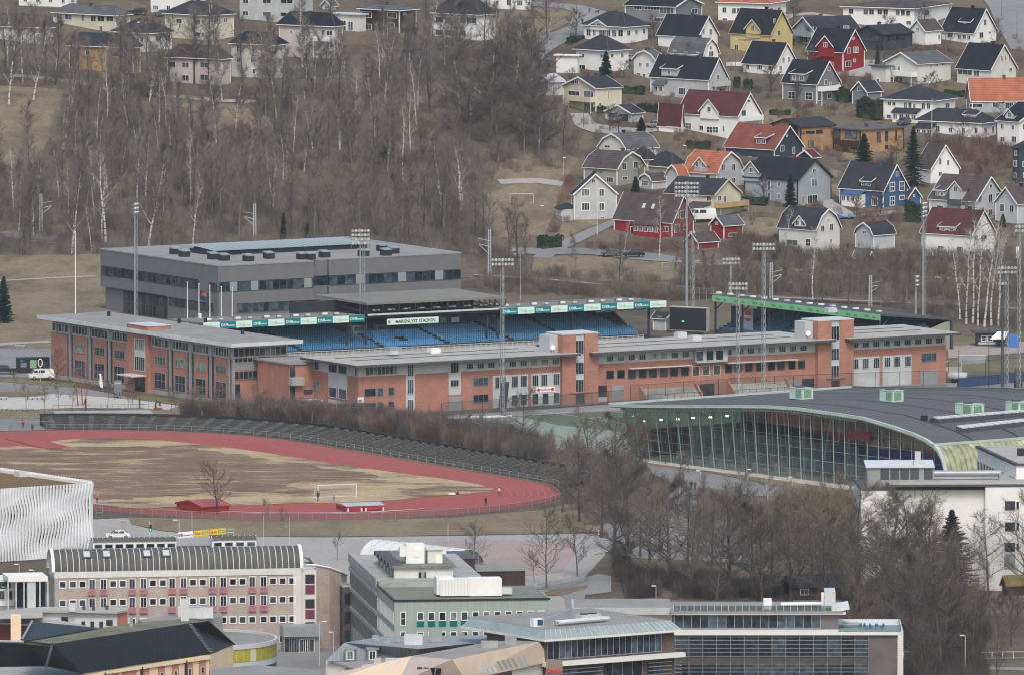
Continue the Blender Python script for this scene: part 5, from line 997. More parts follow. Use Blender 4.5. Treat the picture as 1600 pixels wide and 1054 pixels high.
# ---- main brick stadium building ----
b = Bd('brick_stadium_building','long red brick stadium building with two stair towers and grey flat roof','building',560,649,31)
FR,FL = b.R(),b.L(); LY = b.ay(489); LX = b.ax(1478); EH = 9.5; t1a,t1b,t2a,t2b = b.ax(875),b.ax(931),b.ax(1274),b.ax(1330)
w = MB(); w.box((0,0,-1),(t1a,LY,7.35)); w.box((t1a,.5,-1),(t1b,LY,7.35)); w.box((t1b,0,-1),(t2a,LY,7.35)); w.box((t2a,.5,-1),(t2b,LY,7.35)); w.box((t2b,0,-1),(LX,LY,7.35)); w.build('brick_wall','brick',b)
w = MB(); w.box((.0,.0,7.35),(t1a,LY,EH)); w.box((t1b,0,7.35),(t2a,LY,EH)); w.box((t2b,0,7.35),(LX-.3,LY,EH)); w.build('top_storey_wall','lightpanel',b)
def eaves(x0,x1,e0,e1,nm='roof',fl=2.4):
 mb = MB(); mb.box((x0-e0,-fl,EH+.1),(x1+e1,LY+1.5,EH+.35)); o = mb.build(nm,'roof_felt_pale',b)
 t = MB(); t.box((x0-e0-.05,-fl-.05,EH-.15),(x1+e1+.05,-fl+.1,EH+.28)); t.box((x0-e0-.05,-fl+.1,EH-.15),(x0-e0+.1,LY+1.5,EH+.28)); t.build('eaves_trim','darkgrey',o)
 t = MB(); t.box((x0-e0+.1,-fl+.1,EH),(x1+e1-.05,LY,EH+.1)); t.build('soffit','palegrey',o)
 k = MB()
 for y in (LY*.35,LY*.7): k.box((x0+2,y,EH+.35),(x1-2,y+.25,EH+.45))
 k.build('cable_tray','darkgrey',o)
eaves(0,t1a,1.9,3.2); eaves(t1b,t2a,2,3.2); eaves(t2b,LX,2,1.8)
for (ta,tb,zt,bp) in ((t1a,t1b,13.3,628),(t2a,t2b,13.3,606)):
 D_ = 5.0; w = MB(); cx = (ta+tb)/2; cw = 1.0
 w.box((ta,-.9,-1),(cx-cw,D_,zt)); w.box((cx+cw,-.9,-1),(tb,D_,zt)); w.box((cx-cw,-.6,-1),(cx+cw,D_,zt)); o = w.build('stair_tower','brick',b)
 w = MB(); w.box((ta-.05,-.95,zt),(tb+.05,D_+.05,zt+.2)); w.build('tower_roof','palesteel',o); w = MB(); w.box((ta-.06,.9,EH+.4),(ta-.0,D_,zt-.1)); w.box((ta-1.6,1.2,EH+.35),(ta-.06,D_,zt-.2)); w.build('side_cladding','lightpanel',o)
 ft = b.R(-.6)
 for z0,z1 in ((9.4,12.2),(5.6,8.0),(2.2,4.7)):
  win(ft,cx,z0,1.95,z1-z0,nx=3,ny=1,fr='palesteel',pane='pane_dark')
 for z0,z1 in ((12.2,zt-.1),(8.0,9.4),(4.7,5.6)): ft.panel('tower_panel',cx-.98,cx+.98,z0,z1,'lightpanel',.05)
 ft.panel('tower_door',cx-.95,cx+.95,-.2,1.7,'pane_dark',.06)
 fb = b.R(-.9)
 fb.panel('canopy',cx-2.2,cx+2.2,1.9+.25,2.1+.25,'brick',.25)
 d = MB(); d.tube((ta-1.2,.6,EH+1.4),(ta-1.35,.45,EH+1.45),.5,.5,10,cap=True); d.tube((ta-1.1,.9,EH+.3),(ta-1.2,.8,EH+1.4),.06); d.build('satellite_dish','white',b)
 MB().box((ta-1.3,2.4,EH+.35),(ta-.2,3.6,EH+1.9)).build('air_unit','white',b)
# left corner segment
def col(F,px0,px1,z0,z1,m='lightpanel',e=.04): return F.panel('wall_panel',F.s_(px0),F.s_(px1),z0,z1,m,e)
col(FL,513,543,4.7,7.4); col(FL,513,543,1.7,2.3)
for px,w_ in ((495,1.6),(520.5,3.0),(535.5,3.0)): win(FL,FL.s_(px),7.5,w_,1.75,nx=1,fr='steel',pane='pane_blue')
for px in (520.5,535.5):
 win(FL,FL.s_(px),3.3-.6,3.0,2.0,nx=1,fr='palesteel',pane='pane_blue'); win(FL,FL.s_(px),.1,3.0,1.5,nx=1,fr='steel')
win(FL,FL.s_(495),3.6,2.4,1.8,nx=1,fr='steel',pane='pane')
for px in (490+8,): win(FL,FL.s_(px),.6,1.4,1.4,nx=1,fr='steel')
for z in (3.3,.6):
 for px,w_ in ((578,2.6),(594,1.3),(611,1.3)): win(FR,FR.s_(px),z+.2,w_,1.6,nx=2 if w_ > 2 else 1,fr='midgrey',pane='pane_blue')
band(FR,'top_window',FR.s_(571),FR.s_(620),7.55,9.2,8,'palesteel','pane_green'); win(FL,-.8,7.5,.8,1.7,nx=1,fr='palesteel')
col(FR,634,648,-.5,9.3,'lightpanel');
for z0,z1 in ((6.9,9.3),(3.6,6.4),(.1,2.6)): win(FR,FR.s_(641),z0,1.35,z1-z0,nx=3,fr='palesteel',pane='pane_blue',e=.06)
s = FR.panel('wall_sign',FR.s_(558.5),FR.s_(568),2.5,3.5,'white',.08)
text('MIF',.5,FR,FR.s_(563),2.75,'navy',.1)
col(FR,701,720,3.0,9.3,'lightpanel')
for z0,z1 in ((7.1,9.3),(4.5,5.9)): win(FR,FR.s_(710),z0,1.9,z1-z0,nx=3,fr='palesteel',pane='pane_blue',e=.06)
FR.panel('garage_door',FR.s_(702),FR.s_(721),-.3,2.6,'steel',.04)
for z in (4.4,1.2): win(FR,FR.s_(751),z,3.4,1.6,nx=3,fr='midgrey',pane='pane_blue')
# top strip of paired windows
def toprow(px0,px1,n,z=7.65,h=1.25,w_=1.55,pane='pane_green'):
 for i in range(n): win(FR,FR.s_(px0+(px1-px0)*i/(n-1)),z,w_,h,nx=3,fr='palesteel',pane=pane)
toprow(734,868,9); toprow(953,1071,8); toprow(1140,1255,8); toprow(1336,1467,9,pane='pane_blue')
for px in (725,776,826,931,978,1028,1078,1143,1195,1330,1378,1426,1474): col(FR,px,px+2.6,7.4,9.5,'lightpanel',.12)
# middle floor
for px in (953,970): win(FR,FR.s_(px),4.4,1.7,1.6,nx=1,fr='darkgrey',pane='pane_dark')
for px in (987,1004,1020,1037,1053,1070): win(FR,FR.s_(px),4.2,1.7,1.6,nx=1,fr='darkgrey',pane='pane_dark')
for px in (1087,1103,1120): win(FR,FR.s_(px),4.0,1.6,1.9,nx=1,fr='palesteel',pane='pane_green')
for px in (1138,1153,1170,1187,1205,1220,1237,1252): win(FR,FR.s_(px),4.3,1.6,1.6,nx=1,fr='darkgrey',pane='pane_dark')
def canopy(p0,p1): o = MB().box((0,-1.3,0),(FR.s_(p1)-FR.s_(p0),0,.14)).build('canopy','palesteel',b); o.location = FR.pos(FR.s_(p0),6.15,0)
canopy(981,1076); canopy(1133,1242)
# projecting glazed box
x0,x1 = FR.s_(1084),FR.s_(1132); MB().box((x0,-1.2,6.6),(x1,0,9.35)).build('bay_box','lightpanel',b); fb = b.R(-1.2)
for px in (1093,1109,1124): win(fb,fb.s_(px),6.95,1.75,2.0,nx=1,fr='palesteel',pane='pane_blue')
# lower storeys
col(FR,770,825,0,6.2,'lightpanel'); col(FR,830,875,-.5,6.2,'lightpanel')
for px in (772+6,785,804,818,836,850,869): win(FR,FR.s_(px),3.7,1.5,2.3,nx=3,fr='palesteel',pane='pane_dark',e=.06)
for px in (804,818,836,852,869): win(FR,FR.s_(px),.2,1.5,2.2,nx=1,fr='palesteel',pane='pane_blue',e=.06)
s = FR.panel('banner',FR.s_(837),FR.s_(866),2.55,3.55,'white',.16)
mat('badge_red',(.6,.04,.04),.5,.05)
for px in (840.5,862.5): o = MB().tube((0,0,0),(0,-.05,0),.32,.32,12,cap=True).build('badge','badge_red',b); o.location = FR.pos(FR.s_(px),3.05,.17)
text('STRØMSGODSET',.34,FR,FR.s_(851.5),2.93,'badge_red',.18)
FR.panel('dark_doorway',FR.s_(932),FR.s_(948),1.0,3.2,'black',.03); FR.panel('garage_door',FR.s_(956),FR.s_(975),.1,3.1,'steel',.05); FR.panel('low_counter',FR.s_(932),FR.s_(948),.1,1.0,'lightpanel',.06)
FR.panel('entrance_door',FR.s_(1093),FR.s_(1116),0,2.4,'pane_dark',.06); FR.panel('door',FR.s_(1253),FR.s_(1272),.1,2.3,'pane_dark',.06); FR.panel('garage_door',FR.s_(1231),FR.s_(1251),.1,2.2,'steel',.05)
FR.panel('lower_panel',FR.s_(1330),FR.s_(1374),-.4,5.9,'lightpanel',.05); FR.panel('lower_panel',FR.s_(1379),FR.s_(1424),-.4,5.9,'lightpanel',.05)
for px in (1336,1352,1369,1386,1401,1418): win(FR,FR.s_(px),3.6,1.5,2.1,nx=3,fr='palesteel',pane='pane_blue',e=.08)
FR.panel('sliding_door',FR.s_(1387),FR.s_(1414),0,2.6,'palesteel',.1); FR.panel('double_door',FR.s_(1340),FR.s_(1370),0,2.0,'palesteel',.1)
win(FR,FR.s_(1451),4.3,3.5,1.7,nx=3,fr='midgrey',pane='pane_blue'); FR.panel('garage_door',FR.s_(1438),FR.s_(1465),0,2.7,'steel',.05)
for px,py in ((612,553),(678,551),(1063,526),(1086,531),(1298,488)):
 p = b.P(px,py,EH+.35); MB().box((-1,-.8,0),(1,.8,.9)).build('roof_unit','palesteel' if px != 678 else 'white',b,(p.x,p.y,EH+.35));
p = b.P(614,556,EH+.35); MB().box((-1.3,-1,.9),(1.3,1,1.5)).build('roof_cowl','steel',b,(p.x,p.y,EH+.6))
# terraces, dugouts in front of it
def front_steps(px0,px1,label):
 x0,x1 = FR.s_(px0),FR.s_(px1); o = empty('bleacher',label,'bleacher',b.o.matrix_world @ Vector((0,0,0)) if False else b.c + Vector((x0*b.cs+2.6*b.sn,x0*b.sn-2.6*b.cs,0)),b.psi)
 m = MB()
 for k in range(6): m.box((0,-.0+k*.42,0 if k == 0 else 0),(x1-x0,.42+k*.42,.35*(k+1)))
 m.build('concrete_steps','concrete',o); r = MB()
 for i in range(9): r.tube(((x1-x0)*i/8,-.1,0),((x1-x0)*i/8,-.1,1.2),.04,n=4)
 r.tube((0,-.1,1.2),(x1-x0,-.1,1.2),.04,n=4); r.build('railing','black',o)
 for x,s_ in ((-.35,1),(x1-x0+.1,1)): m = MB(); m.prism([(x,-.1,.9),(x+.3,-.1,.9),(x+.3,2.55,3.0),(x,2.55,3.0)],[(x,-.1,0),(x+.3,-.1,0),(x+.3,2.55,0),(x,2.55,0)]); m.build('side_wall','brick',o)
 return o
front_steps(1000,1084,'low concrete bleacher left of the dark entrance below the brick building'); front_steps(1138,1225,'low concrete bleacher half hidden behind the lattice masts')
# link block between wing and main
k = Bd('link_block','recessed brick link with concrete balcony between the two brick buildings','building',452,640,31)
F = k.R(); x1 = k.ax(500); MB().box((0,0,-1),(x1,12,8.6)).build('brick_wall','brick',k); MB().box((-.3,-.3,8.6),(x1+3,14,8.9)).build('roof','roof_felt',k)
F.panel('glazed_slot',F.s_(453),F.s_(461),0,8.2,'pane_dark',.05); MB().box((F.s_(451),-1.3,4.7),(F.s_(471),0,6.2)).build('concrete_balcony','concrete',k)
F.panel('blue_sign',F.s_(475),F.s_(488),2.8,3.7,'navy',.1)
MB().box((F.s_(464),-3.5,0),(F.s_(496),-.2,2.0)).build('storage_lean_to','offwhite',k)
# ---- left brick wing ----
b = Bd('brick_wing','left red brick wing with deep grey flat roof and glazed slots','building',362,633,32)
FR,FL = b.R(),b.L(); LX,LY = b.ax(450),b.ay(80); EH = 11.5; z0 = .9
w = MB(); w.box((0,0,-1),(LX,LY,8.9)); w.build('brick_wall','brick',b); w = MB(); w.box((-.05,-.05,-1),(LX+.05,LY+.05,.75)); w.build('plinth','concrete',b)
w = MB(); w.box((.15,.15,8.9),(LX-.1,LY-.1,EH)); w.build('top_storey_wall','lightpanel',b)
w = MB(); w.box((-1.6,-2.6,EH),(LX+1.6,LY+2.4,EH+.55)); o = w.build('roof','roof_felt',b); w = MB(); w.box((-1.75,-2.75,EH-.12),(LX+1.75,-2.6,EH+.62)); w.box((-1.75,-2.6,EH-.12),(-1.6,LY+2.55,EH+.62)); w.build('fascia','palesteel',o)
L_ = lambda px: FL.s_(px)
bays = [(83.5,105.5),(114.5,136.8),(145,167),(176,198.5),(238.5,262),(271,293),(303,325),(334.5,357)]
for i,(p0,p1) in enumerate(bays):
 t0,t1 = L_(p0),L_(p1); w_ = abs(t1-t0); c_ = (t0+t1)/2; nb = L_(bays[i+1][0]) if i not in (3,7) else (L_(203) if i == 3 else -.1)
 band(FL,'top_window',t0-.3,nb-.6,9.15,10.8,6,'palesteel','pane',.02)
 if i: win(FL,c_,5.7,w_*.74,1.7,nx=4,fr='steel',pane='pane_green')
 if i: win(FL,c_+(0 if i > 3 else -.1),1.1,w_*.74,3.2 if i > 0 else 0,nx=3,ny=2,fr='steel',pane='pane_dark')
 FL.panel('glazed_slot',t1+.05,nb-.05,.75,8.9,'pane_dark',.04); FL.panel('steel_column',t1+(nb-t1)*.42,t1+(nb-t1)*.72,.3,10.9,'steel',.3)
w = MB(); ya,yb = -L_(236),-L_(203); w.box((-.7,ya,-1),(1,yb,EH+.5)); w.box((-.7,ya,EH+.5),(4.5,yb,EH+1.3)); o = w.build('entrance_tower','brick',b); MB().box((-.8,ya-.1,EH+1.3),(4.6,yb+.1,EH+1.4)).build('tower_roof','palesteel',o)
ft = b.L(-.7); c_ = (ft.s_(209)+ft.s_(228.5))/2
win(ft,c_,8.0,4.0,2.3,nx=5,fr='palesteel',pane='pane_green'); win(ft,c_,4.1,4.0,2.8,nx=5,fr='palesteel',pane='pane'); ft.panel('spandrel',c_-2,c_+2,6.9,8.0,'lightpanel',.05)
ft.panel('entrance_doors',c_-1.9,c_+1.9,.2,2.8,'pane_dark',.05); m = MB().box((-3,-3.2,0),(3,0,.2)).build('canopy','palesteel',b); m.location = ft.pos(c_-.6,3.2,0); m.rotation_euler = (0,0,ft.a)
text('MARIENLYST',.75,ft,ft.s_(216),EH+.55-.9,'palesteel',.08)
R_ = lambda px: FR.s_(px)
band(FR,'top_window',.3,R_(447),9.2,10.9,10,'palesteel','pane'); band(FR,'top_window_lower',.3,R_(424),8.1,9.1,8,'palesteel','pane_dark'); FR.panel('louvre_band',.1,R_(424),6.7,8.05,'steel',.05)
band(FR,'window_row',.5,R_(409),4.9,6.5,6,'steel','pane',.08); FR.panel('glazed_slot',R_(409),R_(424),.6,6.6,'pane_dark',.06); win(FR,R_(416),5.0,1.7,1.7,nx=2,fr='steel',e=.08); win(FR,R_(416),1.0,1.7,3.0,nx=2,fr='steel',e=.08)
FR.panel('corner_column',-.0,.6,0,8.9,'steel',.3); FR.panel('door_glazing',.7,R_(375),.6,4.0,'pane_dark',.05)
for px,py in ((312,497),(280,505),(321,504),(379,522),(170,494)):
 p = b.P(px,py,EH+.55); MB().box((-.25,-.25,0),(.25,.25,.9)).build('roof_pipe','black' if px != 312 else 'white',b,(p.x,p.y,EH+.55))
# ---- blue-seated stands ----
mat('seat_blue',(.05,.17,.32),.45,.06,rand=.22); mat('seat_bright',(.07,.25,.50),.45,.06,rand=.15)
mat('banner_teal',(.0,.20,.24),.5,.03); mat('banner_white',(.62,.80,.74),.5,.03); mat('banner_green',(.22,.50,.27),.5,.04); mat('faded',(.45,.62,.58),.6,.05); mat('green_text',(.05,.28,.10),.5,.05)
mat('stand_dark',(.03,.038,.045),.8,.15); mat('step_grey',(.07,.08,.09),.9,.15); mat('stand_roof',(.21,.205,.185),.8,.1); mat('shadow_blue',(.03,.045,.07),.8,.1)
def seat_mesh(m,F=1):
 s = MB(); s.box((-.17,-.0,.0),(.17,.40,.07)); s.prism([(-.17,.34,.48),(.17,.34,.48),(.17,.44,.5),(-.17,.44,.5)],[(-.17,.3,.07),(.17,.3,.07),(.17,.38,.07),(-.17,.38,.07)]); return s
SM = {k: seat_mesh(k).mesh('seat',[k]) for k in ('seat_blue','seat_bright')}
def stand(label,b,rows,x0,x1,y0,dy,z0,dz,aisles,mats=None,skip=None,aisle_w=1.3):
 """raked steps with seats along local x, rising along y; nearest hundred seats are parts, the rest one mass"""
 st = MB()
 for k in range(rows): st.box((x0,y0+k*dy,-.5),(x1,y0+(k+1)*dy,z0+k*dz-.3))
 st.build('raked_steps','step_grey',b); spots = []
 for k in range(rows):
  x = x0+.4
  while x < x1-.3:
   if not any(abs(x-(a+ (k*s_))) < aisle_w/2 for a,s_ in aisles) and not (skip and skip(x,k)): spots.append((x,y0+k*dy+.25,z0+k*dz-.28+.38,'seat_bright' if mats and mats(x,k) else 'seat_blue'))
   x += .5
 near = [s_ for s_ in spots if s_[1] < y0+dy*6.5]; random.Random(3).shuffle(near); one = set(map(id,near[:98])); V = {}
 for s_ in spots:
  if id(s_) in one: o = bpy.data.objects.new('seat',SM[s_[3]]); C.objects.link(o); o.parent = b.o; o.location = s_[:3]
  else: V.setdefault(s_[3],[]).append(s_)
 for m,L in V.items():
  src = seat_mesh(m); k = MB()
  for s_ in L:
   n = len(k.v); k.v += [(v[0]+s_[0],v[1]+s_[1],v[2]+s_[2]) for v in src.v]; k.f += [tuple(i+n for i in f) for f in src.f]; k.m += src.m
  o = k.build('seat_mass',m,b); o['kind'] = 'stuff'
 return b
def banner(F,t0,t1,z0,z1,cols,lab=('DNB','Eiendom')):
 n = len(cols); sgn = 1 if t1 > t0 else -1; w = abs(t1-t0)/n; h = z1-z0; ta = min(t0,t1)
 for i,c_ in enumerate(cols):
  o = F.panel('banner_panel',ta+w*i,ta+w*(i+1)-.02,z0,z1,c_,.08,.1)
  tm = {'banner_teal': 'white','banner_white': 'faded','banner_green': 'green_text'}[c_]
  text(lab[0],h*.62,F,w*.3,h*.28,tm,.1,.95,parent=o); text(lab[1],h*.40,F,w*.66,h*.30,tm,.1,1.,parent=o)
b = Bd('blue_stand','long blue-seated stadium stand with white and teal banner along its roof edge','grandstand',430,560,29)
X1 = b.ax(1000); A_ = lambda px: b.ax(px)
stand('',b,12,0,X1,0,.9,1.2,.37,[(A_(470),-.42),(A_(590)+1,-.42),(A_(700),-.45),(A_(800),-.45),(A_(885),-.45)],mats=lambda x,k: A_(600) < x < A_(700) and k < 7,
  skip=lambda x,k: (x > X1-1-k*.55 and k > 3) or (A_(575)-k*.4 < x < A_(705)-k*.45 and k >= 7) or (A_(638) < x+k*.4 < A_(652) and 2 <= k <= 3))
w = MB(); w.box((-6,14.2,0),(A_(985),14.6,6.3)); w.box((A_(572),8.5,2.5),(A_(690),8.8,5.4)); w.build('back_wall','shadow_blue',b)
w = MB(); w.box((A_(578),7.0,2.6),(A_(596),8.4,4.9)); w.box((A_(615),7.0,2.6),(A_(636),8.4,4.9)); w.build('press_box','midgrey',b); w = MB(); w.box((A_(578)+.2,6.95,4.0),(A_(596)-.2,7.0,4.8)); w.box((A_(615)+.2,6.95,4.0),(A_(636)-.2,7.0,4.8)); w.build('box_glazing','pane_green',b)
F = b.R(-.8); zf0,zf1 = 6.55,7.85
s0,s1 = F.s_(318),F.s_(570); banner(F,s0,s1,zf0,zf1,['banner_white','banner_teal']*5)
s2,s3 = F.s_(783),F.s_(1041); banner(F,s2,s3,zf0,zf1,['banner_teal','banner_white']*5)
for a,c_ in ((s0,s1),(s2,s3)):
 r = MB(); r.prism([(a,-.7,zf1),(c_,-.7,zf1),(c_,15,zf1-.5),(a,15,zf1-.5)],.3); r.build('roof','stand_roof',b); t = MB(); n = int((c_-a)/2.1)
 for i in range(n+1):
  x = a+.1+(c_-a-.2)*i/n; t.tube((x,-.5,zf0+.1),(x,13.5,zf0-.3),.09,n=4); t.tube((x,2,zf0-.7),(x,13.5,zf0-.4),.07,n=4); t.tube((x,2,zf0-.7),(x,-.5,zf0+.1),.07,n=4)
 t.build('roof_truss','stand_dark',b); g = MB()
 for i in range(int((c_-a)/3.2)): x = a+1+i*3.2; g.box((x,.6,zf1+.02),(x+.1,.7,zf1+.75)); g.box((x+1.2,2.2,zf1),(x+1.3,2.3,zf1+.7)); g.box((x,.6,zf1+.7),(x+3.2,.66,zf1+.76))
 g.build('roof_catwalk','darkgrey',b)
 for i in range(int((c_-a)/6.5)):
  x = a+2+i*6.5; MB().box((x,1.5,zf1+.2),(x+1.0,2.1,zf1+.55)).build('floodlight','white',b); MB().box((x+2.6,1.5,zf1+.2),(x+3.6,2.1,zf1+.5)).build('floodlight','palesteel',b)
w = MB()
for px in (547,577,766,783,900,1019): w.box((A_(px)-.18,1.2,0),(A_(px)+.18,1.6,7))
w.build('roof_column','navy',b)
# raised centre roof
x0,x1 = A_(575),A_(792); r = MB(); r.prism([(x0,.3,10.1),(x1,.3,10.1),(x1,22,10.1),(x0,22,10.1)],.45); r.build('centre_roof','stand_roof',b)
t = MB(); n = 26
for i in range(n):
 xa,xb = x0+(x1-x0)*i/n,x0+(x1-x0)*(i+1)/n; t.tube((xa,.6,9.6),(xb,.6,8.3),.07,n=4); t.tube((xb,.6,8.3),(xb,.6,9.6),.07,n=4);
 if i % 3 == 0: t.tube((xa,.6,8.3),(xa,14,8.6),.09,n=4); t.tube((xa,7,9.6),(xa,14,8.3),.08,n=4); t.box((xa-.1,.3,7.6),(xa+.1,.5,9.65),0)
t.tube((x0,.6,8.3),(x1,.6,8.3),.1,n=4); t.build('centre_truss','stand_dark',b)
t = MB(); t.box((x0-10,14,6.2),(x1,14.4,9.6)); t.box((x0-12,.2,7.1),(x1,1.0,7.3)); t.box((x0,.1,7.3),(x1,.35,7.75)); t.build('gantry','stand_dark',b); t = MB(); t.box((x0-.0,0,7.55),(x1,.12,7.9)); t.build('gantry_rail','palesteel',b)
for i in range(9): x = x0+2+(x1-x0-4)*i/8; MB().box((x,1.5,8.35),(x+1.5,2.2,8.6)).build('floodlight','white',b)
F2 = b.R(.0); sg = F2.panel('name_sign',F2.s_(604.5),F2.s_(685),5.55,6.75,'banner_white',.1); wd = F2.s_(685)-F2.s_(604.5)
c_ = text('MARIENLYST STADION',.92,F2,wd*.55,.27,'black',.13,.95,parent=sg); MB().box((.25,-.14,.3),(.75,-.1,.85)).build('sign_emblem','midgrey',sg)
for i,(p0,p1,m) in enumerate(((688,697,'midgrey'),(705,717,'palegrey'),(722,740,'black'))): F3 = b.R(6); F3.panel('rear_banner',F3.s_(p0),F3.s_(p1),4.9,5.9,m,.1)
# front parapet and left railing
w = MB()
for i in range(70): x = X1*i/69; w.box((x-.04,-1.5,0),(x+.04,-1.42,1.2))
w.box((0,-1.52,1.15),(X1,-1.4,1.25)); w.build('front_railing','palesteel',b); MB().box((0,-1.4,0),(X1,-1.2,.9)).build('front_parapet','concrete',b)
# ---- green-banner stand ----
b = Bd('green_stand','smaller blue-seated stand with bright green banner along its sloping roof edge','grandstand',1376,553,36)
LYg = b.ay(1112); LXg = b.ax(1488); FL = b.L(-.5); zg0,zg1 = 6.7,7.9
banner(FL,FL.s_(1375),FL.s_(1113),zg0,zg1,['banner_green']*9,('TINE','Meieri')) if False else None
n = 9; ta = FL.s_(1113); w_ = (FL.s_(1375)-ta)/n
for i in range(n):
 o = FL.panel('banner_panel',ta+w_*i,ta+w_*(i+1)-.02,zg0,zg1,'banner_green',.08,.1); text('OBOS',.6,FL,w_*.32,.35,'green_text',.1,1,parent=o); text('Hjem',.45,FL,w_*.7,.38,'green_text',.1,1,parent=o)
r = MB(); r.prism([(-.4,0,zg1+.05),(LXg+1,0,zg1-1.9),(LXg+1,LYg,zg1-1.9),(-.4,LYg,zg1+.05)],.35); r.build('roof','darkgrey',b)
st = MB()
for k in range(12): st.box((1+k*.95,.6,-.5),(1+(k+1)*.95,LYg,.9+k*.36))
st.build('raked_steps','step_grey',b)
sm = MB(); s_ = seat_mesh(0)
i1 = 0
for k in range(12):
 y = 1.2
 while y < LYg-2:
  if int(y) % 12:
   P_ = (1.15+k*.95,y,1.0+k*.36); V = [(P_[0]+v[1],P_[1]-v[0],P_[2]+v[2]) for v in s_.v]
   if k < 4 and i1 < 98 and int(y*7) % 3 == 0:
    m_ = MB(); m_.v = [(v[1],-v[0],v[2]) for v in s_.v]; m_.f = s_.f; m_.m = s_.m
    if i1 == 0: GS = m_.mesh('seat',['seat_blue'])
    o = bpy.data.objects.new('seat',GS); C.objects.link(o); o.parent = b.o; o.location = P_; i1 += 1
   else: q0 = len(sm.v); sm.v += V; sm.f += [tuple(j+q0 for j in f) for f in s_.f]; sm.m += s_.m
  y += .56
o = sm.build('seat_mass','seat_blue',b); o['kind'] = 'stuff'
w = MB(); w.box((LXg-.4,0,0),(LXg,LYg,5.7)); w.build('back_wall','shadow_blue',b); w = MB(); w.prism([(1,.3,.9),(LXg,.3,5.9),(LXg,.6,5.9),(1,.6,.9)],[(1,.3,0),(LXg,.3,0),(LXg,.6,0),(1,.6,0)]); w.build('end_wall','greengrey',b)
w = MB()
for i in range(7): y = .8+(LYg-1.6)*i/6; w.box((.2,y-.15,0),(.5,y+.15,7.2)); w.tube((.4,y,5),(3,y,7),.12,n=4)
for i in range(14): y = .8+(LYg-1.6)*i/13; w.tube((0,y,7.3),(LXg,y,5.4),.1,n=4)
w.build('roof_column','navy',b); w = MB(); w.box((LXg-.3,-.1,0),(LXg+.15,.3,6.3)); w.build('corner_post','darkgrey',b)
for i in range(15): y = 1.5+(LYg-3)*i/14; MB().box((.3,y-.5,zg1+.35),(1.1,y+.5,zg1+.65)).build('floodlight','white' if i % 4 else 'palesteel',b)
F = b.L(LXg-.9)
for p,m in ((1125,'navy'),(1142,'palegrey'),(1146,'badge_red')): pass
FE = b.L(2.5)
bb = MB().box((0,-.1,0),(3.2,0,5)).build('crest_banner','palegrey',b); bb.location = FE.pos(FE.s_(1162),.8,0); bb.rotation_euler = (0,0,FE.a)
m = MB(); m.tube((1.6,-.12,3.3),(1.6,-.16,3.3),1.1,1.1,20,cap=True); m.build('crest','badge_red',bb); MB().box((.5,-.19,2.9),(2.7,-.17,3.5)).build('crest_bar','offwhite',bb); bn = MB().box((0,-.1,0),(2.6,0,5.2)).build('blue_banner','navy',b); bn.location = FE.pos(FE.s_(1143),.6,0); bn.rotation_euler = (0,0,FE.a)
# scoreboard + hut
b = Bd('scoreboard','big black video scoreboard with pale frame between the two stands','scoreboard',1104,523,62)
y1 = b.ay(1046); MB().box((0,0,.6),(1.3,y1,5.4)).build('housing','palegrey',b); MB().box((-.06,.05,.75),(0,y1-.05,5.25)).build('screen','black',b); emit('led_green',(.05,.9,.4),.9); MB().box((-.1,y1*.60,2.4),(-.06,y1*.66,2.6)).build('status_light','led_green',b); MB().box((.4,.3,0),(.8,.7,.6)).build('leg','steel',b); MB().box((.4,y1-.7,0),(.8,y1-.3,.6)).build('leg','steel',b)
H('small white-trimmed grey hut between the blue stand and scoreboard',1040,519,1021,1052,55,497,.9,ridge='v',roofm='roof_dark',wall='palegrey',chim=0,name='shed',wins=[('L',1031,497,5,6)])
# kiosk right
b = Bd('kiosk','dark blue kiosk with flat roof and two white hatches at the right edge','kiosk',1527,541,4)
F = b.R(); x1 = b.ax(1572); MB().box((0,0,0),(x1,4,2.7)).build('wall','navy',b); MB().box((-.9,-.9,2.7),(x1+.8,4.5,2.95)).build('roof','darkgrey',b)
for px in (1537,1547): win(F,F.s_(px),1.0,1.1,1.2,nx=1,ny=2,fr='white',pane='pane_dark',tk=.14)
F.panel('checker_band',.2,F.s_(1556),.45,.85,'lightpanel',.06)
b = Bd('event_shelter','white-roofed shelter with bright blue panels beside the dark blue kiosk','shelter',1577,543,2)
x1 = b.ax(1592); mat('sky_blue',(.04,.17,.5),.5,.05); MB().box((0,0,0),(x1,2.5,2.4)).build('blue_wall','sky_blue',b); MB().prism([(-3.9,-1,1.9),(-1,-1,1.9),(0,2.2,3.0),(-2.2,2.2,3.0)],.1).build('white_roof','white',b)
# ---- swimming hall ----
b = Bd('swimming_hall','swimming hall with curved dark roof, mint edge and tall leaning glass front','swimming hall',1480,778,37)
FL = b.L(); ys = {}
top = [(951,632),(975,633),(1000,633.5),(1050,634),(1100,634),(1150,634),(1200,634.5),(1250,638),(1300,645),(1350,652.5),(1400,667),(1430,677.5),(1450,687),(1462,695),(1470,704),(1476,718),(1480,736),(1481,750)]
T = []
for i,(px,py) in enumerate(top): t,z = b.L(-3.1+2.2*min(1,i/10)).hit(px,py); T.append((-t,z))
DU = 54.0
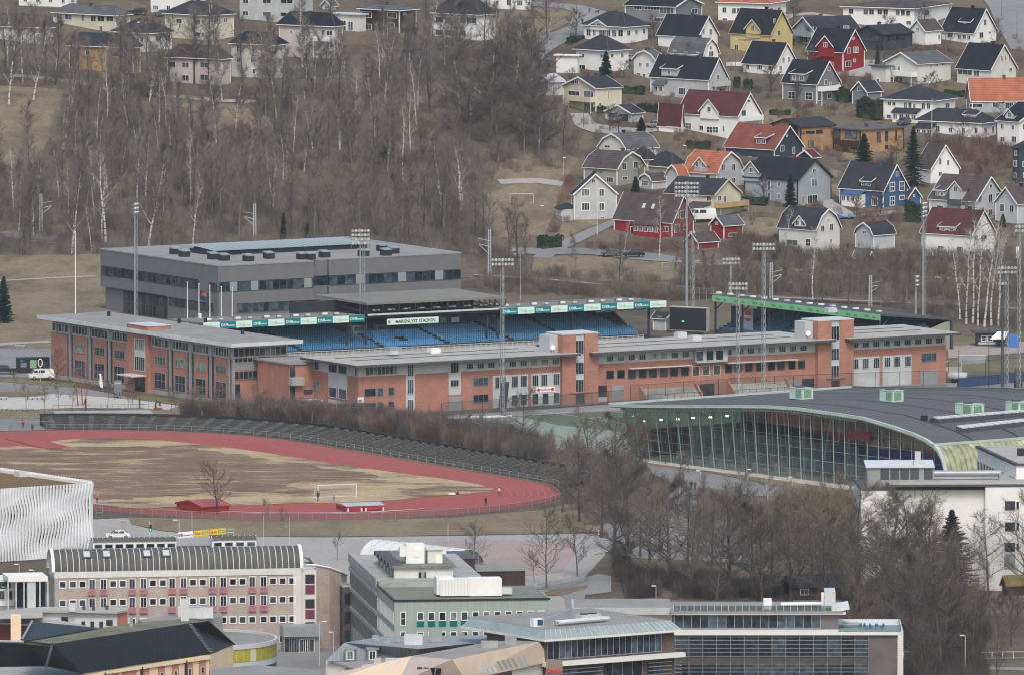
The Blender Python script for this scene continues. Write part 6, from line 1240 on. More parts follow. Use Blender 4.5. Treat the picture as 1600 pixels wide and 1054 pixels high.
# roof skin
n1 = 14; up = [(y,z) for y,z in T[:n1]]; dn = [(y,z) for y,z in T[n1-1:]]
ov = 1.6
def lean(y): return -1.5*max(0,min(1,(y-20)/60))
mb = MB(); mb.strip([[(lean(y)-ov+0,y,z+.0),(DU,y,z+.0)] for y,z in up]); o = smooth(mb.build('roof','roof_felt_dark',b))
striped('moss_metal',(.33,.35,.23),(.22,.235,.14),1.2,0,.6,.3,.5); mb = MB(); mb.strip([[(-ov,y,z),(DU,y,z)] for y,z in dn]); smooth(mb.build('curved_end_roof','moss_metal',b))
mb = MB()
for (y,z),(y2,z2) in zip(T,T[1:]):
 l1,l2 = lean(y),lean(y2); mb.poly([(l1-ov,y,z+.18),(l2-ov,y2,z2+.18),(l2-ov,y2,z2-.3),(l1-ov,y,z-.3)]); mb.poly([(l1-ov,y,z+.22),(l1-ov+.7,y,z+.22),(l2-ov+.7,y2,z2+.22),(l2-ov,y2,z2+.22)]); mb.poly([(l1-ov,y,z-.42),(l1+.2,y,z-.42),(l2+.2,y2,z2-.42),(l2-ov,y2,z2-.42)])
smooth(mb.build('front_fascia','mint',b)); mb = MB()
for (y,z),(y2,z2) in zip(T[:n1],T[1:n1]): mb.poly([(DU,y,z+.4),(DU,y2,z2+.4),(DU,y2,z2-.4),(DU,y,z-.4)]); mb.poly([(DU,y,z+.4),(DU-.5,y,z+.4),(DU-.5,y2,z2+.4),(DU,y2,z2+.4)])
mb.box((-ov,T[n1-1][0]-.3,T[n1-1][1]-.1),(DU,T[n1-1][0]+.4,T[n1-1][1]+.3)); y,z = T[0]; mb.box((-ov-1.4,y-.2,z-.3),(DU,y+.3,z+.35)); mb.build('edge_trim','mint',b)
mb = MB();
for k in range(5):
 x = 8+k*10.5
 for (y,z),(y2,z2) in zip(T[:n1],T[1:n1]): mb.poly([(x,y,z+.04),(x+.45,y,z+.04),(x+.45,y2,z2+.04),(x,y2,z2+.04)])
mb.build('roof_seam','black',b)
def ztop(y):
 for (a,za),(c_,zc) in zip(T,T[1:]):
  if c_ <= y <= a: return za+(zc-za)*(a-y)/(a-c_)
 return T[0][1] if y > T[0][0] else T[-1][1]
YM = -FL.s_(984); mat('mullion_grey',(.26,.34,.33),.5,.08); clear_glass('hall_glass',(.74,.82,.82),.05); NB = 29; gm = MB(); st = MB();
for i in range(NB):
 y0,y1 = .4+(YM-.4)*i/NB,.4+(YM-.4)*(i+1)/NB; za,zb_ = ztop(y0)-.5,ztop(y1)-.5; gm.poly([(0,y0,0),(0,y1,0),(lean(y1),y1,zb_),(lean(y0),y0,za)])
for i in range(NB+1):
 y = .4+(YM-.4)*i/NB; z = ztop(y)-.5; m = MB(); m.tube((-.12,y,-.3),(lean(y)-.12,y,z),.11,n=4,cap=True); m.tube((.5,y,-.3),(lean(y)+.5,y,z),.06,n=4); m.build('mullion','mullion_grey',b)
for k in range(1,7):
 z = 1.95*k; st = MB()
 for i in range(NB):
  y0,y1 = .4+(YM-.4)*i/NB,.4+(YM-.4)*(i+1)/NB
  if z < ztop(y0)-.8: st.tube((lean(y0)*z/ztop(y0),y0,z),(lean(y1)*z/ztop(y1),y1,z),.05,n=4)
 if st.v: st.build('transom','steel',b)
gm.build('glass_wall','hall_glass',b)
gb = MB()
for i in range(NB*4):
 y = .4+(YM-.4)*i/(NB*4); z = ztop(y);
 if i > 30: gb.box((lean(y)-ov+.5,y,z-.9),(lean(y)-.2,y+.22,z-.35))
gb.build('eaves_bracket','palegrey',b)
# end wall at the left and inside
x9 = 26; w = MB(); w.poly([(0,YM,0),(x9,YM,0),(x9,YM,ztop(YM)),(lean(YM),YM,ztop(YM)-.1)]); w.build('end_wall','hall_glass',b)
mat('hall_inside',(.30,.36,.36),.9,.2); mat('hall_floor',(.28,.33,.33),.5,.1); w = MB(); ys_ = [.5+(YM-.5)*i/24 for i in range(25)]; w.strip([[(x9,y,0) for y in ys_],[(x9,y,ztop(y)-.1) for y in ys_]]); w.strip([[(DU-.3,y,0) for y in ys_],[(DU-.3,y,ztop(y)-.1) for y in ys_]]); w.build('inner_wall','hall_inside',b); MB().box((.3,.5,-.5),(x9,YM-.3,.15)).build('hall_floor','hall_floor',b)
w = MB(); w.box((1.5,YM-1,.15),(x9,YM-.6,5.2)); w.build('end_screen','navy',b); w = MB(); w.box((12,YM*.45,.15),(x9,YM*.97,5.4)); w.box((8,YM*.1,.15),(x9,YM*.42,4.2)); w.build('inner_block','hall_inside',b)
mat('deep_red',(.12,.012,.03),.5,.05); mat('deep_blue',(.015,.03,.14),.4,.08)
def inbox(p0,p1,z0,z1,m,x,nm='inner_panel'): F_ = b.L(x); F_.panel(nm,F_.s_(p0),F_.s_(p1),z0,z1,m,.3)
inbox(1324,1360,8.6,10.2,'deep_red',-.2,'red_box'); inbox(1355,1480,4.6,7.2,'deep_blue',.3,'blue_panel'); inbox(1355,1425,4.2,7.4,'deep_blue',.35,'blue_panel'); inbox(1282,1316,1.8,4.2,'navy',.5,'blue_panel'); inbox(1300,1317,4.2,7.0,'navy',.5,'blue_panel'); inbox(1003,1035,3.2,4.6,'deep_red',2.5,'red_box')
sl = MB()
for k in range(18):
 y = YM*.06+k*YM*.05; sl.tube((5,y,0),(5+sin(k)*1.5,y+1.5*cos(k*2),ztop(y)-1),.16,n=6); sl.tube((9,y,.2),(9,y,5),.12,n=5)
sl.build('inner_column','lightpanel',b); sl = MB()
for k in range(60):
 a = k*.35; sl.tube((8+2.2*cos(a),YM*.32+2.2*sin(a),.5+k*.1),(8+2.2*cos(a+.35),YM*.32+2.2*sin(a+.35),.6+k*.1),.35,n=6)
for k in range(12): y = YM*.5+k*3.2; sl.box((3.5,y,.2),(5.5,y+1.8,.9+.5*(k % 3)))
sl.build('slide','palegrey',b)
emit('warm_lamp',(1,.82,.5),6)
for px,py in ((1007,657),(1033,655),(1059,654),(1083,652),(1110,651),(1136,649)):
 F_ = b.L(4); t,z = F_.hit(px,py); l = MB(); l.tube((0,0,.12),(0,0,-.12),.26,.34,10,cap=True); o = l.build('lamp','warm_lamp',b); o.location = F_.pos(t,z,0)
for px,py in ((1252,623),(1393,627),(1515,648),(1590,645)):
 z = 9.9 if px < 1450 else 9.0; yy = None
 # find roof point under the pixel by marching
 d = ray(px,py); best = None
 for k in range(0,4000):
  p = b.l(CAM+d*(2300+k*.2))
  if 0 < p.x < DU and T[-1][0] < p.y < T[0][0] and p.z <= ztop(p.y): best = p; break
 if best is None: best = b.P(px,py,b.c.z+9.5)
 v = Bd('roof_ventilation_unit',{1252: 'first mint rooftop unit from the left on the dark hall roof',1393: 'second mint rooftop unit, on the far edge of the dark hall roof',1515: 'wide mint rooftop unit with a fan cap, nearest the skylight strips',1590: 'mint rooftop unit cut by the right edge of the picture'}[px],'ventilation unit',at=b.c+Vector((best.x*b.cs-best.y*b.sn,best.x*b.sn+best.y*b.cs,ztop(best.y)-.1)),psi=40)
 wx,wy,hh = (2.6,3.6,1.95) if px != 1515 else (2.9,4.6,1.9); striped('mint_cladding',(.44,.66,.60),(.30,.48,.44),.45,'xy',.5,.14,.04)
 MB().box((-wx/2,-wy/2,.2),(wx/2,wy/2,.2+hh)).build('casing','mint_cladding',v); MB().box((-wx/2+.1,-wy/2+.1,0),(wx/2-.1,wy/2-.1,.2)).build('base','darkgrey',v); MB().box((-wx/2-.08,-wy/2-.08,.2+hh),(wx/2+.08,wy/2+.08,.32+hh)).build('cap','mint',v)
 f = v.R(-wy/2); f.panel('louvre',-wx*.36,wx*.28,.5,hh,'mintdark',.04); f = v.L(-wx/2); f.panel('louvre',-wy*.02,wy*.42,.5,hh,'mintdark',.04); m = MB(); m.tube((0,.4,.32+hh),(0,.4,.55+hh),.95,.95,14,cap=True); m.build('fan','darkgrey',v)
for (a0,a1_) in (((1461,660),(1640,645)),((1499,674),(1640,659))):
 P_ = []
 for px,py in (a0,a1_):
  d = ray(px,py); best = None
  for k in range(0,4000):
   p = b.l(CAM+d*(2300+k*.2))
   if p.z <= ztop(p.y): best = p; break
  P_.append(best)
 mb = MB(); p,q_ = P_; m = Vector((q_.y-p.y,p.x-q_.x,0)).normalized()*.9; L = [(p-m),(q_-m),(q_+m),(p+m)]; mb.prism([(v.x,v.y,ztop(v.y)+.75) for v in L],.8); o = mb.build('skylight_kerb','darkgrey',b); mb = MB(); m *= .8; n = 14
 for i in range(n):
  a,c_ = p.lerp(q_,i/n+.006),p.lerp(q_,(i+1)/n-.006); mb.prism([(v.x,v.y,ztop(v.y)+.95) for v in (a-m,c_-m,c_+m,a+m)],.18)
 mb.build('skylight_glazing','palesteel',o)
p = b.l(G(1444,654));
d = ray(1444,656)
for k in range(0,4000):
 p = b.l(CAM+d*(2300+k*.2))
 if p.z <= ztop(p.y): break
MB().box((-.5,-.4,0),(.5,.4,.9)).build('roof_hood','black',b,(p.x,p.y,ztop(p.y))); MB().box((-.3,-2.4,0),(.2,-1.9,.5)).build('roof_pipe','black',b,(p.x,p.y,ztop(p.y)))
# ---- white concrete block at right ----
b = Bd('white_block','white rendered multi-storey block with flat roof at the right edge','building',1345,922,3)
F = b.R(); x1 = b.ax(1680); HT = (922-758)/b.sc; xs_ = b.ax(1538)
w = MB(); w.box((0,0,-1),(xs_,15,HT-.7)); w.box((xs_,-1.6,-1),(x1,15,HT)); w.build('wall','white',b); MB().box((-.1,-.1,HT-.7),(xs_,15,HT-.3)).build('parapet','darkgrey',b); MB().box((b.ax(1386),-1.75,HT),(x1,15,HT+.35)).build('upper_parapet','darkgrey',b); MB().box((b.ax(1386)+.4,-1.2,HT+.3),(x1-.3,14.6,HT+.4)).build('roof','roof_felt_pale',b)
F = b.R(-1.6)
for py in (789,822,854): winpx(F,1578,py,16,14,nx=1,fr='darkgrey',pane='pane_dark',tk=.1); winpx(F,1590,py,6,14,nx=1,fr='white',pane='pane_dark')
F.panel('door',F.s_(1569),F.s_(1586),3.6,6.2,'steel',.06); F.panel('dark_door',F.s_(1518+22),F.s_(1546),2.5,5,'steel',.04)
k = MB(); z = HT+.4; xa,xb_ = b.ax(1355,3),b.ax(1459,3); k.box((xa,3,z-1),(xb_,7,z+2.6)); o = k.build('louvred_plant_room','steel',b); k = MB(); k.prism([(xa-.3,2.6,z+2.6),(xb_+.1,2.6,z+2.6),(xb_+.1,7.2,z+3.3),(xa-.3,7.2,z+3.3)],.2); k.build('plant_room_roof','palesteel',o); k = MB(); k.box((b.ax(1432),3.6,z+2.7),(b.ax(1441),4.5,z+5)); k.box((b.ax(1430),3.4,z+2.6),(b.ax(1443),4.7,z+3.4)); k.build('flue','palesteel',o)
Fp = b.R(3);
for i in range(5): t = Fp.s_(1382+i*15.5+(6 if i == 4 else 0)); Fp.panel('louvre',t-.72,t+.72,z+.4,z+2.2,'darkgrey',.05)
k = MB(); k.tube((b.ax(1459),6,z+1.1),(b.ax(1568),6,z+1.1),.55,n=12); k.tube((b.ax(1568),6,z+1.1),(b.ax(1571),6,z-.4),.5,n=10); smooth(k.build('roof_duct','steel',b)); MB().box((b.ax(1565),5,z),(b.ax(1580),7,z+1)).build('duct_box','steel',b)
b = Bd('upper_white_block','upper white block with a row of narrow windows cut by the right edge','building',at=Vector(PZ(1588,724,20.5))-Vector((0,0,20.5)),psi=10)
LYu = b.ay(1527); w = MB(); w.box((0,0,0),(22,LYu,20.2)); w.build('wall','white',b); w = MB(); w.box((-.3,-.3,20.2),(22,LYu+.3,20.55)); w.build('roof_edge','darkgrey',b); MB().box((.3,.3,20.5),(21.5,LYu-.3,20.62)).build('roof','roof_felt_pale',b)
F = b.L()
for i in range(13): win(F,F.s_(1529+i*4.55),16.2,.9*2.0,1.9,nx=1,fr='palesteel',pane='pane',tk=.12)
MB().box((3,12,20.6),(4,13.5,21.8)).build('roof_vent','black',b); MB().box((8,16,20.6),(21,24,24)).build('penthouse','midgrey',b)
# ======================= FOREGROUND BUILDINGS =======================
# ---- white building with wavy fins ----
b = Bd('wavy_building','white building with wavy vertical fins and brown sedum roof at left edge','building',-70,884,35)
LX = b.ax(146); HT = 12.6; mat('sedum',(.20,.105,.055),.95,.3,1.5,col2=(.12,.11,.05)); mat('fin_white',(.74,.76,.79),.5,.04); mat('fin_back',(.56,.58,.61),.6,.1)
YB = 30; MB().box((0,.1,0),(LX,YB,HT-.6)).build('wall','fin_back',b); MB().box((.3,.3,HT-.6),(LX-.3,YB-.3,HT-.4)).build('sedum_roof','sedum',b)
k = MB(); k.box((0,YB-.5,HT-.4),(LX,YB,HT+.1)); k.box((LX-.5,.3,HT-.4),(LX,YB,HT+.1)); k.build('parapet','white',b);
k = MB(); n = int(LX/.62); q = random.Random(2)
for i in range(n):
 x = .1+i*.62; rows = []
 for j in range(27):
  z = HT*j/26; p1 = .17*sin(z*.75+i*.11)+.11*sin(z*1.3-i*.23+1.5); wd = .235+.075*sin(z*.9-i*.25+2); y = -.22+.09*sin(z*.8+i*.19)
  rows.append([(x+p1-wd,y,z+(.15 if j == 26 else 0)),(x+p1+wd,y-.12,z+(.15 if j == 26 else 0)),(x+p1+wd,y+.3,z)])
 k.strip(rows)
smooth(k.build('wavy_fins','fin_white',b)); F = b.R(.1); q = random.Random(4)
for r_ in range(3):
 for i in range(int(LX/.84)):
  if sin(i*.33+r_*2.1) > .0: F.panel('slit_window',.2+i*.84,.2+i*.84+.5,2.2+r_*3.6,4.6+r_*3.6,'black',.03)
k = MB()
for i in range(60): k.box((LX-.1,.5+i*.49,HT+.1),(LX+.1,.62+i*.49,HT+.35)); k.box((.2+LX*i/60,YB-.1,HT+.1),(.32+LX*i/60,YB+.1,HT+.35))
k.build('fin_tips','white',b); p = b.P(62,738,HT); MB().box((-.9,-.9,0),(.9,.9,.9)).build('roof_unit','palesteel',b,(min(p.x,LX-1.5),min(p.y,YB-2),HT-.4))
MB().box((-.3,-.6,-.3),(LX+.3,.1,.25)).build('plinth','darkgrey',b)
# ---- barrel-roofed brick building ----
b = Bd('barrel_roof_building','pale brick office building with long ribbed barrel roof and pink balconies','building',86,1021,9)
F = b.R(); LX = b.ax(470); HT = 13.2; DP = 7.0; MB().box((0,0,-1),(LX,DP,HT-1.0)).build('brick_wall','oldbrick',b); MB().box((-.08,-.12,HT-1.0),(LX+.08,DP,HT)).build('concrete_cornice','offwhite',b); MB().box((-.06,-.06,-1),(.5,.2,HT-1)).build('corner_pier','concrete',b); MB().box((LX-1.2,-.1,-1),(LX+.1,.2,HT-1)).build('corner_pier','offwhite',b)
striped('barrel_sheet',(.085,.088,.082),(.12,.12,.115),.9,0,.6,.1,.2); r = 3.3; k = MB(); k.strip([[(x,r-r*cos(pi*j/20),HT+r*sin(pi*j/20)) for j in range(21)] for x in (0,LX)]); smooth(k.build('barrel_roof','barrel_sheet',b)); k = MB()
nr = 40
def rib(k,x,r0,w_=.12,e=.1,cy=None,z0=None,lo=0,hi=20):
 cy = r0 if cy is None else cy; z0 = HT if z0 is None else z0
 for j in range(lo,hi):
  P_ = [(cy-rr*cos(pi*jj/20),z0+rr*sin(pi*jj/20)) for jj in (j,j+1) for rr in (r0,r0+e)]
  k.poly([(x,P_[1][0],P_[1][1]),(x+w_,P_[1][0],P_[1][1]),(x+w_,P_[3][0],P_[3][1]),(x,P_[3][0],P_[3][1])]); k.poly([(x,P_[0][0],P_[0][1]),(x,P_[1][0],P_[1][1]),(x,P_[3][0],P_[3][1]),(x,P_[2][0],P_[2][1])]); k.poly([(x+w_,P_[0][0],P_[0][1]),(x+w_,P_[1][0],P_[1][1]),(x+w_,P_[3][0],P_[3][1]),(x+w_,P_[2][0],P_[2][1])])
for i in range(1,nr): rib(k,LX*i/nr,r,.10,.05)
k.build('roof_rib','offwhite',b); k = MB(); rib(k,-.5,r+.0,.5,.22); k.build('end_arch','white',b); k = MB(); rib(k,LX-.1,r+.0,.5,.22); k.build('end_arch','white',b)
k = MB()
for x in (-.02,LX+.02): k.poly([(x,r-r*cos(pi*j/20),HT+r*sin(pi*j/20)) for j in range(21)]+[(x,2*r,HT-.01),(x,0,HT-.01)])
k.build('end_gable','palesteel',b); k = MB()
for j in (3,6,9,12): z = HT+j*.27; k.box((-.12,.6,z),(-.04,6.2,z+.1))
k.build('gable_bars','white',b)
for px in (136,167,230,260):
 x = b.ax(px,r*.3); a = R(52); k = MB(); k.box((-.75,-.85,0),(.75,.85,.14)); o = k.build('roof_window','darkgrey',b,(x,r-r*cos(a),HT+r*sin(a))); o.rotation_euler = (pi/2-a,0,0); k = MB(); k.box((-.52,-.62,.14),(.52,.62,.17)); k.build('roof_window_pane','lightpanel',o)
mat('balcony_pink',(.50,.19,.25),.6,.1)
cols = [98,114,129,144,162,177,192,206.5,224.5,239,254.5,269,287,301.5,317,332,349,364,379,394,412,426.5,441.5,456.5]; bal = {3,4,7,8,11,12,15,16,19,20}
for row,z in enumerate((10.55,7.55,4.4,1.2)):
 for i,px in enumerate(cols):
  t = F.s_(px)
  if i in bal and row < 2:
   win(F,t,z-.35,1.15,1.75,nx=2,fr='white',pane='pane_dark',tk=.12); k = MB()
   for j in range(9): k.box((-.6+j*.15-.03,-.4,0),(-.6+j*.15+.03,-.34,.95))
   k.box((-.62,-.42,.9),(.62,-.32,1.0)); k.box((-.62,-.38,0),(.62,0,.08)); o = k.build('balcony_rail','balcony_pink',b); o.location = F.pos(t,z-1.15,.03)
  else: win(F,t,z,1.2,1.25,nx=1,fr='white',pane='pane_dark',tk=.14)
k = MB(); zc = HT+.5
for p0,p1,nm in ((145,275,8),(331,400,4)):
 x0,x1 = b.ax(p0,9),b.ax(p1,9); rr = MB(); rr.box((x0,8.2,HT-3),(x1,13,HT+3.9)); o = rr.build('clerestory','white',b); q_ = MB(); q_.strip([[(x,9.6-1.6*cos(pi*j/16),HT+3.9+.5*sin(pi*j/16)) for j in range(17)] for x in (x0,x1)]); q_.build('clerestory_roof','barrel_sheet',o); q_ = MB()
 for i in range(nm*2+1): rib(q_,x0+(x1-x0)*i/(nm*2)-.06,2.32,.12,.06,10.4,HT+3.6,0,16) if False else q_.tube((x0+(x1-x0)*i/(nm*2),8.05,HT+3.9),(x0+(x1-x0)*i/(nm*2),9.4,HT+4.42),.08,n=4)
 q_.build('clerestory_rib','white',o); F9 = b.R(8.2)
 for i in range(nm): win(F9,x0+(x1-x0)*(i+.5)/nm,HT+2.75,(x1-x0)/nm*.8,.85,nx=1,fr='palesteel',pane='pane_dark' if p0 < 300 else 'pane_blue')
MB().box((b.ax(275,9),9,HT-3),(b.ax(331,9),12,HT+2.6)).build('link_wall','darkconcrete',b)
o = b.P(114,858,HT); k = MB(); k.tube((0,0,-3),(0,0,2.2),1.75,n=20); k.tube((0,0,2.2),(0,0,2.5),1.9,n=20,cap=True); k.build('stair_drum','oldbrick',b,(b.ax(114,12),12,HT))
k = MB(); k.box((LX+.1,.4,-1),(LX+2.6,5,HT-.4)); k.build('stair_bay','offwhite',b); F_ = b.R(.4)
for z,m in ((10.6,'black'),(8.9,'pinkdark'),(6.6,'black'),(4.9,'pinkdark'),(2.9,'black'),(1.2,'pane_dark')):
 if m == 'pinkdark' and 'pinkdark' not in MATS: mat('pinkdark',(.16,.03,.06),.5,.05)
 F_.panel('stair_window',LX+.8,LX+2.3,z,z+1.5,m,.05)
k = MB()
for (xa,ya),(xb,yb) in zip([(LX+2.6,1.0),(LX+5,2),(LX+7.2,4),(LX+8.5,7),(LX+9,11)],[(LX+5,2),(LX+7.2,4),(LX+8.5,7),(LX+9,11),(LX+9,16)]):
 ha,hb_ = HT+.4-.018*(xa-LX)**2.3,HT+.4-.018*(xb-LX)**2.3; k.poly([(xa,ya,-1),(xb,yb,-1),(xb,yb,hb_),(xa,ya,ha)]); k.poly([(xa,ya,ha),(xb,yb,hb_),(LX+2.6,16,hb_+.5),(LX+2.6,8,ha+.5)])
k.build('curved_brick_wall','oldbrick',b); k = MB()
for (xa,ya),(xb,yb) in zip([(LX+1,.8),(LX+2.6,1.0),(LX+5,2),(LX+7.2,4),(LX+8.5,7)],[(LX+2.6,1.0),(LX+5,2),(LX+7.2,4),(LX+8.5,7),(LX+9,11)]): k.tube((xa,ya-.1,HT+.5-.018*(xa-LX)**2.3),(xb,yb-.1,HT+.5-.018*(xb-LX)**2.3),.16,n=5)
k.build('white_coping','white',b); k = MB(); k.box((b.ax(437),-4.5,2.6),(LX+3,.3,4.2)); k.box((b.ax(440),-3.8,-1),(LX+2.6,.3,2.6)); o = k.build('entrance_block','steel',b); Fe = b.R(-3.8)
for px in (452,463): win(Fe,Fe.s_(px),0,1.6,2.4,nx=2,fr='steel',pane='pane_dark')
for px in (474,484): win(Fe,Fe.s_(px),0,1.5,2.2,nx=2,fr='white',pane='pane_dark')
# ---- street canopy, white kiosk with green sign at the left edge ----
b = Bd('street_canopy','white flat street canopy left of the barrel-roofed building','canopy',13,952,10); x1 = b.ax(75); k = MB(); k.box((0,0,4.6),(x1,7,5.4)); k.build('canopy_roof','white',b); k = MB()
for i in range(6): k.box((x1*i/5-.1,.1,0),(x1*i/5+.1,.4,4.6))
k.box((3.2,.2,0),(4.6,1,4.6)); k.build('column','palesteel',b); MB().box((1.5,3,0),(x1,3.2,4.5)).build('glazing','pane_dark',b)
b = Bd('white_kiosk_building','small white corner building with dark green sign at the left edge','building',-12,946,4); x1 = b.ax(27); MB().box((0,0,0),(x1,5,4.6)).build('wall','white',b); F = b.R(); mat('sign_green',(.01,.06,.05),.4,.05)
s = F.panel('sign',F.s_(-4),F.s_(16.5),2.9,4.0,'sign_green',.1); text('NORENGROS',.26,F,1.3,.15,'white',.12,.8,parent=s); m = MB()
for x in (1.05,1.5): m.tube((x,-.12,.7),(x,-.15,.7),.24,.24,12)
m.build('sign_logo','white',s)
for px in (3,15): win(F,F.s_(px),1.0,1.0,1.6,nx=2,fr='palesteel')
MB().box((b.ax(-4),14,0),(b.ax(66,14),20,2.3)).build('grey_wall','midgrey',b)
# ---- helper for free-form roofs: vertices are (px, py, height) ----
def V3(b,*pts): return [tuple(b.P(px,py,z)) for px,py,z in pts]
def slab(b,name,pts,m,t=.3): k = MB(); k.prism(V3(b,*pts),t); return k.build(name,m,b)
def wall_under(b,name,p0,p1,m,drop=None,inset=0):
 a,c_ = [b.P(*p) for p in (p0,p1)]; k = MB(); k.poly([(a.x,a.y,0),(c_.x,c_.y,0),tuple(c_),tuple(a)]); o = k.build(name,m,b); d = (c_.x-a.x,c_.y-a.y); return Face(b,(a.x,a.y),d),math.hypot(*d)
# ---- low white/terracotta blocks at left ----
b = Bd('low_flat_block','low pale flat-roofed block with pink end wall below the barrel-roofed building','building',at=Vector((PZ(70,975,0).x,PZ(70,975,0).y,0)))
slab(b,'roof',[(25,951,8),(67,947,8),(199,948,8),(199,952,8),(183,955,8),(67,953,8)],'roof_felt_pale'); slab(b,'left_roof',[(-10,955,7.9),(25,951,7.9),(66.5,954,7.9),(66.5,962,7.9),(-10,963,7.9)],'roof_felt_pale')
F,L = wall_under(b,'wall',(67,953.2,7.9),(183,955.2,7.9),'palesteel'); F2,L2 = wall_under(b,'end_wall',(183,955.2,7.9),(199,952.2,7.9),'salmon') if mat('salmon',(.52,.2,.14),.8,.08) else 0
F.panel('fascia',0,L,7.0,7.9,'lightpanel',.1)
for t in (.52,.64,.76): F.panel('slit_window',L*t,L*t+.6,5.0,6.3,'black',.03)
F.panel('dark_window',L*.25,L*.34,6.0,7.0,'pane_dark',.14)
slab(b,'lower_roof',[(-10,962,6.5),(66,962,6.5),(135,977,6.5),(60,975,6.5),(-10,971,6.5)],'roof_felt_pale'); F3,L3 = wall_under(b,'red_wall',(-10,971,6.3),(60,975,6.3),'redwall') if mat('redwall',(.22,.06,.05),.8,.08) else 0
for px,py in ((113,954),(131,952),(146,953),(167,952)):
 p = b.P(px,py,8); MB().box((-.25,-.25,0),(.25,.25,.7)).build('roof_pipe','darkgrey',b,(p.x,p.y,8)) if px != 113 else MB().box((-.5,-.5,0),(.5,.5,1.3)).build('roof_unit','palesteel',b,(p.x,p.y,8))
k = MB(); k.box((-.8,-.8,0),(.8,.8,4.5)); p = b.P(25,999,6); o = k.build('chimney','beige',b,(p.x,p.y,5.5))
# ---- black-roofed building ----
b = Bd('black_roof_building','long building with near-black hipped roof and mossy flat ridge, bottom left','building',at=Vector((PZ(200,1010,0).x,PZ(200,1010,0).y,0)))
mat('black_metal',(.022,.026,.036),.45,.1); mat('moss_flat',(.17,.165,.115),.9,.2,1)
slab(b,'flat_ridge_roof',[(36,1001,15),(82,1005,15),(295,973,15),(327,970,15),(300,965,15),(225,971,15),(157,980,15)],'moss_flat',.4); striped('standing_seam',(.022,.026,.036),(.035,.04,.05),.6,0,.45,.1,.1)
E = [(129,1051,10),(329,1021,10),(368,1006,10)]
k = MB(); k.poly(V3(b,(82,1005,15.1),(295,973,15.1),E[1],E[0])); k.poly(V3(b,(295,973,15.1),(327,970,15.1),E[2],E[1])); k.poly(V3(b,(-40,999,15.1),(36,1000,15.1),(82,1005,15.1),(72,1040,10.5),(-40,1042,10.5))); k.poly(V3(b,(82,1005,15.1),E[0],(72,1040,10.5))); k.poly(V3(b,(327,970,15.1),(300,965,15.1),(345,985,11),E[2]))
k.poly(V3(b,(50,970,16.5),(157,980,15.2),(36,1001,15.2),(34,998,15.4))); k.build('sloping_roof','standing_seam',b)
k = MB()
for a,c_ in (((82,1005,15.3),(72,1040,10.7)),((50,970,16.7),(34,999,15.4)),((-40,1000,15.3),(37,1002,15.3))): p,q_ = V3(b,a,c_); k.tube(p,q_,.22,n=5)
k.build('ridge_flashing','steel',b)
F,L = wall_under(b,'wall',(129,1051,9.9),(327,1022.5,9.9),'beige'); F2,L2 = wall_under(b,'end_wall',(328,1022.5,9.9),(364,1008,9.9),'beige')
for px in (166,180,196,208,228,252,274,296,316):
 t = F.s_(px); F.panel('pink_bay',t-.85,t+.85,6.2,9.4,'pinkbay',.04) if mat('pinkbay',(.5,.22,.17),.8,.06) else 0; win(F,t,7.1,.85,1.25,nx=1,fr='offwhite',pane='pane',e=.06)
F.panel('cornice',0,L,9.3,9.85,'beige',.3)
for px in (162,220,289): t = F.s_(px); F.panel('downpipe',t-.09,t+.09,0,9.6,'black',.45)
k = MB(); p,q_ = V3(b,(295,975,15.3),(327,1017,10.5)); d = (q_-Vector(p)) if False else Vector(q_)-Vector(p); s_ = Vector((.5,.1,0))
k.tube(p,q_,.06,n=4); k.tube(Vector(p)+s_,Vector(q_)+s_,.06,n=4)
for i in range(18): m = Vector(p)+d*(i/17); k.tube(m,m+s_,.05,n=4)
k.build('roof_ladder','steel',b)
for px,py,w_,h_,m in ((205,978,.5,1.6,'steel'),(171,977,1.0,.9,'black'),(289,969,1.2,3.4,'palesteel')): p = b.P(px,py,15); MB().box((-w_/2,-.4,0),(w_/2,.4,h_)).build('roof_unit',m,b,(p.x,p.y,15))
b = Bd('lower_roof_block','plain grey flat roof with steel edging cut by the bottom left corner','building',at=Vector((PZ(60,1060,0).x,PZ(60,1060,0).y,0)))
slab(b,'roof',[(-20,1042,9),(45,1038,9),(88,1041,9),(130,1051,9),(128,1070,9),(-20,1070,9)],'roof_felt_pale',9)
b = Bd('flat_block_behind','flat-roofed block with pale roof plant behind the black roof','building',at=Vector((PZ(280,975,0).x,PZ(280,975,0).y,0)))
slab(b,'roof',[(216,967,11),(280,959,11),(346,957,11),(348,962,11),(300,968,11),(222,971,11)],'roof_felt',11)
for px,py,w_ in ((300,962,2.2),(319,964,2.4)): p = b.P(px,py,11); MB().box((-w_,-1.2,0),(w_*.6,1.2,1.5)).build('roof_plant','palesteel',b,(p.x,p.y,11))
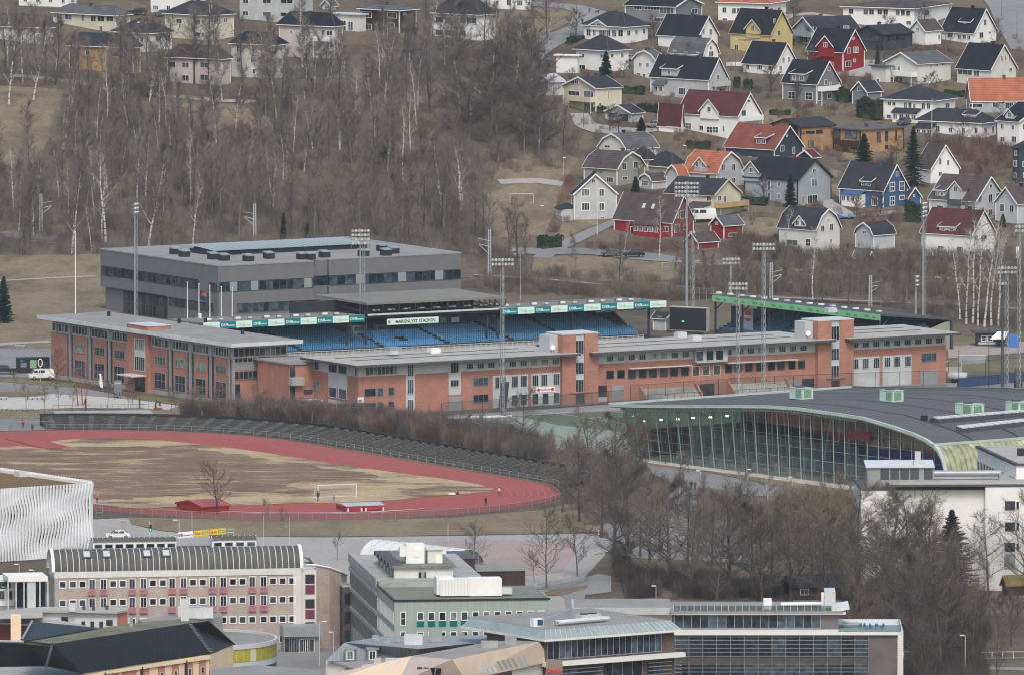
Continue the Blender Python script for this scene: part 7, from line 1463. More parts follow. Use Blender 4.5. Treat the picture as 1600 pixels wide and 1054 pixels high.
# ---- round building with yellow panels ----
c0 = PZ(297,999,8.0); b = Bd('round_building','round building with grey roof and yellow glass panels under its rim','building',at=Vector((c0.x,c0.y,0)))
rr = 13.6; N_ = 64; cir = lambda r_,z: [(r_*cos(2*pi*i/N_),r_*sin(2*pi*i/N_),z) for i in range(N_)]
MB().prism(cir(rr,8.0),.5).build('roof','roof_felt',b); k = MB(); k.strip([cir(rr+.1,7.7),cir(rr+.1,8.4),cir(rr-.25,8.4),cir(rr-.25,8.0)],close=True); k.build('rim','palesteel',b); mat('panel_yellow',(.42,.36,.03),.3,.15)
for i in range(36,N_):
 a0,a1_ = 2*pi*(i+.04)/N_,2*pi*(i+.96)/N_; P_ = lambda r_,a,z: (r_*cos(a),r_*sin(a),z)
 for z0,z1,m,nm in ((5.7,7.6,'panel_yellow','yellow_panel'),(3.0,4.7,'pane_dark','pane'),(.5,2.2,'pane_dark','pane')):
  k = MB(); k.poly([P_(rr,a0,z0),P_(rr,a1_,z0),P_(rr,a1_,z1),P_(rr,a0,z1)]); k.build(nm,m if (i % 7 or z0 < 5) else 'cream',b)
k = MB(); k.strip([cir(rr-.05,0),cir(rr-.05,7.8)],close=True); k.build('wall','palesteel',b)
# ---- dark slim block ----
b = Bd('dark_slim_block','slim near-black building wedged between the brick and green buildings','building',536,1012,12)
x1 = b.ax(549); LY = b.ay(522); HT = (1012-916)/b.sc; MB().box((0,0,0),(x1,LY,HT)).build('wall','darkbrick',b); MB().box((-.1,-.1,HT),(x1+.1,LY+.1,HT+.35)).build('roof_edge','palegrey',b); MB().box((.2,.2,HT+.3),(x1-.2,LY-.2,HT+.4)).build('roof','roof_felt',b); F = b.R()
for z in (1,4,7): F.panel('window',.25,x1-.25,z,z+1.9,'pane_blue',.04)
F = b.L()
for i in range(7):
 for z in (1,4,7): F.panel('window',-LY*(i+.2)/7,-LY*(i+.8)/7,z,z+1.7,'pane_dark',.04)
# ---- green office building ----
b = Bd('green_office','pale green office building with teal panels and concrete flank','building',616,1078,7)
F,FL = b.R(),b.L(); HT = 14.0; LX = b.ax(858); LY = b.ay(547); yk = b.ay(590); mat('tile_green',(.27,.35,.30),.5,.06); mat('teal_panel',(.0,.15,.14),.3,.1)
striped('green_tiles',(.31,.37,.35),(.23,.27,.255),1.05,'xy',.5,.05,.06); MB().box((0,0,0),(LX,20,HT)).build('wall','green_tiles',b); MB().box((-.05,20,0),(LX*.7,LY,HT+.9)).build('rear_wall','concrete',b)
k = MB(); k.box((-.15,-.15,HT),(LX+.15,.15,HT+.3)); k.box((-.15,.15,HT),(.15,LY,HT+.3)); k.build('roof_edge','black',b); MB().box((.15,.15,HT),(LX,20,HT+.12)).build('roof','roof_felt_green',b)
for row,z in ((0,10.9),(1,7.8),(2,4.6)):
 for i in range(15):
  px = 657+i*17.2
  if px > 853: break
  t = F.s_(px); win(F,t,z,1.15,1.45,nx=1,fr='white',pane='pane_dark' if i % 3 else 'pane',tk=.12); F.panel('teal_panel',t-.6,t+.6,z-.95,z-.03,'teal_panel',.05)
 win(F,F.s_(630),z-.7,.9,2.2,nx=1,ny=2,fr='white',pane='pane',tk=.12)
for row,z in ((0,10.3),(1,7.2),(2,4.1)):
 n = 13
 for i in range(n): win(FL,-yk*(i+.5)/n,z,.8,2.0,nx=1,fr='white',pane='pane_green',tk=.12)
 FL.panel('louvre_band',-yk-.4,-LY+1,z-.3,z+2.1,'finwall',.06) if striped('finwall',(.19,.178,.165),(.34,.325,.30),.55,1,.8,.35,.1) else 0; FL.panel('concrete_band',-yk-.2,-LY+.3,z+2.15,z+2.75,'concrete',.3)
MB().box((-.3,yk,HT-.2),(.5,LY,HT+1.2)).build('parapet','concrete',b)
p0 = b.P(608,906,HT); x0,y0 = max(3.0,p0.x),26; xp1 = b.ax(708,y0)
MB().box((b.ax(594,21),20.2,HT),(b.ax(685,21),21,HT+1.2)).build('upstand','tile_green',b)
MB().box((x0,y0,HT),(xp1,y0+24,HT+2.5)).build('penthouse','offwhite',b); MB().box((x0-.4,y0-.5,HT+2.5),(xp1+.5,y0+24.5,HT+2.8)).build('penthouse_roof','roof_felt_green',b); Fp = b.R(y0); win(Fp,Fp.s_(660),HT+.4,1.3,1.5,nx=2,fr='steel',pane='pane_blue'); Fq = b.L(x0)
for i in range(5): t = -(y0+2+i*4.6); win(Fq,t,HT+.3,2.6,1.9,nx=3,fr='steel',pane='pane_blue'); k = MB(); k.strip([[(x,1.5*cos(pi*j/8),.9*sin(pi*j/8)) for j in range(9)] for x in (-.8,1.4)]); o = smooth(k.build('arched_hood','darkgrey',b)); o.location = (x0,y0+2+i*4.6,HT+2.3)
xq = b.ax(635,y0+3)
k = MB(); k.box((xq,y0+3,HT+2.9),(xq+2.9,y0+5.5,HT+6)); k.box((xq+1.2,y0+2.9,HT+4),(xq+2.2,y0+3,HT+5.3)); k.box((xq-1,y0+3.3,HT+4),(xq,y0+5,HT+5.5)); o = k.build('ventilation_unit','white',b); k = MB(); k.box((xq+3.4,y0+3,HT+2.9),(xq+5.8,y0+5.5,HT+5)); k.box((xq+3.2,y0+2.8,HT+5),(xq+6,y0+5.7,HT+5.2)); k.build('ventilation_drum','offwhite',b); MB().box((xq+4.7,y0+2.9,HT+2.9),(xq+5.7,y0+3,HT+4.2)).build('duct_panel','white',b); MB().box((xq+2,y0-.3,HT+.5),(xq+2.5,y0,HT+2.9)).build('downpipe','steel',b)
p = b.P(690,932,HT); xa,xb,ya = b.ax(688,4),b.ax(784,4),4; k = MB(); striped('ribbed_white',(.72,.73,.72),(.5,.52,.52),.5,0,.5,.12,.04)
k.box((xa,ya,HT+.35),(xa+4.6,ya+3.4,HT+2.9)); k.build('air_handling_unit','ribbed_white',b); MB().box((xa-.5,ya+.6,HT+.5),(xa+2.2,ya+3.9,HT+3.2)).build('air_handling_hood','white',b); MB().box((xa+4.6,ya-.15,HT+.3),(xb,ya+3.2,HT+3.0)).build('air_handling_unit','white',b); MB().box((xb,ya+.4,HT+.5),(xb+1.7,ya+2,HT+1.4)).build('duct_elbow','palesteel',b)
b = Bd('brown_shed_block','low dark brown flat-roofed block behind the green office roof','building',712,950,8); MB().box((0,0,0),(b.ax(742),10,8.2)).build('wall','brownwood',b); MB().box((-.2,-.2,8.2),(b.ax(742)+.2,10.2,8.5)).build('roof','roof_felt_dark',b); x1 = b.ax(822); MB().box((b.ax(742)+.3,1,0),(x1,9,6.0)).build('low_wall','brownwood',b); MB().box((b.ax(742)+.3,.8,6.0),(x1+.2,9.2,6.3)).build('low_roof','roof_felt',b)
# ---- white tunnel tent ----
b = Bd('tunnel_tent','long white fabric tunnel tent with dark transparent end behind the green office','tent',704,898,43)
r = b.ax(759)/2; LY = b.ay(560); mat('tent_white',(.66,.67,.66),.5,.06); k = MB(); A = [pi*j/18 for j in range(19)]; k.strip([[(r-r*cos(a),y,r*1.0*sin(a)) for a in A] for y in (0,LY)]); smooth(k.build('fabric_cover','tent_white',b)); k = MB()
for i in range(12):
 y = LY*i/11
 for a,c_ in zip(A,A[1:]): k.tube((r-(r+.04)*cos(a),y,(r+.04)*sin(a)),(r-(r+.04)*cos(c_),y,(r+.04)*sin(c_)),.07,n=4)
k.build('frame_arch','palegrey',b); mat('tent_end',(.10,.11,.125),.4,.3); k = MB(); k.poly([(r-r*.99*cos(a),-.02,r*.99*sin(a)) for a in A]); k.build('end_panel','tent_end',b); k = MB()
for i in range(7): x = r*2*(i+.5)/7; h_ = math.sqrt(max(0,r*r-(x-r)**2)); k.tube((x,-.06,0),(x,-.06,h_),.05,n=4)
for z in (1.5,3): h_ = math.sqrt(max(0,r*r-z*z)); k.tube((r-h_,-.06,z),(r+h_,-.06,z),.05,n=4)
k.build('end_bars','steel',b)
# ---- beige roofed building bottom centre ----
b = Bd('beige_roof_building','building with sloping beige metal facets and roof windows at bottom centre','building',at=Vector((PZ(720,1060,0).x,PZ(720,1060,0).y,0)))
mat('beige_metal',(.62,.49,.38),.55,.05); striped('beige_seam',(.50,.39,.29),(.40,.31,.23),.45,0,.55,.1,.03); mat('taupe',(.42,.36,.32),.6,.06)
slab(b,'flat_roof',[(642,1024,14),(706,1029,14),(842,1001.5,14),(812,1000,14),(770,1001,14)],'roof_felt',.3)
k = MB(); k.poly(V3(b,(706,1029,14.2),(842,1001.5,14.2),(863,1032,10.8),(800,1046,10.8),(728,1062,10.8))); k.build('sloping_facade','beige_metal',b); k = MB(); k.poly(V3(b,(642,1024,14.2),(706,1029,14.2),(728,1062,10.8),(622,1066,10.8))); k.build('side_facade','taupe',b)
k = MB(); k.poly(V3(b,(622,1066,10.8),(642,1024,14.2),(600,1034,13.4),(545,1040,12),(505,1066,10.8))); k.build('front_slope','beige_metal',b)
slab(b,'mid_roof',[(520,1034,12.5),(592,1030,12.5),(640,1025,12.5),(632,1034,12.5),(600,1042,12.5),(545,1040,12.5)],'roof_felt',.3)
for i in range(3): k = MB(); x = 750+i*7.6; k.poly(V3(b,(x,1037-i*1.3,13.6),(x+5,1036-i*1.3,13.6),(x+13,1052-i*1.3,12),(x+8,1053-i*1.3,12))); k.build('roof_window','lightpanel',b)
for i in range(4): k = MB(); x = 775+i*7.5; k.poly(V3(b,(x,1032-i*1.4,13.8),(x+4.5,1031-i*1.4,13.8),(x+12,1045-i*1.4,12.2),(x+7.5,1046-i*1.4,12.2))); k.build('roof_window','lightpanel',b)
for i in range(2): k = MB(); x = 808+i*7.5; k.poly(V3(b,(x,1025-i*1.4,13.9),(x+4.5,1024-i*1.4,13.9),(x+11,1040-i*1.4,12.2),(x+6.5,1041-i*1.4,12.2))); k.build('roof_window','lightpanel',b)
for i in range(4): k = MB(); x = 652+i*10; k.poly(V3(b,(x,1041+i*.6,13.0),(x+8,1041.5+i*.6,13.0),(x+6,1056,11.6),(x-2.5,1056,11.6))); k.build('dark_window','pane_blue',b)
for px,py,w_,h_,m in ((765,1010,1.3,.9,'concrete'),(620,1038,1.7,1.0,'palesteel'),(590,1035,.5,.7,'palegrey'),(798,1006,.9,1.3,'steel')): p = b.P(px,py,14 if px > 700 else 12.7); MB().box((-w_,-.8,0),(w_,.8,h_)).build('roof_unit',m,b,(p.x,p.y,p.z))
F,L = wall_under(b,'lower_wall',(800,1046,10.7),(853,1034,10.7),'offwhite'); F2,L2 = wall_under(b,'sign_wall',(853,1030,12.2),(879,1030,12.2),'sign_wall') if mat('sign_wall',(.25,.2,.18),.7,.05) else 0
emit('sign_red',(.6,.03,.03),.12); text('Sonik',1.05,F2,L2*.5,10.2,'sign_red',.12,1,ext=.05)
# ---- zinc mansard ----
b = Bd('zinc_mansard_building','building with grey zinc mansard roof and two small dormers, bottom centre','building',at=Vector((PZ(600,1030,0).x,PZ(600,1030,0).y,0)))
slab(b,'flat_roof',[(538,1003,12),(600,993,12),(800,991,12),(870,993,12),(815,1000,12),(700,1008,12),(655,1013,12)],'roof_zinc',.3) if mat('roof_zinc',(.26,.28,.30),.6,.1) else 0
striped('zinc',(.22,.25,.285),(.33,.36,.39),.62,0,.5,.14,.12); k = MB(); k.poly(V3(b,(538,1003,12.2),(655,1013,12.2),(650,1036,9.5),(509,1032,9.5))); k.poly(V3(b,(655,1013,12.2),(740,1004,12.2),(745,1010,9.5),(650,1036,9.5))); k.build('mansard_slope','zinc',b)
for px in (547,582): p = b.P(px,1028,10.2); k = MB(); k.box((-.75,-.3,0),(.75,2.5,1.7)); k.box((-1,-.5,1.7),(1,2.5,1.9)); o = k.build('dormer','roof_zinc',b,(p.x,p.y,p.z-.3));
for px in (547,582): p = b.P(px,1028,10.2); FF = Face(b,(p.x,p.y-.3),(1,0)); win(FF,0,p.z-.2,1.1,1.5,nx=2,fr='white',pane='pane',tk=.14)
for px,py,w_ in ((646,1004,1.4),(587,998,.5),(621,999,.5),(605,1003,.5),(681,999,1.0),(722,995,.4)): p = b.P(px,py+3,12); MB().box((-w_,-.7,0),(w_,.7,.9 if w_ < 1 else 1.6)).build('roof_vent','palesteel' if w_ > 1 else 'steel',b,(p.x,p.y,12.05))
F,L = wall_under(b,'wall',(509,1032,9.4),(650,1036,9.4),'offwhite')
b = Bd('street_front_block','grey flat roof with pale edge at the bottom edge left of centre','building',at=Vector((PZ(430,1054,0).x,PZ(430,1054,0).y,0))); slab(b,'roof',[(330,1044,9),(400,1038,9),(500,1046,9),(505,1070,9),(330,1070,9)],'roof_felt',9)
# ---- dark glass office lower right ----
mat('slab_white',(.70,.70,.69),.5,.04); glass('pane_office',(.03,.045,.065),.25); mat('cladding',(.13,.12,.125),.6,.15); mat('louvre',(.28,.31,.335),.4,.05,metal=.3)
ZE,ZD = 13.8,11.0
c0 = PZ(1052,986,ZD); b = Bd('glass_office','long dark louvred office block with white slabs and roof terrace, lower right','office building',at=Vector((c0.x,c0.y,0)),psi=0)
F = b.R(); LX = b.ax(1402); MB().box((0,0,0),(LX,18,ZD-.6)).build('wall','cladding',b); k = MB(); k.box((-.2,-.5,ZD-.5),(LX+.9,18,ZD)); k.box((LX+.1,-.5,-1),(LX+.9,.4,ZD-.5)); k.box((LX,-.2,0),(LX+.5,18,ZD-.5)); k.build('white_slab','slab_white',b)
for z0,z1 in ((ZD-4.0,ZD-.9),(ZD-7.7,ZD-4.8)):
 band(F,'window_band',.3,LX*.87,z0,z1,14,'darkgrey','pane_office',.03); k = MB()
 for j in range(5): z = z0+.2+j*.62; k.box((.2,-.75,z),(LX*.87,-.55,z+.08))
 for j in range(15): x = .25+LX*.87*j/14.1; k.box((x,-.7,z0-.3),(x+.08,-.02,z1+.3))
 k.build('louvre_blades','louvre',b)
k = MB()
for i in range(40): k.box((LX+.12,-.52,i*.28),(LX+.9,-.5,i*.28+.02))
k.build('panel_joint','steel',b)
yu = 3.2; ux = b.ax(1309,yu); MB().box((0,yu,ZD),(ux,16,ZE-.4)).build('upper_wall','cladding',b); Fu = b.R(yu); band(Fu,'upper_glazing',.2,Fu.s_(1282),ZD+.15,ZE-.5,17,'steel','pane_office',.03)
k = MB(); k.box((-.3,2.4,ZE-.4),(ux+1.2,17,ZE-.1)); MB().box((b.ax(893,12),4,ZE-.6),(-.35,17,ZE+.5)).build('rear_block','palegrey',b); MB().box((b.ax(893,12)+.35,4.35,ZE+.4),(-.35,16.6,ZE+.56)).build('rear_roof','roof_felt',b); k.build('eaves_slab','slab_white',b); k = MB(); k.prism([(ux-1,3,ZE),(ux+1.8,3,ZE+.5),(ux+1.8,14,ZE+.5),(ux-1,14,ZE)],.15); k.build('raised_canopy','slab_white',b); k = MB(); k.box((-.5,2.2,ZE-.1),(ux+.8,16.5,ZE+.12)); k.build('roof','roof_felt',b)
clear_glass('rail_glass',(.62,.72,.74),.12); k = MB(); k.box((0,2.6,ZE-.05),(ux-1,2.65,ZE+1.0)); k.build('glass_parapet','rail_glass',b); k = MB()
for i in range(24): x = (ux-1)*i/23; k.box((x,2.55,ZE-.1),(x+.07,2.7,ZE+1.05))
k.build('parapet_post','palesteel',b); k = MB(); k.tube((ux*.66,9,ZE+.5),(ux*.95,9,ZE+.6),.3,n=10); smooth(k.build('roof_duct','white',b)); k = MB(); k.box((ux*.55,5,ZE+.1),(ux*.6,8,ZE+1.6)); k.box((ux*.9,4,ZE+.1),(ux*.93,5,ZE+2.8)); k.build('roof_unit','white',b); k = MB(); k.box((ux*.92,3,ZE),(ux*.985,9,ZE+3.1)); k.build('lift_shaft','palesteel',b)
k = MB(); k.box((ux,-.2,ZD),(LX+.5,-.15,ZD+1.05)); k.box((LX+.5,-.2,ZD),(LX+.55,16,ZD+1.05)); k.build('terrace_glass','rail_glass',b); k = MB(); k.box((ux+.8,5,ZD),(ux+3.3,7,ZD+.7)); k.build('planter','concrete',b)
for i in range(4): x = ux+3.6+i*1.0; k = MB(); k.box((x,4,ZD+.7),(x+.8,4.9,ZD+.76)); k.box((x+.35,4.4,ZD),(x+.45,4.5,ZD+.7)); k.build('tabletop','palesteel',empty('roof_table','small pale table among the chairs on the office roof terrace','table',b.c,0,'terrace tables'))
for i in range(5):
 x = ux+3.5+i*.85; e = empty('terrace_chair','pale blue chair on the office roof terrace','chair',b.c+Vector((x,3.3,ZD)),i,'terrace chairs'); mat('chair_blue',(.06,.16,.3),.5,.05) if 'chair_blue' not in MATS else 0; MB().box((-.25,-.25,.42),(.25,.25,.48)).build('seat','chair_blue',e); MB().box((-.25,.2,.48),(.25,.26,.95)).build('backrest','chair_blue',e)
 for sx in (-.2,.2):
  for sy in (-.2,.2): MB().box((sx-.03,sy-.03,0),(sx+.03,sy+.03,.42)).build('leg','steel',e)
ZE = 14.5; c0 = PZ(851,998.5,ZE); b = Bd('office_wing','angled glass-topped office wing with white slab edges in front of the long block','office building',at=Vector((c0.x,c0.y,0)),psi=34)
F = b.R(.8); LX = b.ax(1065); DP = 17; MB().box((.8,1.2,0),(LX-.6,DP,ZE-.3)).build('wall','darkbrick',b); k = MB(); k.box((0,0,ZE-.35),(LX,DP+6,ZE)); k.build('eaves_slab','slab_white',b); k = MB(); k.box((1.2,1.6,ZE+1.1),(LX-1.2,DP+6,ZE+1.35)); k.build('roof','roof_felt',b)
k = MB(); k.poly([(0.1,.05,ZE),(LX-.1,.05,ZE),(LX-1.2,1.6,ZE+1.3),(1.2,1.6,ZE+1.3)]); k.poly([(0.1,.05,ZE),(1.2,1.6,ZE+1.3),(1.2,DP+5,ZE+1.3),(.1,DP+6,ZE)]); k.poly([(LX-.1,.05,ZE),(LX-1.2,1.6,ZE+1.3),(LX-1.2,DP,ZE+1.3),(LX-.1,DP+1,ZE)]); k.build('sloped_glazing','lightglass',b) if mat('lightglass',(.27,.33,.34),.2,.1) else 0
k = MB()
for i in range(27): x = .2+(LX-.4)*i/26; x2 = 1.2+(LX-2.4)*i/26; k.tube((x,0,ZE+.05),(x2,1.55,ZE+1.35),.05,n=4)
k.build('glazing_bar','palesteel',b)
F = b.R(1.2); band(F,'upper_glazing',1.2,LX-3,ZD+.2,ZE-.5,19,'steel','pane_office',.03); k = MB(); k.box((.2,-.2,ZD-.75),(LX+.6,1.2,ZD-.1)); k.build('white_slab','slab_white',b); k = MB(); k.box((.2,1.25,ZD),(LX,1.3,ZD));
band(F,'window_band',1.5,LX*.42,ZD-4.0,ZD-1.3,5,'darkgrey','pane_office',.05); band(F,'window_band',LX*.78,LX-2.5,ZD-4.0,ZD-1.3,3,'darkgrey','pane_office',.05); band(F,'entrance_glazing',LX*.45,LX*.74,0,ZD-.9,4,'steel','pane_dark',.1,ny=3)
k = MB()
for j in range(5):
 z = ZD-3.8+j*.6; k.box((1.2,.3,z),(LX*.43,.5,z+.1)); k.box((LX*.77,.3,z),(LX-1.6,.5,z+.1)); k.box((LX-.6,-.5,z),(LX-.3,4,z+.08))
k.build('louvre_blades','louvre',b)
k = MB(); k.box((LX*.46,7,ZE+1.35),(LX*.60,9,ZE+2.4)); k.build('chiller_unit','palesteel',b)
for x in (.5,.56): k = MB(); k.tube((LX*x,8,ZE+2.4),(LX*x,8,ZE+2.5),.7,n=14,cap=True); k.build('chiller_fan','black',b)
k = MB(); k.prism([(LX*.18,9,ZE+1.4),(LX*.44,9,ZE+3.2),(LX*.44,10,ZE+3.2),(LX*.18,10,ZE+1.4)],[(LX*.18,9,ZE+1.3),(LX*.44,9,ZE+1.3),(LX*.44,10,ZE+1.3),(LX*.18,10,ZE+1.3)]); k.build('plant_screen','steel',b); k = MB(); k.tube((LX*.2,4,ZE+1.9),(LX*.6,5,ZE+1.9),.3,n=8); k.tube((LX*.2,4.8,ZE+1.9),(LX*.6,5.8,ZE+1.9),.3,n=8); k.build('roof_duct','palesteel',b); p = b.P(842,978,ZE+1.35); k = MB(); k.box((-.9,-.5,0),(.9,.5,1.2)); k.build('fan_unit','white',b,(2.6,6,ZE+1.35)); mat('unit_blue',(.0,.08,.2),.5,.05); MB().box((2.4,5.45,ZE+1.5),(3.4,5.5,ZE+2.4)).build('fan_face','unit_blue',b)
# ---- log cabin ----
H('old dark log cabin with mossy turf roof at the right edge',1574,934,1566,1680,25,913,1.3,ridge='u',roofm='moss_turf',wall='brownwood',trim=None,chim=0,wins=[]) if mat('moss_turf',(.17,.13,.055),.95,.25,2) else 0
H('small dark hut with white windows half hidden behind bare trees',1237,940,1225,1345,5,917,1.4,ridge='u',roofm='roof_dark',wall='brownwood',trim=None,chim=0,wins=[('R',1257,924,12,9),('R',1322,924,12,9)],name='house')
# ======================= SMALL THINGS =======================
# ---- floodlight masts ----
def lattice(k,h,w0,w1,n=None,r=.036):
 n = n or int(h/1.5); L = []
 for i in range(n+1):
  z = h*i/n; w = w0+(w1-w0)*i/n; L.append([Vector((w*cos(a),w*sin(a),z)) for a in (.5,.5+2*pi/3,.5+4*pi/3)])
 for i in range(n):
  for j in range(3): k.tube(L[i][j],L[i+1][j],r*1.5,n=4); k.tube(L[i][j],L[i+1][(j+1) % 3],r*.8,n=3)
def mast(px,py,top,label,kind='lattice',heads=(3,4),face=0,w=.45,group=None,m='steel'):
 p = G(px,py); h = (py-top)/SC(p.y); e = empty('floodlight_mast',label,'light mast',p,face); k = MB()
 if kind == 'lattice': lattice(k,h,w,w*.75)
 elif kind == 'twin': k.tube((0,0,0),(0,0,h),.22,.14,8); k2 = MB(); lattice(k2,h*.93,.3,.3,r=.035); k.v += [(v[0]+.75,v[1],v[2]) for v in k2.v]; o_ = len(k.v)-len(k2.v); k.f += [tuple(i+o_ for i in f) for f in k2.f]; k.m += k2.m
 else: k.tube((0,0,0),(0,0,h),.32,.18,10)
 k.build('pole',m,e); rows,cols = heads; k = MB(); W = cols*.62
 for r_ in range(rows): z = h-.3-r_*.85; k.tube((-W/2,-.15,z),(W/2,-.15,z),.06,n=4); k.tube((-W/2,.35,z-.1),(W/2,.35,z-.1),.05,n=4)
 for x in (-W/2,0,W/2): k.tube((x,-.15,h),(x,-.15,h-.4-rows*.85),.05,n=4)
 k.build('head_frame',m,e)
 for r_ in range(rows):
  for c_ in range(cols):
   k = MB(); k.tube((0,0,0),(0,-.35,-.2),.12,.29,8,cap=True); k.build('floodlight','white' if (c_+r_) % 2 else 'palesteel',e,(-W/2+(c_+.5)*W/cols,-.2,h-.3-r_*.85+.15))
 return e
mast(211,506,316,'tall floodlight mast with caged head above the left brick wing','twin',(3,3),1.2); mast(563,545,357,'lattice floodlight mast in front of the blue seats left of the name sign','twin',(4,6),.2)
mast(785,645,402,'lattice floodlight mast before the stadium building, lamps over the stand','lattice',(2,7),.1); mast(1073,492,283,'very tall floodlight mast in front of the cream house with balcony','pole',(4,8),.0); mast(1082,492,360,'plain steel mast just right of the tallest floodlight mast','lattice',(0,0) if False else (1,2))
mast(1142,465,402,'floodlight mast with grey pole behind the green banner','pole',(2,6),.1); mast(1153,622,440,'lattice floodlight mast rising from behind the hall roof, left of two','lattice',(2,6)); mast(1193,622,378,'lattice floodlight mast rising from behind the hall roof, right of two','lattice',(2,7))
mast(1431,508,430,'thick grey floodlight mast with sideways lamps behind the brick roof','pole',(3,2),1.2); mast(1442,510,315,'tall banded mast with caged head beside the thick grey mast','twin',(4,3),1.1); mast(1573,612,415,'lattice floodlight mast right of the tank trailer','lattice',(2,6)); mast(1592,618,350,'tall lattice floodlight mast at the right edge','lattice',(2,3))
mast(1566,615,440,'slim mast behind the blue tarpaulin fence','pole',(1,3),m='darkgrey')
# ---- flagpoles ----
def pole(px,py,top,label,r=.09,m='white',name='flagpole',cat='flagpole',group=None,ball=True):
 p = G(px,py); h = (py-top)/SC(p.y); e = empty(name,label,cat,p,0,group); k = MB(); k.tube((0,0,0),(0,0,h),r,r*.6,8); k.build('pole',m,e); k = MB()
 if ball: k.tube((0,0,h),(0,0,h+.15),r*1.4,r*.5,8,cap=True); k.build('finial',m,e)
 k = MB(); k.tube((0,0,0),(0,0,.25),r*2,r*1.6,8,cap=True); k.build('foot','steel',e); return e,h
pole(118,500,362,'tall white flagpole left of the grey school building',.14)
for i,(x,t) in enumerate([(293,441),(311,444),(328,446),(346,448),(363,450)]):
 e,h = pole(x,515+i,t,('first','second','third','fourth','last')[i]+' white flagpole from the left behind the brick wing roof'+(', flying a dark flag' if i == 1 else ''),.12)
 if i == 1:
  mat('flag_dark',(.03,.05,.10),.8,.1); mat('flag_red',(.5,.09,.04),.8,.1); k = MB(); k.strip([[(.1+x_*.24,.3*sin(x_*.9),h-1.2-z_*.36-.09*x_) for x_ in range(9)] for z_ in range(6)]); f_ = k.build('flag','flag_dark',e); k = MB(); k.strip([[(.1+x_*.24,.3*sin(x_*.9)-.03,h-1.6-z_*.25-.02*x_) for x_ in range(2,7)] for z_ in range(4)]); k.build('flag_emblem','flag_red',f_)
pole(933,368,285,'white flagpole in front of the light grey gable house',.06); pole(1456,226,155,'white flagpole before the wide white house',.06)
for i,(x,y,t) in enumerate([(813,470,400),(700,852,818),(452,865,810),(412,865,806),(300,850,800)]): pole(x,y,t,['slim pale pole behind the stand roof','lamp pole with crossbar on the gravel court','slim pole on the gravel yard, right of two','slim pole on the gravel yard, left of two','tall thin pole beside the sign gantry'][i],.05,'palesteel','pole','pole')
# ---- railway masts ----
for i,(px,py,t,s) in enumerate([(64,362,303,1),(398,382,318,-1),(765,430,358,-1),(1205,470,410,1),(1360,478,430,1)]):
 p = G(px,py); h = (py-t)/SC(p.y); e = empty('railway_mast',['lattice railway mast at the far left','lattice railway mast behind the grey building','lattice railway mast right of the grey building','railway mast below the white gambrel house','railway mast left of the caged light mast'][i],'railway mast',p,.2); k = MB()
 for sx in (-.3,.3): k.tube((sx,0,0),(sx*.7,0,h),.1,n=4)
 for j in range(14): z0,z1 = h*j/14,h*(j+1)/14; k.tube((-.28,0,z0),(.25,0,z1),.05,n=3)
 k.build('pole','lightpanel',e); k = MB(); k.tube((0,0,h*.62),(s*2.2,0,h*.68),.07,n=4); k.tube((0,0,h*.45),(s*2.2,0,h*.66),.06,n=4); k.tube((0,0,h*.75),(s*2.4,0,h*.8),.05,n=4); k.build('bracket','lightpanel',e)
# ---- street lamps and wooden poles ----
def lamp(px,py,top,label,arm=.8,r=.06,s=1,m='palesteel'):
 p = G(px,py); h = (py-top)/SC(p.y); e = empty('street_lamp',label,'street lamp',p); k = MB(); k.tube((0,0,0),(0,0,h),r*1.3,r,6); k.build('pole',m,e); k = MB(); k.tube((0,0,h),(s*arm,0,h+.1),r*.7,n=5); k.build('arm',m,e); k = MB(); k.box((s*arm-.35,-.14,h),(s*arm+.35,.14,h+.14)); k.build('lamp_head','white',e)
for a in [(1508,1062,992,'grey street lamp by the path at lower right',.5,.06,-1),(1025,934,915,'street lamp just above the long office roof',.4,.05,-1),(499,1040,970,'street lamp in front of the brick entrance'),(521,1025,987,'shorter lamp right of the brick entrance',.4,.05,-1),(30,925,881,'lamp post by the white street canopy',.5,.05,-1),(53,930,890,'lamp post in front of the canopy glazing',.5,.05,-1),
   (1094,748,735,'low lamp on the path beside the glass hall',.4,.04,-1),(1238,760,745,'low lamp at the end of the hall path',.4,.04,-1),(1168,752,733,'small lamp before the glass hall',.3,.04,1),(1437,292,262,'street lamp beside the tall spruce',.8,.05,-1),(1073,252,228,'wooden lamp pole by the orange gambrel house',.5,.07,-1,'bark_grey'),(880,282,247,'small lamp on the dry hillside',.2,.04,1),(850,345,322,'lamp on a wooden post by the grass slope',.4,.06,-1,'bark_grey'),
   (935,838,828,'small lamp at the gravel yard corner',.3,.04),(280,845,812,'lamp pole by the sign gantry',.7,.05,-1),(824,80,50,'lamp beside the curving hill road',.4,.05),(901,18,0,'wooden pole at the top of the hill road',.2,.07,1,'bark_grey'),(936,62,32,'dark pole at the bend of the hill road',.1,.09,1,'bark_dark')]: lamp(*a)
for px,py,t,l in [(1020,75,45,'wooden pole left of the navy-roofed white house'),(1149,130,82,'pale pole beside the garden wall'),(1195,45,10,'wooden pole by the yellow house'),(1307,88,55,'thin pole beside the veranda house'),(1477,90,52,'wooden power pole below the white garage'),(1589,60,22,'dark power pole beside the upper right road'),(1565,28,0,'power pole at the top right road'),(1291,185,155,'wooden pole below the dark grey house'),(1455,222,190,'short pole at the pavilion'),(912,200,165,'wooden pole in front of the cream house'),(1498,620,545,'black fence mast near the tank trailer'),(1545,612,470,'thin black mast right of the kiosk lawn')]:
 pole(px,py,t,l,.08,'bark_grey' if 'black' not in l else 'black','utility_pole','pole',ball=False)
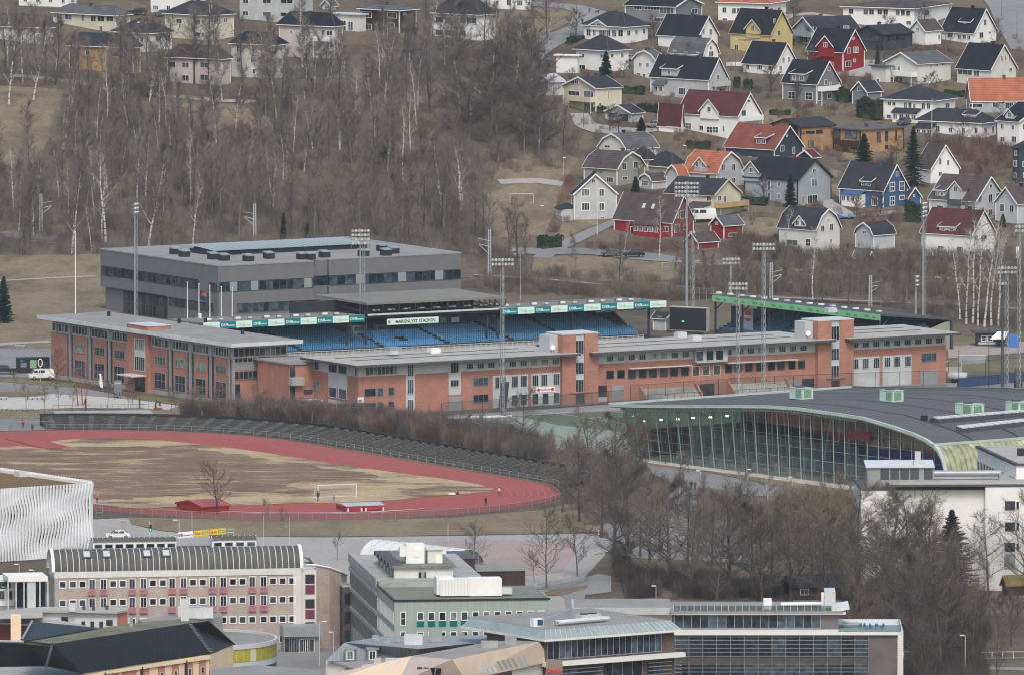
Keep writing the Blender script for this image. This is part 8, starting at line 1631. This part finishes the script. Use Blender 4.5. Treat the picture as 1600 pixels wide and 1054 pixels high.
# overhead wires along the hill
# ---- cars ----
mat('car_black',(.012,.014,.018),.25,.05); mat('car_blue',(.015,.05,.16),.25,.05); mat('car_silver',(.38,.39,.41),.3,.05,metal=.4); mat('car_white',(.7,.7,.7),.3,.05); mat('car_grey',(.08,.09,.10),.3,.05); mat('car_glass',(.02,.025,.03),.1,.05); mat('car_light',(.6,.6,.62),.2,.05); mat('tail_red',(.3,.01,.01),.3,.05)
def car(px,py,ang,col,label,kind='car',name='parked_car',cat='car'):
 p = G(px,py); p.z += .14; e = empty(name,label,cat,p,R(ang)); L,W,Hh = {'car': (4.3,1.8,1.48),'suv': (4.6,1.85,1.68),'van': (5.0,1.95,2.0),'camper': (6.2,2.2,2.8)}[kind]
 if kind in ('car','suv'): low = [(-.5,.28),(-.5,.55),(-.46,.62),(-.2,.64),(.35,.66),(.48,.6),(.5,.45),(.5,.28)]; cab = [(-.26,.62),(-.12,.97),(.0,1),(.22,.99),(.40,.66)] if kind == 'car' else [(-.25,.62),(-.12,.97),(.0,1),(.38,.98),(.47,.66)]
 else: low = [(-.5,.2),(-.5,.48),(-.42,.56),(-.2,.58),(.49,.58),(.5,.5),(.5,.2)]; cab = [(-.40,.56),(-.27,.94),(-.2,1),(.47,1),(.49,.58)]
 k = MB()
 def loft(pr,w0,w1):
  zs = [z for _,z in pr]; rows = []
  for s,f in ((-1,1.),(1,1.)): rows.append([(x*L,s*(w0+(w1-w0)*(z-min(zs))/(max(zs)-min(zs)+1e-6))/2,z*Hh) for x,z in pr])
  k.strip(rows); k.poly(rows[0]); k.poly(rows[1][::-1]); k.poly([rows[0][0],rows[1][0],rows[1][-1],rows[0][-1]])
 loft(low,W,W*.97); k.build('body',col,e); k = MB(); loft(cab,W*.95,W*.78); o = k.build('roof',col,e)
 g = MB(); a,b_ = cab[0],cab[1]; y0,y1 = W*.43,W*.37
 g.poly([(a[0]*L-.02,-y0,a[1]*Hh+.03),(a[0]*L-.02,y0,a[1]*Hh+.03),(b_[0]*L-.03,y1,b_[1]*Hh),(b_[0]*L-.03,-y1,b_[1]*Hh)]); a,b_ = cab[-1],cab[-2]
 g.poly([(a[0]*L+.02,-y0,a[1]*Hh+.05),(a[0]*L+.02,y0,a[1]*Hh+.05),(b_[0]*L+.03,y1,b_[1]*Hh-.05),(b_[0]*L+.03,-y1,b_[1]*Hh-.05)])
 for s in (-1,1):
  for x0,x1 in (((-.17,.02),(.05,.26)) if kind in ('car','suv') else ((-.30,-.17),(-.12,.12))): g.poly([(x0*L-.15,s*(W*.475+.015),Hh*.68),(x1*L,s*(W*.475+.015),Hh*.68),(x1*L-.03,s*(W*.415+.02),Hh*.92),(x0*L+.1,s*(W*.415+.02),Hh*.92)])
 g.build('window','car_glass',e)
 for x in (-.31,.31):
  for s in (-1,1):
   t = MB(); t.tube((0,-.1,0),(0,.1,0),.33,.33,12,cap=True); w_ = t.build('wheel','rubber',e,(x*L,s*(W/2-.08),.33)); t = MB(); t.tube((0,s*.1,0),(0,s*.12,0),.19,.19,8,cap=True); t.build('rim','car_silver',w_)
 for s in (-1,1): MB().box((-L/2-.02,s*W*.36-.18,Hh*.42),(-L/2+.05,s*W*.36+.18,Hh*.5)).build('headlight','car_light',e); MB().box((L/2-.05,s*W*.38-.14,Hh*.42),(L/2+.02,s*W*.38+.14,Hh*.52)).build('tail_light','tail_red',e)
 return e
for a in [(990,403,8,'car_black','black estate car on the lane in front of the red house','suv'),(955,401,10,'car_grey','dark car with roof seen behind bare branches left of the black estate','car'),(505,103,170,'car_blue','blue hatchback parked before the pinkish white house','car'),(963,191,60,'car_silver','silver car standing inside the open double garage','suv'),(1024,200,30,'car_silver','silver car at the corner of the maroon-roofed house','car'),
   (1412,196,65,'car_grey','dark car in front of the wide hip-roofed white house','suv'),(1096,347,20,'car_white','white camper van behind the red shed','camper','camper_van','camper'),(802,403,175,'car_silver','pale car at the left end of the lane','car'),(1300,402,30,'car_white','white car beside the pale gambrel house','car'),(214,24,10,'car_black','black car under the trees near the top edge','suv'),(254,26,10,'car_grey','dark car parked right of the black car at the top','car'),
   (64,593,15,'car_white','white van parked in front of the brick wing end','van','parked_van','van'),(8,584,175,'car_black','black pickup-like car at the left edge','suv'),(1595,903,20,'car_white','white van by the white block door','van','parked_van','van'),(1004,802,20,'car_silver','pale car glimpsed through the trees at the track bend','car'),(982,96,40,'car_silver','grey car between the white villa and the gambrel house','car'),(1158,322,80,'car_grey','car glimpsed behind the timber balcony','car'),(850,105,30,'car_grey','dark covered car left of the white villa wall','suv'),(455,158,20,'car_grey','dark car among the tree trunks on the upper path','suv'),(184,842,5,'car_white','white car roof behind the ribbed clerestory','car')]: car(*a)
# ---- people ----
def person(px,py,hpx,label,top,legs,face=0,pose='stand',hair='hair_dark',seed=0):
 p = G(px,py); p.z += .12; Hm = hpx/SC(p.y); s = Hm/1.75; e = empty('person',label,'person',p,face)
 mn = 'cloth_%s_%s' % (top,legs)
 if mn not in MATS:
  cols = {'black': (.012,.013,.018),'navy': (.02,.03,.07),'red': (.5,.03,.04),'coral': (.55,.12,.10),'blue': (.02,.14,.42),'lightblue': (.12,.32,.5),'white': (.6,.6,.62),'green': (.05,.06,.035),'grey': (.12,.12,.13)}
  m,n,b_ = nodes(mn); L = n.links; tc = n.nodes.new('ShaderNodeTexCoord'); sp = n.nodes.new('ShaderNodeSeparateXYZ'); L.new(tc.outputs['Generated'],sp.inputs[0]); cr = n.nodes.new('ShaderNodeValToRGB'); cr.color_ramp.interpolation = 'CONSTANT'; E = cr.color_ramp.elements
  E[0].color = (.02,.02,.02,1); E[1].position = .05; E[1].color = (*cols[legs],1)
  for q_,c_ in ((.53,cols[top]),(.86,(.45,.28,.2))): z_ = E.new(q_); z_.color = (*c_,1)
  L.new(sp.outputs[2],cr.inputs[0]); L.new(cr.outputs[0],b_.inputs['Base Color']); b_.inputs['Roughness'].default_value = .85; MATS[mn] = m
 st = {'stand': (.02,-.02),'walk': (.24,-.22),'run': (.3,-.25)}[pose]
 J = [(0,0,.95),(0,0,1.15),(0,0,1.38),(0,0,1.5),(0,-.02,1.58),(0,-.02,1.7),(.09,0,.9),(.1,st[0]*.5,.5),(.1,st[0],.07),(.1,st[0]-.16,.04),(-.09,0,.9),(-.1,st[1]*.4,.5),(-.1,st[1],.07),(-.1,st[1]-.16,.04),(.19,0,1.38),(.25,.06-st[0]*.3,1.1),(.23,-.08-st[0]*.4,.87),(.22,-.12-st[0]*.4,.8),(-.19,0,1.38),(-.25,.06+st[0]*.3,1.1),(-.23,-.08+st[0]*.4,.87),(-.22,-.12+st[0]*.4,.8)]
 E_ = [(0,1),(1,2),(2,3),(3,4),(4,5),(0,6),(6,7),(7,8),(8,9),(0,10),(10,11),(11,12),(12,13),(2,14),(14,15),(15,16),(16,17),(2,18),(18,19),(19,20),(20,21)]
 rad = [.15,.14,.15,.06,.095,.09,.095,.07,.05,.04,.095,.07,.05,.04,.075,.05,.04,.035,.075,.05,.04,.035]
 me = bpy.data.meshes.new('body'); me.from_pydata([(x*s,y*s,z*s) for x,y,z in J],E_,[]); o = bpy.data.objects.new('body',me); C.objects.link(o); o.parent = e; sk = o.modifiers.new('skin','SKIN')
 for i,v in enumerate(me.skin_vertices[0].data): v.radius = (rad[i]*s,rad[i]*s*(.8 if i < 3 else 1)); v.use_root = (i == 0)
 su = o.modifiers.new('subdivision','SUBSURF'); su.levels = 1; su.render_levels = 1; me.materials.append(MATS[mn])
 if hair not in MATS: mat(hair,(.03,.022,.016),.9,.1)
 k = MB(); rows = []
 for j in range(5):
  t = j/4*1.45; rows.append([(.112*s*sin(t)*cos(a)+0,.115*s*sin(t)*sin(a)+.01*s,(1.67+.105*cos(t))*s) for a in [2*pi*i/10 for i in range(10)]])
 k.strip(rows,close=True); k.build('hair',hair,e); return e
person(36,669,16,'person in red jacket and black trousers at the track corner fence','red','black',.3); person(152,786,15,'person in coral top standing by the white wavy building','coral','black',0); person(497,783,16,'person in dark clothes at the left goalpost','black','navy',0); person(522,783,13,'child in light blue in front of the goal','lightblue','blue',0)
person(780,775,14,'runner in white and black on the track bend','white','black',2.6,'walk'); person(759,790,14,'runner in black on the near side of the track bend','black','black',-.5,'walk'); person(187,623,15,'person in blue pushing a pram before the brick wing','blue','navy',1.4,'walk'); person(1080,766,16,'walker in dark coat, left of the pair on the path','black','black',0,'walk'); person(1086,766,15,'walker in olive coat, right of the pair on the path','green','black',0,'walk')
person(921,22,11,'person in blue jacket on the hill road','blue','navy',0,'walk'); person(910,40,11,'person in black on the grass by the hill road','black','black',0)
e = empty('pram','dark blue pram pushed in front of the brick wing','pram',G(181,622)+Vector((0,0,.1)),.3); k = MB(); k.prism([(-.45,-.22,1.0),(.3,-.22,.85),(.3,.22,.85),(-.45,.22,1.0)],[(-.3,-.18,.55),(.25,-.18,.55),(.25,.18,.55),(-.3,.18,.55)]); k.build('body','navy',e); k = MB(); k.tube((.3,0,.85),(.65,0,1.05),.02,n=4); k.build('handle','black',e)
for x in (-.3,.3):
 for y in (-.22,.22): k = MB(); k.tube((x,y-.02,.18),(x,y+.02,.18),.18,n=10,cap=True); k.build('wheel','rubber',e)
def dog(px,py,label,f=0):
 e = empty('dog',label,'dog',G(px,py)+Vector((0,0,.14)),f); J = [(-.35,0,.5),(0,0,.46),(.3,0,.52),(.42,0,.68),(.58,0,.68),(-.33,.08,.28),(-.37,.08,.04),(-.33,-.08,.28),(-.29,-.08,.04),(.28,.08,.28),(.32,.08,.04),(.28,-.08,.28),(.24,-.08,.04),(-.55,0,.58)]
 me = bpy.data.meshes.new('body'); me.from_pydata(J,[(0,1),(1,2),(2,3),(3,4),(0,5),(5,6),(0,7),(7,8),(2,9),(9,10),(2,11),(11,12),(0,13)],[]); o = bpy.data.objects.new('body',me); C.objects.link(o); o.parent = e; o.modifiers.new('skin','SKIN')
 for i,v in enumerate(me.skin_vertices[0].data): r = [.12,.12,.14,.09,.05,.06,.03,.06,.03,.06,.03,.06,.03,.025][i]; v.radius = (r,r); v.use_root = (i == 1)
 me.materials.append(M('car_black'))
dog(933,22,'black dog beside the person in blue on the hill road'); dog(1071,768,'small black dog near the walkers on the path',2)
# ---- football goal ----
e = empty('football_goal','white football goal on the dead grass infield','football goal',G(497,780)+Vector((0,0,.1)),R(24)); k = MB(); w_ = 7.4
for x in (0,w_): k.tube((x,0,0),(x,0,2.44),.07,n=6); k.tube((x,0,2.44),(x,1.0,2.3),.05,n=5); k.tube((x,1.0,2.3),(x,2,.1),.05,n=5); k.tube((x,0,.1),(x,2,.1),.07,n=5)
k.tube((0,0,2.44),(w_,0,2.44),.07,n=6); k.tube((0,2,.1),(w_,2,.1),.06,n=5); k.build('frame','white',e); netting('goal_net',(.6,.6,.6),.12); k = MB(); k.poly([(0,1,2.3),(w_,1,2.3),(w_,2,.1),(0,2,.1)]); k.poly([(0,0,2.44),(w_,0,2.44),(w_,1,2.3),(0,1,2.3)]); k.build('net','goal_net',e)
for px,py,px2,l in [(797,318,834,'small white goal on the dry hillside pitch')]:
 e = empty('football_goal',l,'football goal',G(px,py)+Vector((0,0,.1)),R(-8)); k = MB(); L = (px2-px)/SC(e.location.y)
 for x in (0,L): k.tube((x,0,0),(x,0,2.0),.07,n=5); k.tube((x,0,.05),(x,1.4,.05),.05,n=4)
 k.tube((0,0,2),(L,0,2),.07,n=5); k.tube((0,1.4,.05),(L,1.4,.05),.05,n=4); k.build('frame','palesteel',e)
# ---- red shed on the track, high jump mats ----
mat('shed_red',(.30,.03,.025),.6,.06); mat('shed_roof_red',(.36,.085,.085),.6,.06)
b = Bd('storage_shed','low wide red storage shed with pale red roof beside the track','shed',315,801,33); x1,y1 = b.ax(358),b.ay(276); roof_gable(b,0,x1,0,y1,1.0,.75,'u','g','shed_roof_red','shed_red','shed_red',ov=.2,base=-.3); F = b.L(); F.panel('vent',-y1*.6,-y1*.75,.1,.35,'black',.04)
b = Bd('high_jump_mat','red high jump landing mats under two grey covers on the track','landing mat',541,799,20); mat('mat_red',(.32,.025,.04),.6,.08); mat('cover_grey',(.42,.43,.44),.5,.05)
L1,L2 = b.ax(568),b.ax(601); y1 = b.ay(525)
for i,(a,c_) in enumerate(((0,L1-.1),(L1+.1,L2))):
 k = MB(); k.box((a,0,.15),(c_,y1,.95)); k.build('mat_side','mat_red',b); k = MB(); k.poly([(a-.1,-.1,.96),(c_+.1,-.1,.96),(c_+.1,y1/2,1.35),(a-.1,y1/2,1.35)]); k.poly([(a-.1,y1+.1,.96),(c_+.1,y1+.1,.96),(c_+.1,y1/2,1.35),(a-.1,y1/2,1.35)]); k.poly([(a-.1,-.1,.96),(a-.1,y1/2,1.35),(a-.1,y1+.1,.96)]); k.build('cover','cover_grey',b)
 for x in (a+.3,c_-.3): MB().box((x-.12,-.2,0),(x+.12,.0,.6)).build('strap','white',b)
e = empty('equipment_bundle','small dark and white bundle lying by the bend of the track','bundle',G(709,773)+Vector((0,0,.15)),.1); MB().box((-.9,-.3,0),(.3,.3,.25)).build('pale_sheet','white',e); k = MB(); k.tube((.1,0,.1),(.9,.1,.3),.22,.15,8,cap=True); k.build('dark_bag','black',e)
# ---- plaza furniture ----
mat('sculpture_red',(.26,.06,.035),.6,.1); e = empty('sculpture','group of tall red-brown steel trunks with bare branches on the plaza','sculpture',G(126,633)+Vector((0,0,.1))); q = random.Random(3)
for i,(x,h_,ln) in enumerate(((-.5,5.6,-.03),(.35,6.2,-.02),(.6,4.4,.06))):
 k = MB(); P_ = [Vector((x,0,0))]
 for j in range(6): P_.append(P_[-1]+Vector((ln*3+.3*(j > 3)*(1 if i == 2 else -1),0,h_/6)))
 for a,c_ in zip(P_,P_[1:]): k.tube(a,c_,.15-.018*P_.index(a),.13-.018*P_.index(a),6)
 tp = P_[-1]; k.tube(tp,tp+Vector((1.5 if i else -.9,0,1.8)),.05,.02,5); k.tube(P_[4],P_[4]+Vector((.8,.3,1.2)),.04,.02,5); k.tube(P_[3],P_[3]+Vector((-.7,0,1.4)),.04,.02,5); k.build('trunk','sculpture_red',e)
for px,py,t,l in [(134,647,623,'dark cylindrical pillar in front of the terrace parapet'),(218,638,623,'dark square pillar at the right end of the plaza')]:
 p = G(px,py); h_ = (py-t)/SC(p.y); e = empty('pillar',l,'pillar',p); k = MB(); k.tube((0,0,0),(0,0,h_),.16,.16,10,cap=True); k.build('shaft','navy',e); k = MB(); k.tube((0,0,h_),(0,0,h_+.12),.2,.2,10,cap=True); k.build('cap','darkgrey',e)
e = empty('stele','dark grey upright stele sign in front of the entrance tower','sign',G(184,617),R(20)); MB().box((-.75,-.15,0),(.75,.15,2.9)).build('slab','midgrey',e); MB().box((-.65,-.18,2.2),(.5,-.15,2.5)).build('lettering_bar','palegrey',e)
e = empty('beach_flag','white feather flag on a pole beside the bike racks','flag',G(161,609)); k = MB(); k.tube((0,0,0),(-.2,0,3.4),.03,n=5); k.build('pole','palesteel',e); k = MB(); k.strip([[(-.02-.06*j,0,.5+.45*j),(-.02-.06*j-(.45+.12*sin(j)),.08*sin(j),.6+.45*j)] for j in range(7)]); k.build('cloth','white',e)
for i in range(9):
 p = G(134+i*5.5,601+i*.85); e = empty('bike_rack','low steel hoop in the bicycle stand row by the brick wing','bike rack',p,R(70),'bike hoops'); k = MB(); A = [pi*j/8 for j in range(9)]
 for a,c_ in zip(A,A[1:]): k.tube((.45*cos(a),0,.35+.45*sin(a)),(.45*cos(c_),0,.35+.45*sin(c_)),.035,n=4)
 k.tube((.45,0,0),(.45,0,.35),.035,n=4); k.tube((-.45,0,0),(-.45,0,.35),.035,n=4); k.build('hoop','darkgrey',e)
def bench(px,py,rz,label,m='palegrey'):
 e = empty('concrete_bench',label,'bench',G(px,py)+Vector((0,0,.1)),R(rz),'plaza benches'); MB().box((-.75,-.3,.3),(.75,.3,.5)).build('seat',m,e); MB().box((-.6,-.22,0),(-.35,.22,.3)).build('leg','darkgrey',e); MB().box((.35,-.22,0),(.6,.22,.3)).build('leg','darkgrey',e)
for px,py in [(7,641),(22,642),(39,642),(56,642),(157,640),(177,640),(192,640),(47,624),(62,624),(6,624)]: bench(px,py,3,'pale concrete bench block along the edge of the paved plaza')
e = empty('bus_container','black container cabin with green poster left of the brick wing','container',G(29,583),R(14)); MB().box((0,0,0),(6.2,2.4,3.0)).build('body','black',e); MB().box((2.3,-.04,1.0),(3.6,0,2.6)).build('poster','banner_green',e); MB().box((.4,-.04,1.2),(1.6,0,2.1)).build('poster','midgrey',e); MB().box((4,-.04,.9),(5.8,0,2.2)).build('poster','darkgrey',e); k = MB(); k.box((.3,-.05,2.3),(.9,-.0,2.6)); k.build('logo','sky_blue',e)
e = empty('ring_sculpture','white ring on a stand in front of the black container','sculpture',G(63,595),0); k = MB(); A = [2*pi*j/16 for j in range(17)]
for a,c_ in zip(A,A[1:]): k.tube((.4*cos(a),0,3.6+.75*sin(a)),(.4*cos(c_),0,3.6+.75*sin(c_)),.09,n=5)
k.build('ring','white',e); k = MB(); k.tube((0,0,0),(0,0,2.85),.05,n=5); k.build('pole','white',e)
e = empty('picnic_table','pale picnic table on the parking yard','table',G(31,545)); MB().box((-1,-.5,.7),(1,.5,.78)).build('tabletop','palegrey',e); MB().box((-.7,-.3,0),(-.6,.3,.7)).build('leg','steel',e); MB().box((.6,-.3,0),(.7,.3,.7)).build('leg','steel',e)
e = empty('animal_statue','small dark bronze animal statue on a plinth right of the plaza','statue',G(246,641)); k = MB(); k.box((-.7,-.4,0),(.9,.4,.55)); k.build('plinth','redbrown',e)
J = [(-.3,0,1.5),(.1,0,1.7),(.5,0,1.75),(.8,0,1.5),(-.35,.1,1.1),(-.3,.1,.55),(-.35,-.1,1.1),(-.4,-.1,.55),(.4,.1,1.2),(.6,.1,.9),(-.2,0,2.0),(-.5,0,2.3)]
me = bpy.data.meshes.new('figure'); me.from_pydata(J,[(0,1),(1,2),(2,3),(0,4),(4,5),(0,6),(6,7),(2,8),(8,9),(0,10),(10,11)],[]); o = bpy.data.objects.new('figure',me); C.objects.link(o); o.parent = e; o.modifiers.new('skin','SKIN'); me.materials.append(M('darkgrey'))
for i,v in enumerate(me.skin_vertices[0].data): v.radius = (.13,.13); v.use_root = (i == 0)
bn = empty('waste_bin','dark green waste bin by the track corner fence','bin',G(51,671)); k = MB(); k.tube((0,0,0),(0,0,.95),.28,.3,10,cap=True); k.build('drum','navy',bn); k = MB(); k.tube((0,0,.95),(0,0,1.02),.33,.3,10,cap=True); k.build('lid','darkgrey',bn)
bn = empty('green_locker','dark green metal locker between the shrubs at the track bend','locker',G(926,769)); MB().box((-.5,-.4,0),(.5,.4,1.7)).build('body','sign_green',bn); MB().box((-.55,-.45,1.7),(.55,.45,1.8)).build('lid','darkgrey',bn)
# ---- road sign gantry, traffic light ----
e = empty('sign_gantry','road sign gantry with white and yellow direction signs over the street','road sign',G(264,856),R(6)); L = 11.2; k = MB(); k.tube((0,0,0),(0,0,2.2),.12,n=6); k.tube((L,0,0),(L,0,3.4),.12,n=6); k.tube((0,0,2.2),(L,0,3.2),.07,n=5); k.tube((0,0,1.7),(L,0,2.7),.07,n=5); k.build('frame','steel',e); mat('sign_yellow',(.75,.42,.02),.5,.03); mat('sign_green2',(.03,.3,.05),.5,.03); mat('sign_blue',(.01,.08,.4),.5,.03)
def gsign(x0,x1,z,m,parts):
 o = MB().box((0,-.12,0),(x1-x0,-.04,1.0)).build('sign_panel',m,e,(x0,0,z)); o.rotation_euler = (0,-R(4.5),0)
 for a,c_,mm in parts: MB().box((a,-.15,.25),(c_,-.12,.75)).build('sign_field',mm,o)
 return o
o = gsign(1.6,4.2,1.75,'white',[(.45,.8,'sign_blue'),(.1,.3,'black')]); text('Drammen N',.36,None,1.7,.32,'black',.16,.85,parent=o)
o = gsign(4.4,7.0,2.0,'sign_yellow',[(.2,.35,'black'),(1.3,1.8,'sign_green2'),(1.95,2.45,'sign_green2')]); text('E18',.4,None,.8,.32,'black',.16,.8,parent=o); text('134',.3,None,1.55,.37,'white',.18,.8,parent=o); text('282',.3,None,2.2,.37,'white',.18,.8,parent=o)
o = gsign(7.2,9.8,2.22,'sign_yellow',[(.2,.35,'black'),(1.3,1.8,'sign_green2'),(1.95,2.45,'sign_green2')]); text('E18',.4,None,.8,.32,'black',.16,.8,parent=o); text('134',.3,None,1.55,.37,'white',.18,.8,parent=o); text('282',.3,None,2.2,.37,'white',.18,.8,parent=o)
e = empty('traffic_light','traffic light showing green beside the street corner','traffic light',G(234,846)); k = MB(); k.tube((0,0,0),(0,0,3.6),.07,n=6); k.build('pole','palesteel',e); MB().box((-.05,-.3,1.9),(.35,.05,3.0)).build('housing','black',e); emit('signal_green',(.05,.8,.35),2.5); k = MB(); k.tube((.15,-.31,2.15),(.15,-.36,2.15),.11,n=10,cap=True); k.build('green_light','signal_green',e)
e = empty('pedestrian_sign','blue pedestrian crossing sign by the street canopy','road sign',G(34,947)); k = MB(); k.tube((0,0,0),(0,0,2.4),.05,n=5); k.build('pole','steel',e); MB().box((-.4,-.08,1.4),(.4,-.03,2.2)).build('plate','sign_blue',e); k = MB(); k.poly([(-.28,-.09,1.5),(.28,-.09,1.5),(0,-.09,2.1)]); k.build('white_triangle','white',e)
e = empty('ticket_column','pale stone column on the footpath corner','column',G(193,838)); MB().box((-.5,-.4,0),(.5,.4,2.8)).build('shaft','concrete',e); MB().box((-.55,-.45,2.8),(.55,.45,2.9)).build('cap','palegrey',e)
for px,py,l in [(218,382+402,''),(886,748,'')]: pass
e = empty('blue_road_sign','small blue sign on a pole beside the green hedge block','road sign',G(855,388)); k = MB(); k.tube((0,0,0),(0,0,2.4),.04,n=5); k.build('pole','steel',e); k = MB(); k.tube((0,-.03,2.2),(0,-.07,2.2),.3,n=12,cap=True); k.build('disc','sign_blue',e)
e = empty('tank_trailer','white cylindrical tank trailer beside the brick building end','trailer',G(1498,598)+Vector((0,0,.1)),R(-15)); k = MB(); k.tube((-2,0,1.25),(1.6,0,1.25),.8,.8,16,cap=True); smooth(k.build('tank','palegrey',e)); k = MB(); k.box((-2,-.5,.4),(3,.5,.55)); k.build('chassis','black',e)
for x in (-1,0):
 for y in (-.8,.8): k = MB(); k.tube((x,y-.12,.4),(x,y+.12,.4),.4,n=12,cap=True); k.build('wheel','rubber',e)
e = empty('red_machine','small red mowing attachment in front of the tank trailer','machine',G(1516,598)+Vector((0,0,.1)),-.3); MB().box((-.9,-.5,.2),(.9,.5,.55)).build('deck','badge_red',e); k = MB(); k.tube((-.9,0,.4),(-1.6,0,.5),.06,n=5); k.build('drawbar','badge_red',e)
e = empty('team_shelter','small white-framed dugout behind the brick building end','dugout',G(1482,582)+Vector((0,0,.1))); k = MB()
for x in (-.8,2.6): k.tube((x,0,0),(x,0,2.1),.06,n=5); k.tube((x,0,2.1),(x,1.2,2.1),.06,n=5)
k.tube((-.8,0,2.1),(2.6,0,2.1),.06,n=5); k.build('frame','white',e); MB().box((-.8,1.2,0),(2.6,1.25,1.0)).build('panel','lightpanel',e)
b = Bd('grandstand_rail','low grey corrugated barrier on the lawn right of the brick building','barrier',1497,568,12); MB().box((0,0,0),(b.ax(1541),.4,1.6)).build('panel','steel',b); MB().box((-.1,-.05,1.6),(b.ax(1541)+.1,.45,1.7)).build('rail','palesteel',b)
e = empty('speaker_stack','black speaker stack at the right edge behind the fence','speaker stack',G(1591,612)); MB().box((-.8,-.6,0),(.8,.6,2.4)).build('cabinet','black',e); MB().box((-.7,-.62,2.4),(.7,.5,4.6)).build('cabinet','darkgrey',e)
e = empty('black_stele','leaning black pylon sign in front of the brick building','sign',G(790,640),R(15)); k = MB(); k.prism([(-.9,-.15,5.2),(.7,-.15,5.4),(.7,.15,5.4),(-.9,.15,5.2)],[(-1.4,-.15,0),(.1,-.15,0),(.1,.15,0),(-1.4,.15,0)]); k.build('slab','navy',e); MB().box((-1.2,-.25,0),(.2,.25,.2)).build('foot','concrete',e)
e = empty('mesh_gates','steel mesh gate at the track corner by the wavy building','gate',G(150,809),R(5)); k = MB()
for x in (0,1.2): k.tube((x,0,0),(x,0,2),.05,n=4)
for z in (.1,1.0,2.0): k.tube((0,0,z),(1.2,0,z),.04,n=4)
k.build('frame','steel',e); k = MB(); k.poly([(0,0,.1),(1.2,0,.1),(1.2,0,2),(0,0,2)]); k.build('mesh','chainlink',e)
mat('tarp_blue',(.03,.12,.42),.5,.1); e = empty('blue_tarpaulin','crumpled blue tarpaulin on the ground below the blue house','tarpaulin',G(1320,343)+Vector((0,0,.1))); q = random.Random(8); k = MB(); k.strip([[(-2.3+x*.45+q.uniform(-.1,.1),y*.7,q.uniform(.1,.5)) for x in range(11)] for y in range(5)]); k.build('sheet','tarp_blue',e)
for i,(px,py,h_,w_) in enumerate([(1590,404,2.5,.6),(952,341,1.2,2.0)]): e = empty(['white_cylinder','wheelie_bins'][i],['white upright cylinder in the brush at the right','dark green wheelie bins against the light grey gable house'][i],['tank','bins'][i],G(px,py)); MB().box((-w_/2,-.3,0),(w_/2,.3,h_)).build('body',['white','sign_green'][i],e); MB().box((-w_/2-.05,-.35,h_),(w_/2+.05,.35,h_+.1)).build('lid',['palegrey','black'][i],e)
# garden fences and walls on the hill
for a in [([(1135,104),(1160,104)],1.0,'white garden wall between the grey-blue and black-roofed houses','white','white'),([(1155,338),(1200,340),(1215,342)],1.0,'dark picket fence below the timber balcony house','darkgrey','chainlink'),([(1035,418),(1120,414),(1180,424)],1.0,'pale fence along the lower lane','palegrey','chainlink_thin'),([(1115,472),(1060,466),(1030,462)],2.6,'wire fence behind the scoreboard','steel','chainlink_thin')]:
 fence_line('garden_fence' if a[1] < 2 else 'wire_fence',a[0],a[1],a[2],a[3],a[4],step=2.2)
e = fence_line('court_fence',[(455,126),(520,118),(545,104)],2.4,'dark green wire fence beside the upper garden','sign_green','chainlink',step=3)
# ---- haze ----
m = bpy.data.materials.new('haze'); m.use_nodes = True; n = m.node_tree; n.nodes.clear(); o_ = n.nodes.new('ShaderNodeOutputMaterial'); pv = n.nodes.new('ShaderNodeVolumePrincipled'); pv.inputs['Density'].default_value = 2.2e-5; pv.inputs['Color'].default_value = (.80,.88,1,1); pv.inputs['Anisotropy'].default_value = .2; n.links.new(pv.outputs[0],o_.inputs['Volume']); MATS['haze'] = m
k = MB().box((-950,-3000,-2),(950,3600,760)); h = k.build('haze','haze'); tag(h,'thin bluish haze',kind='stuff')
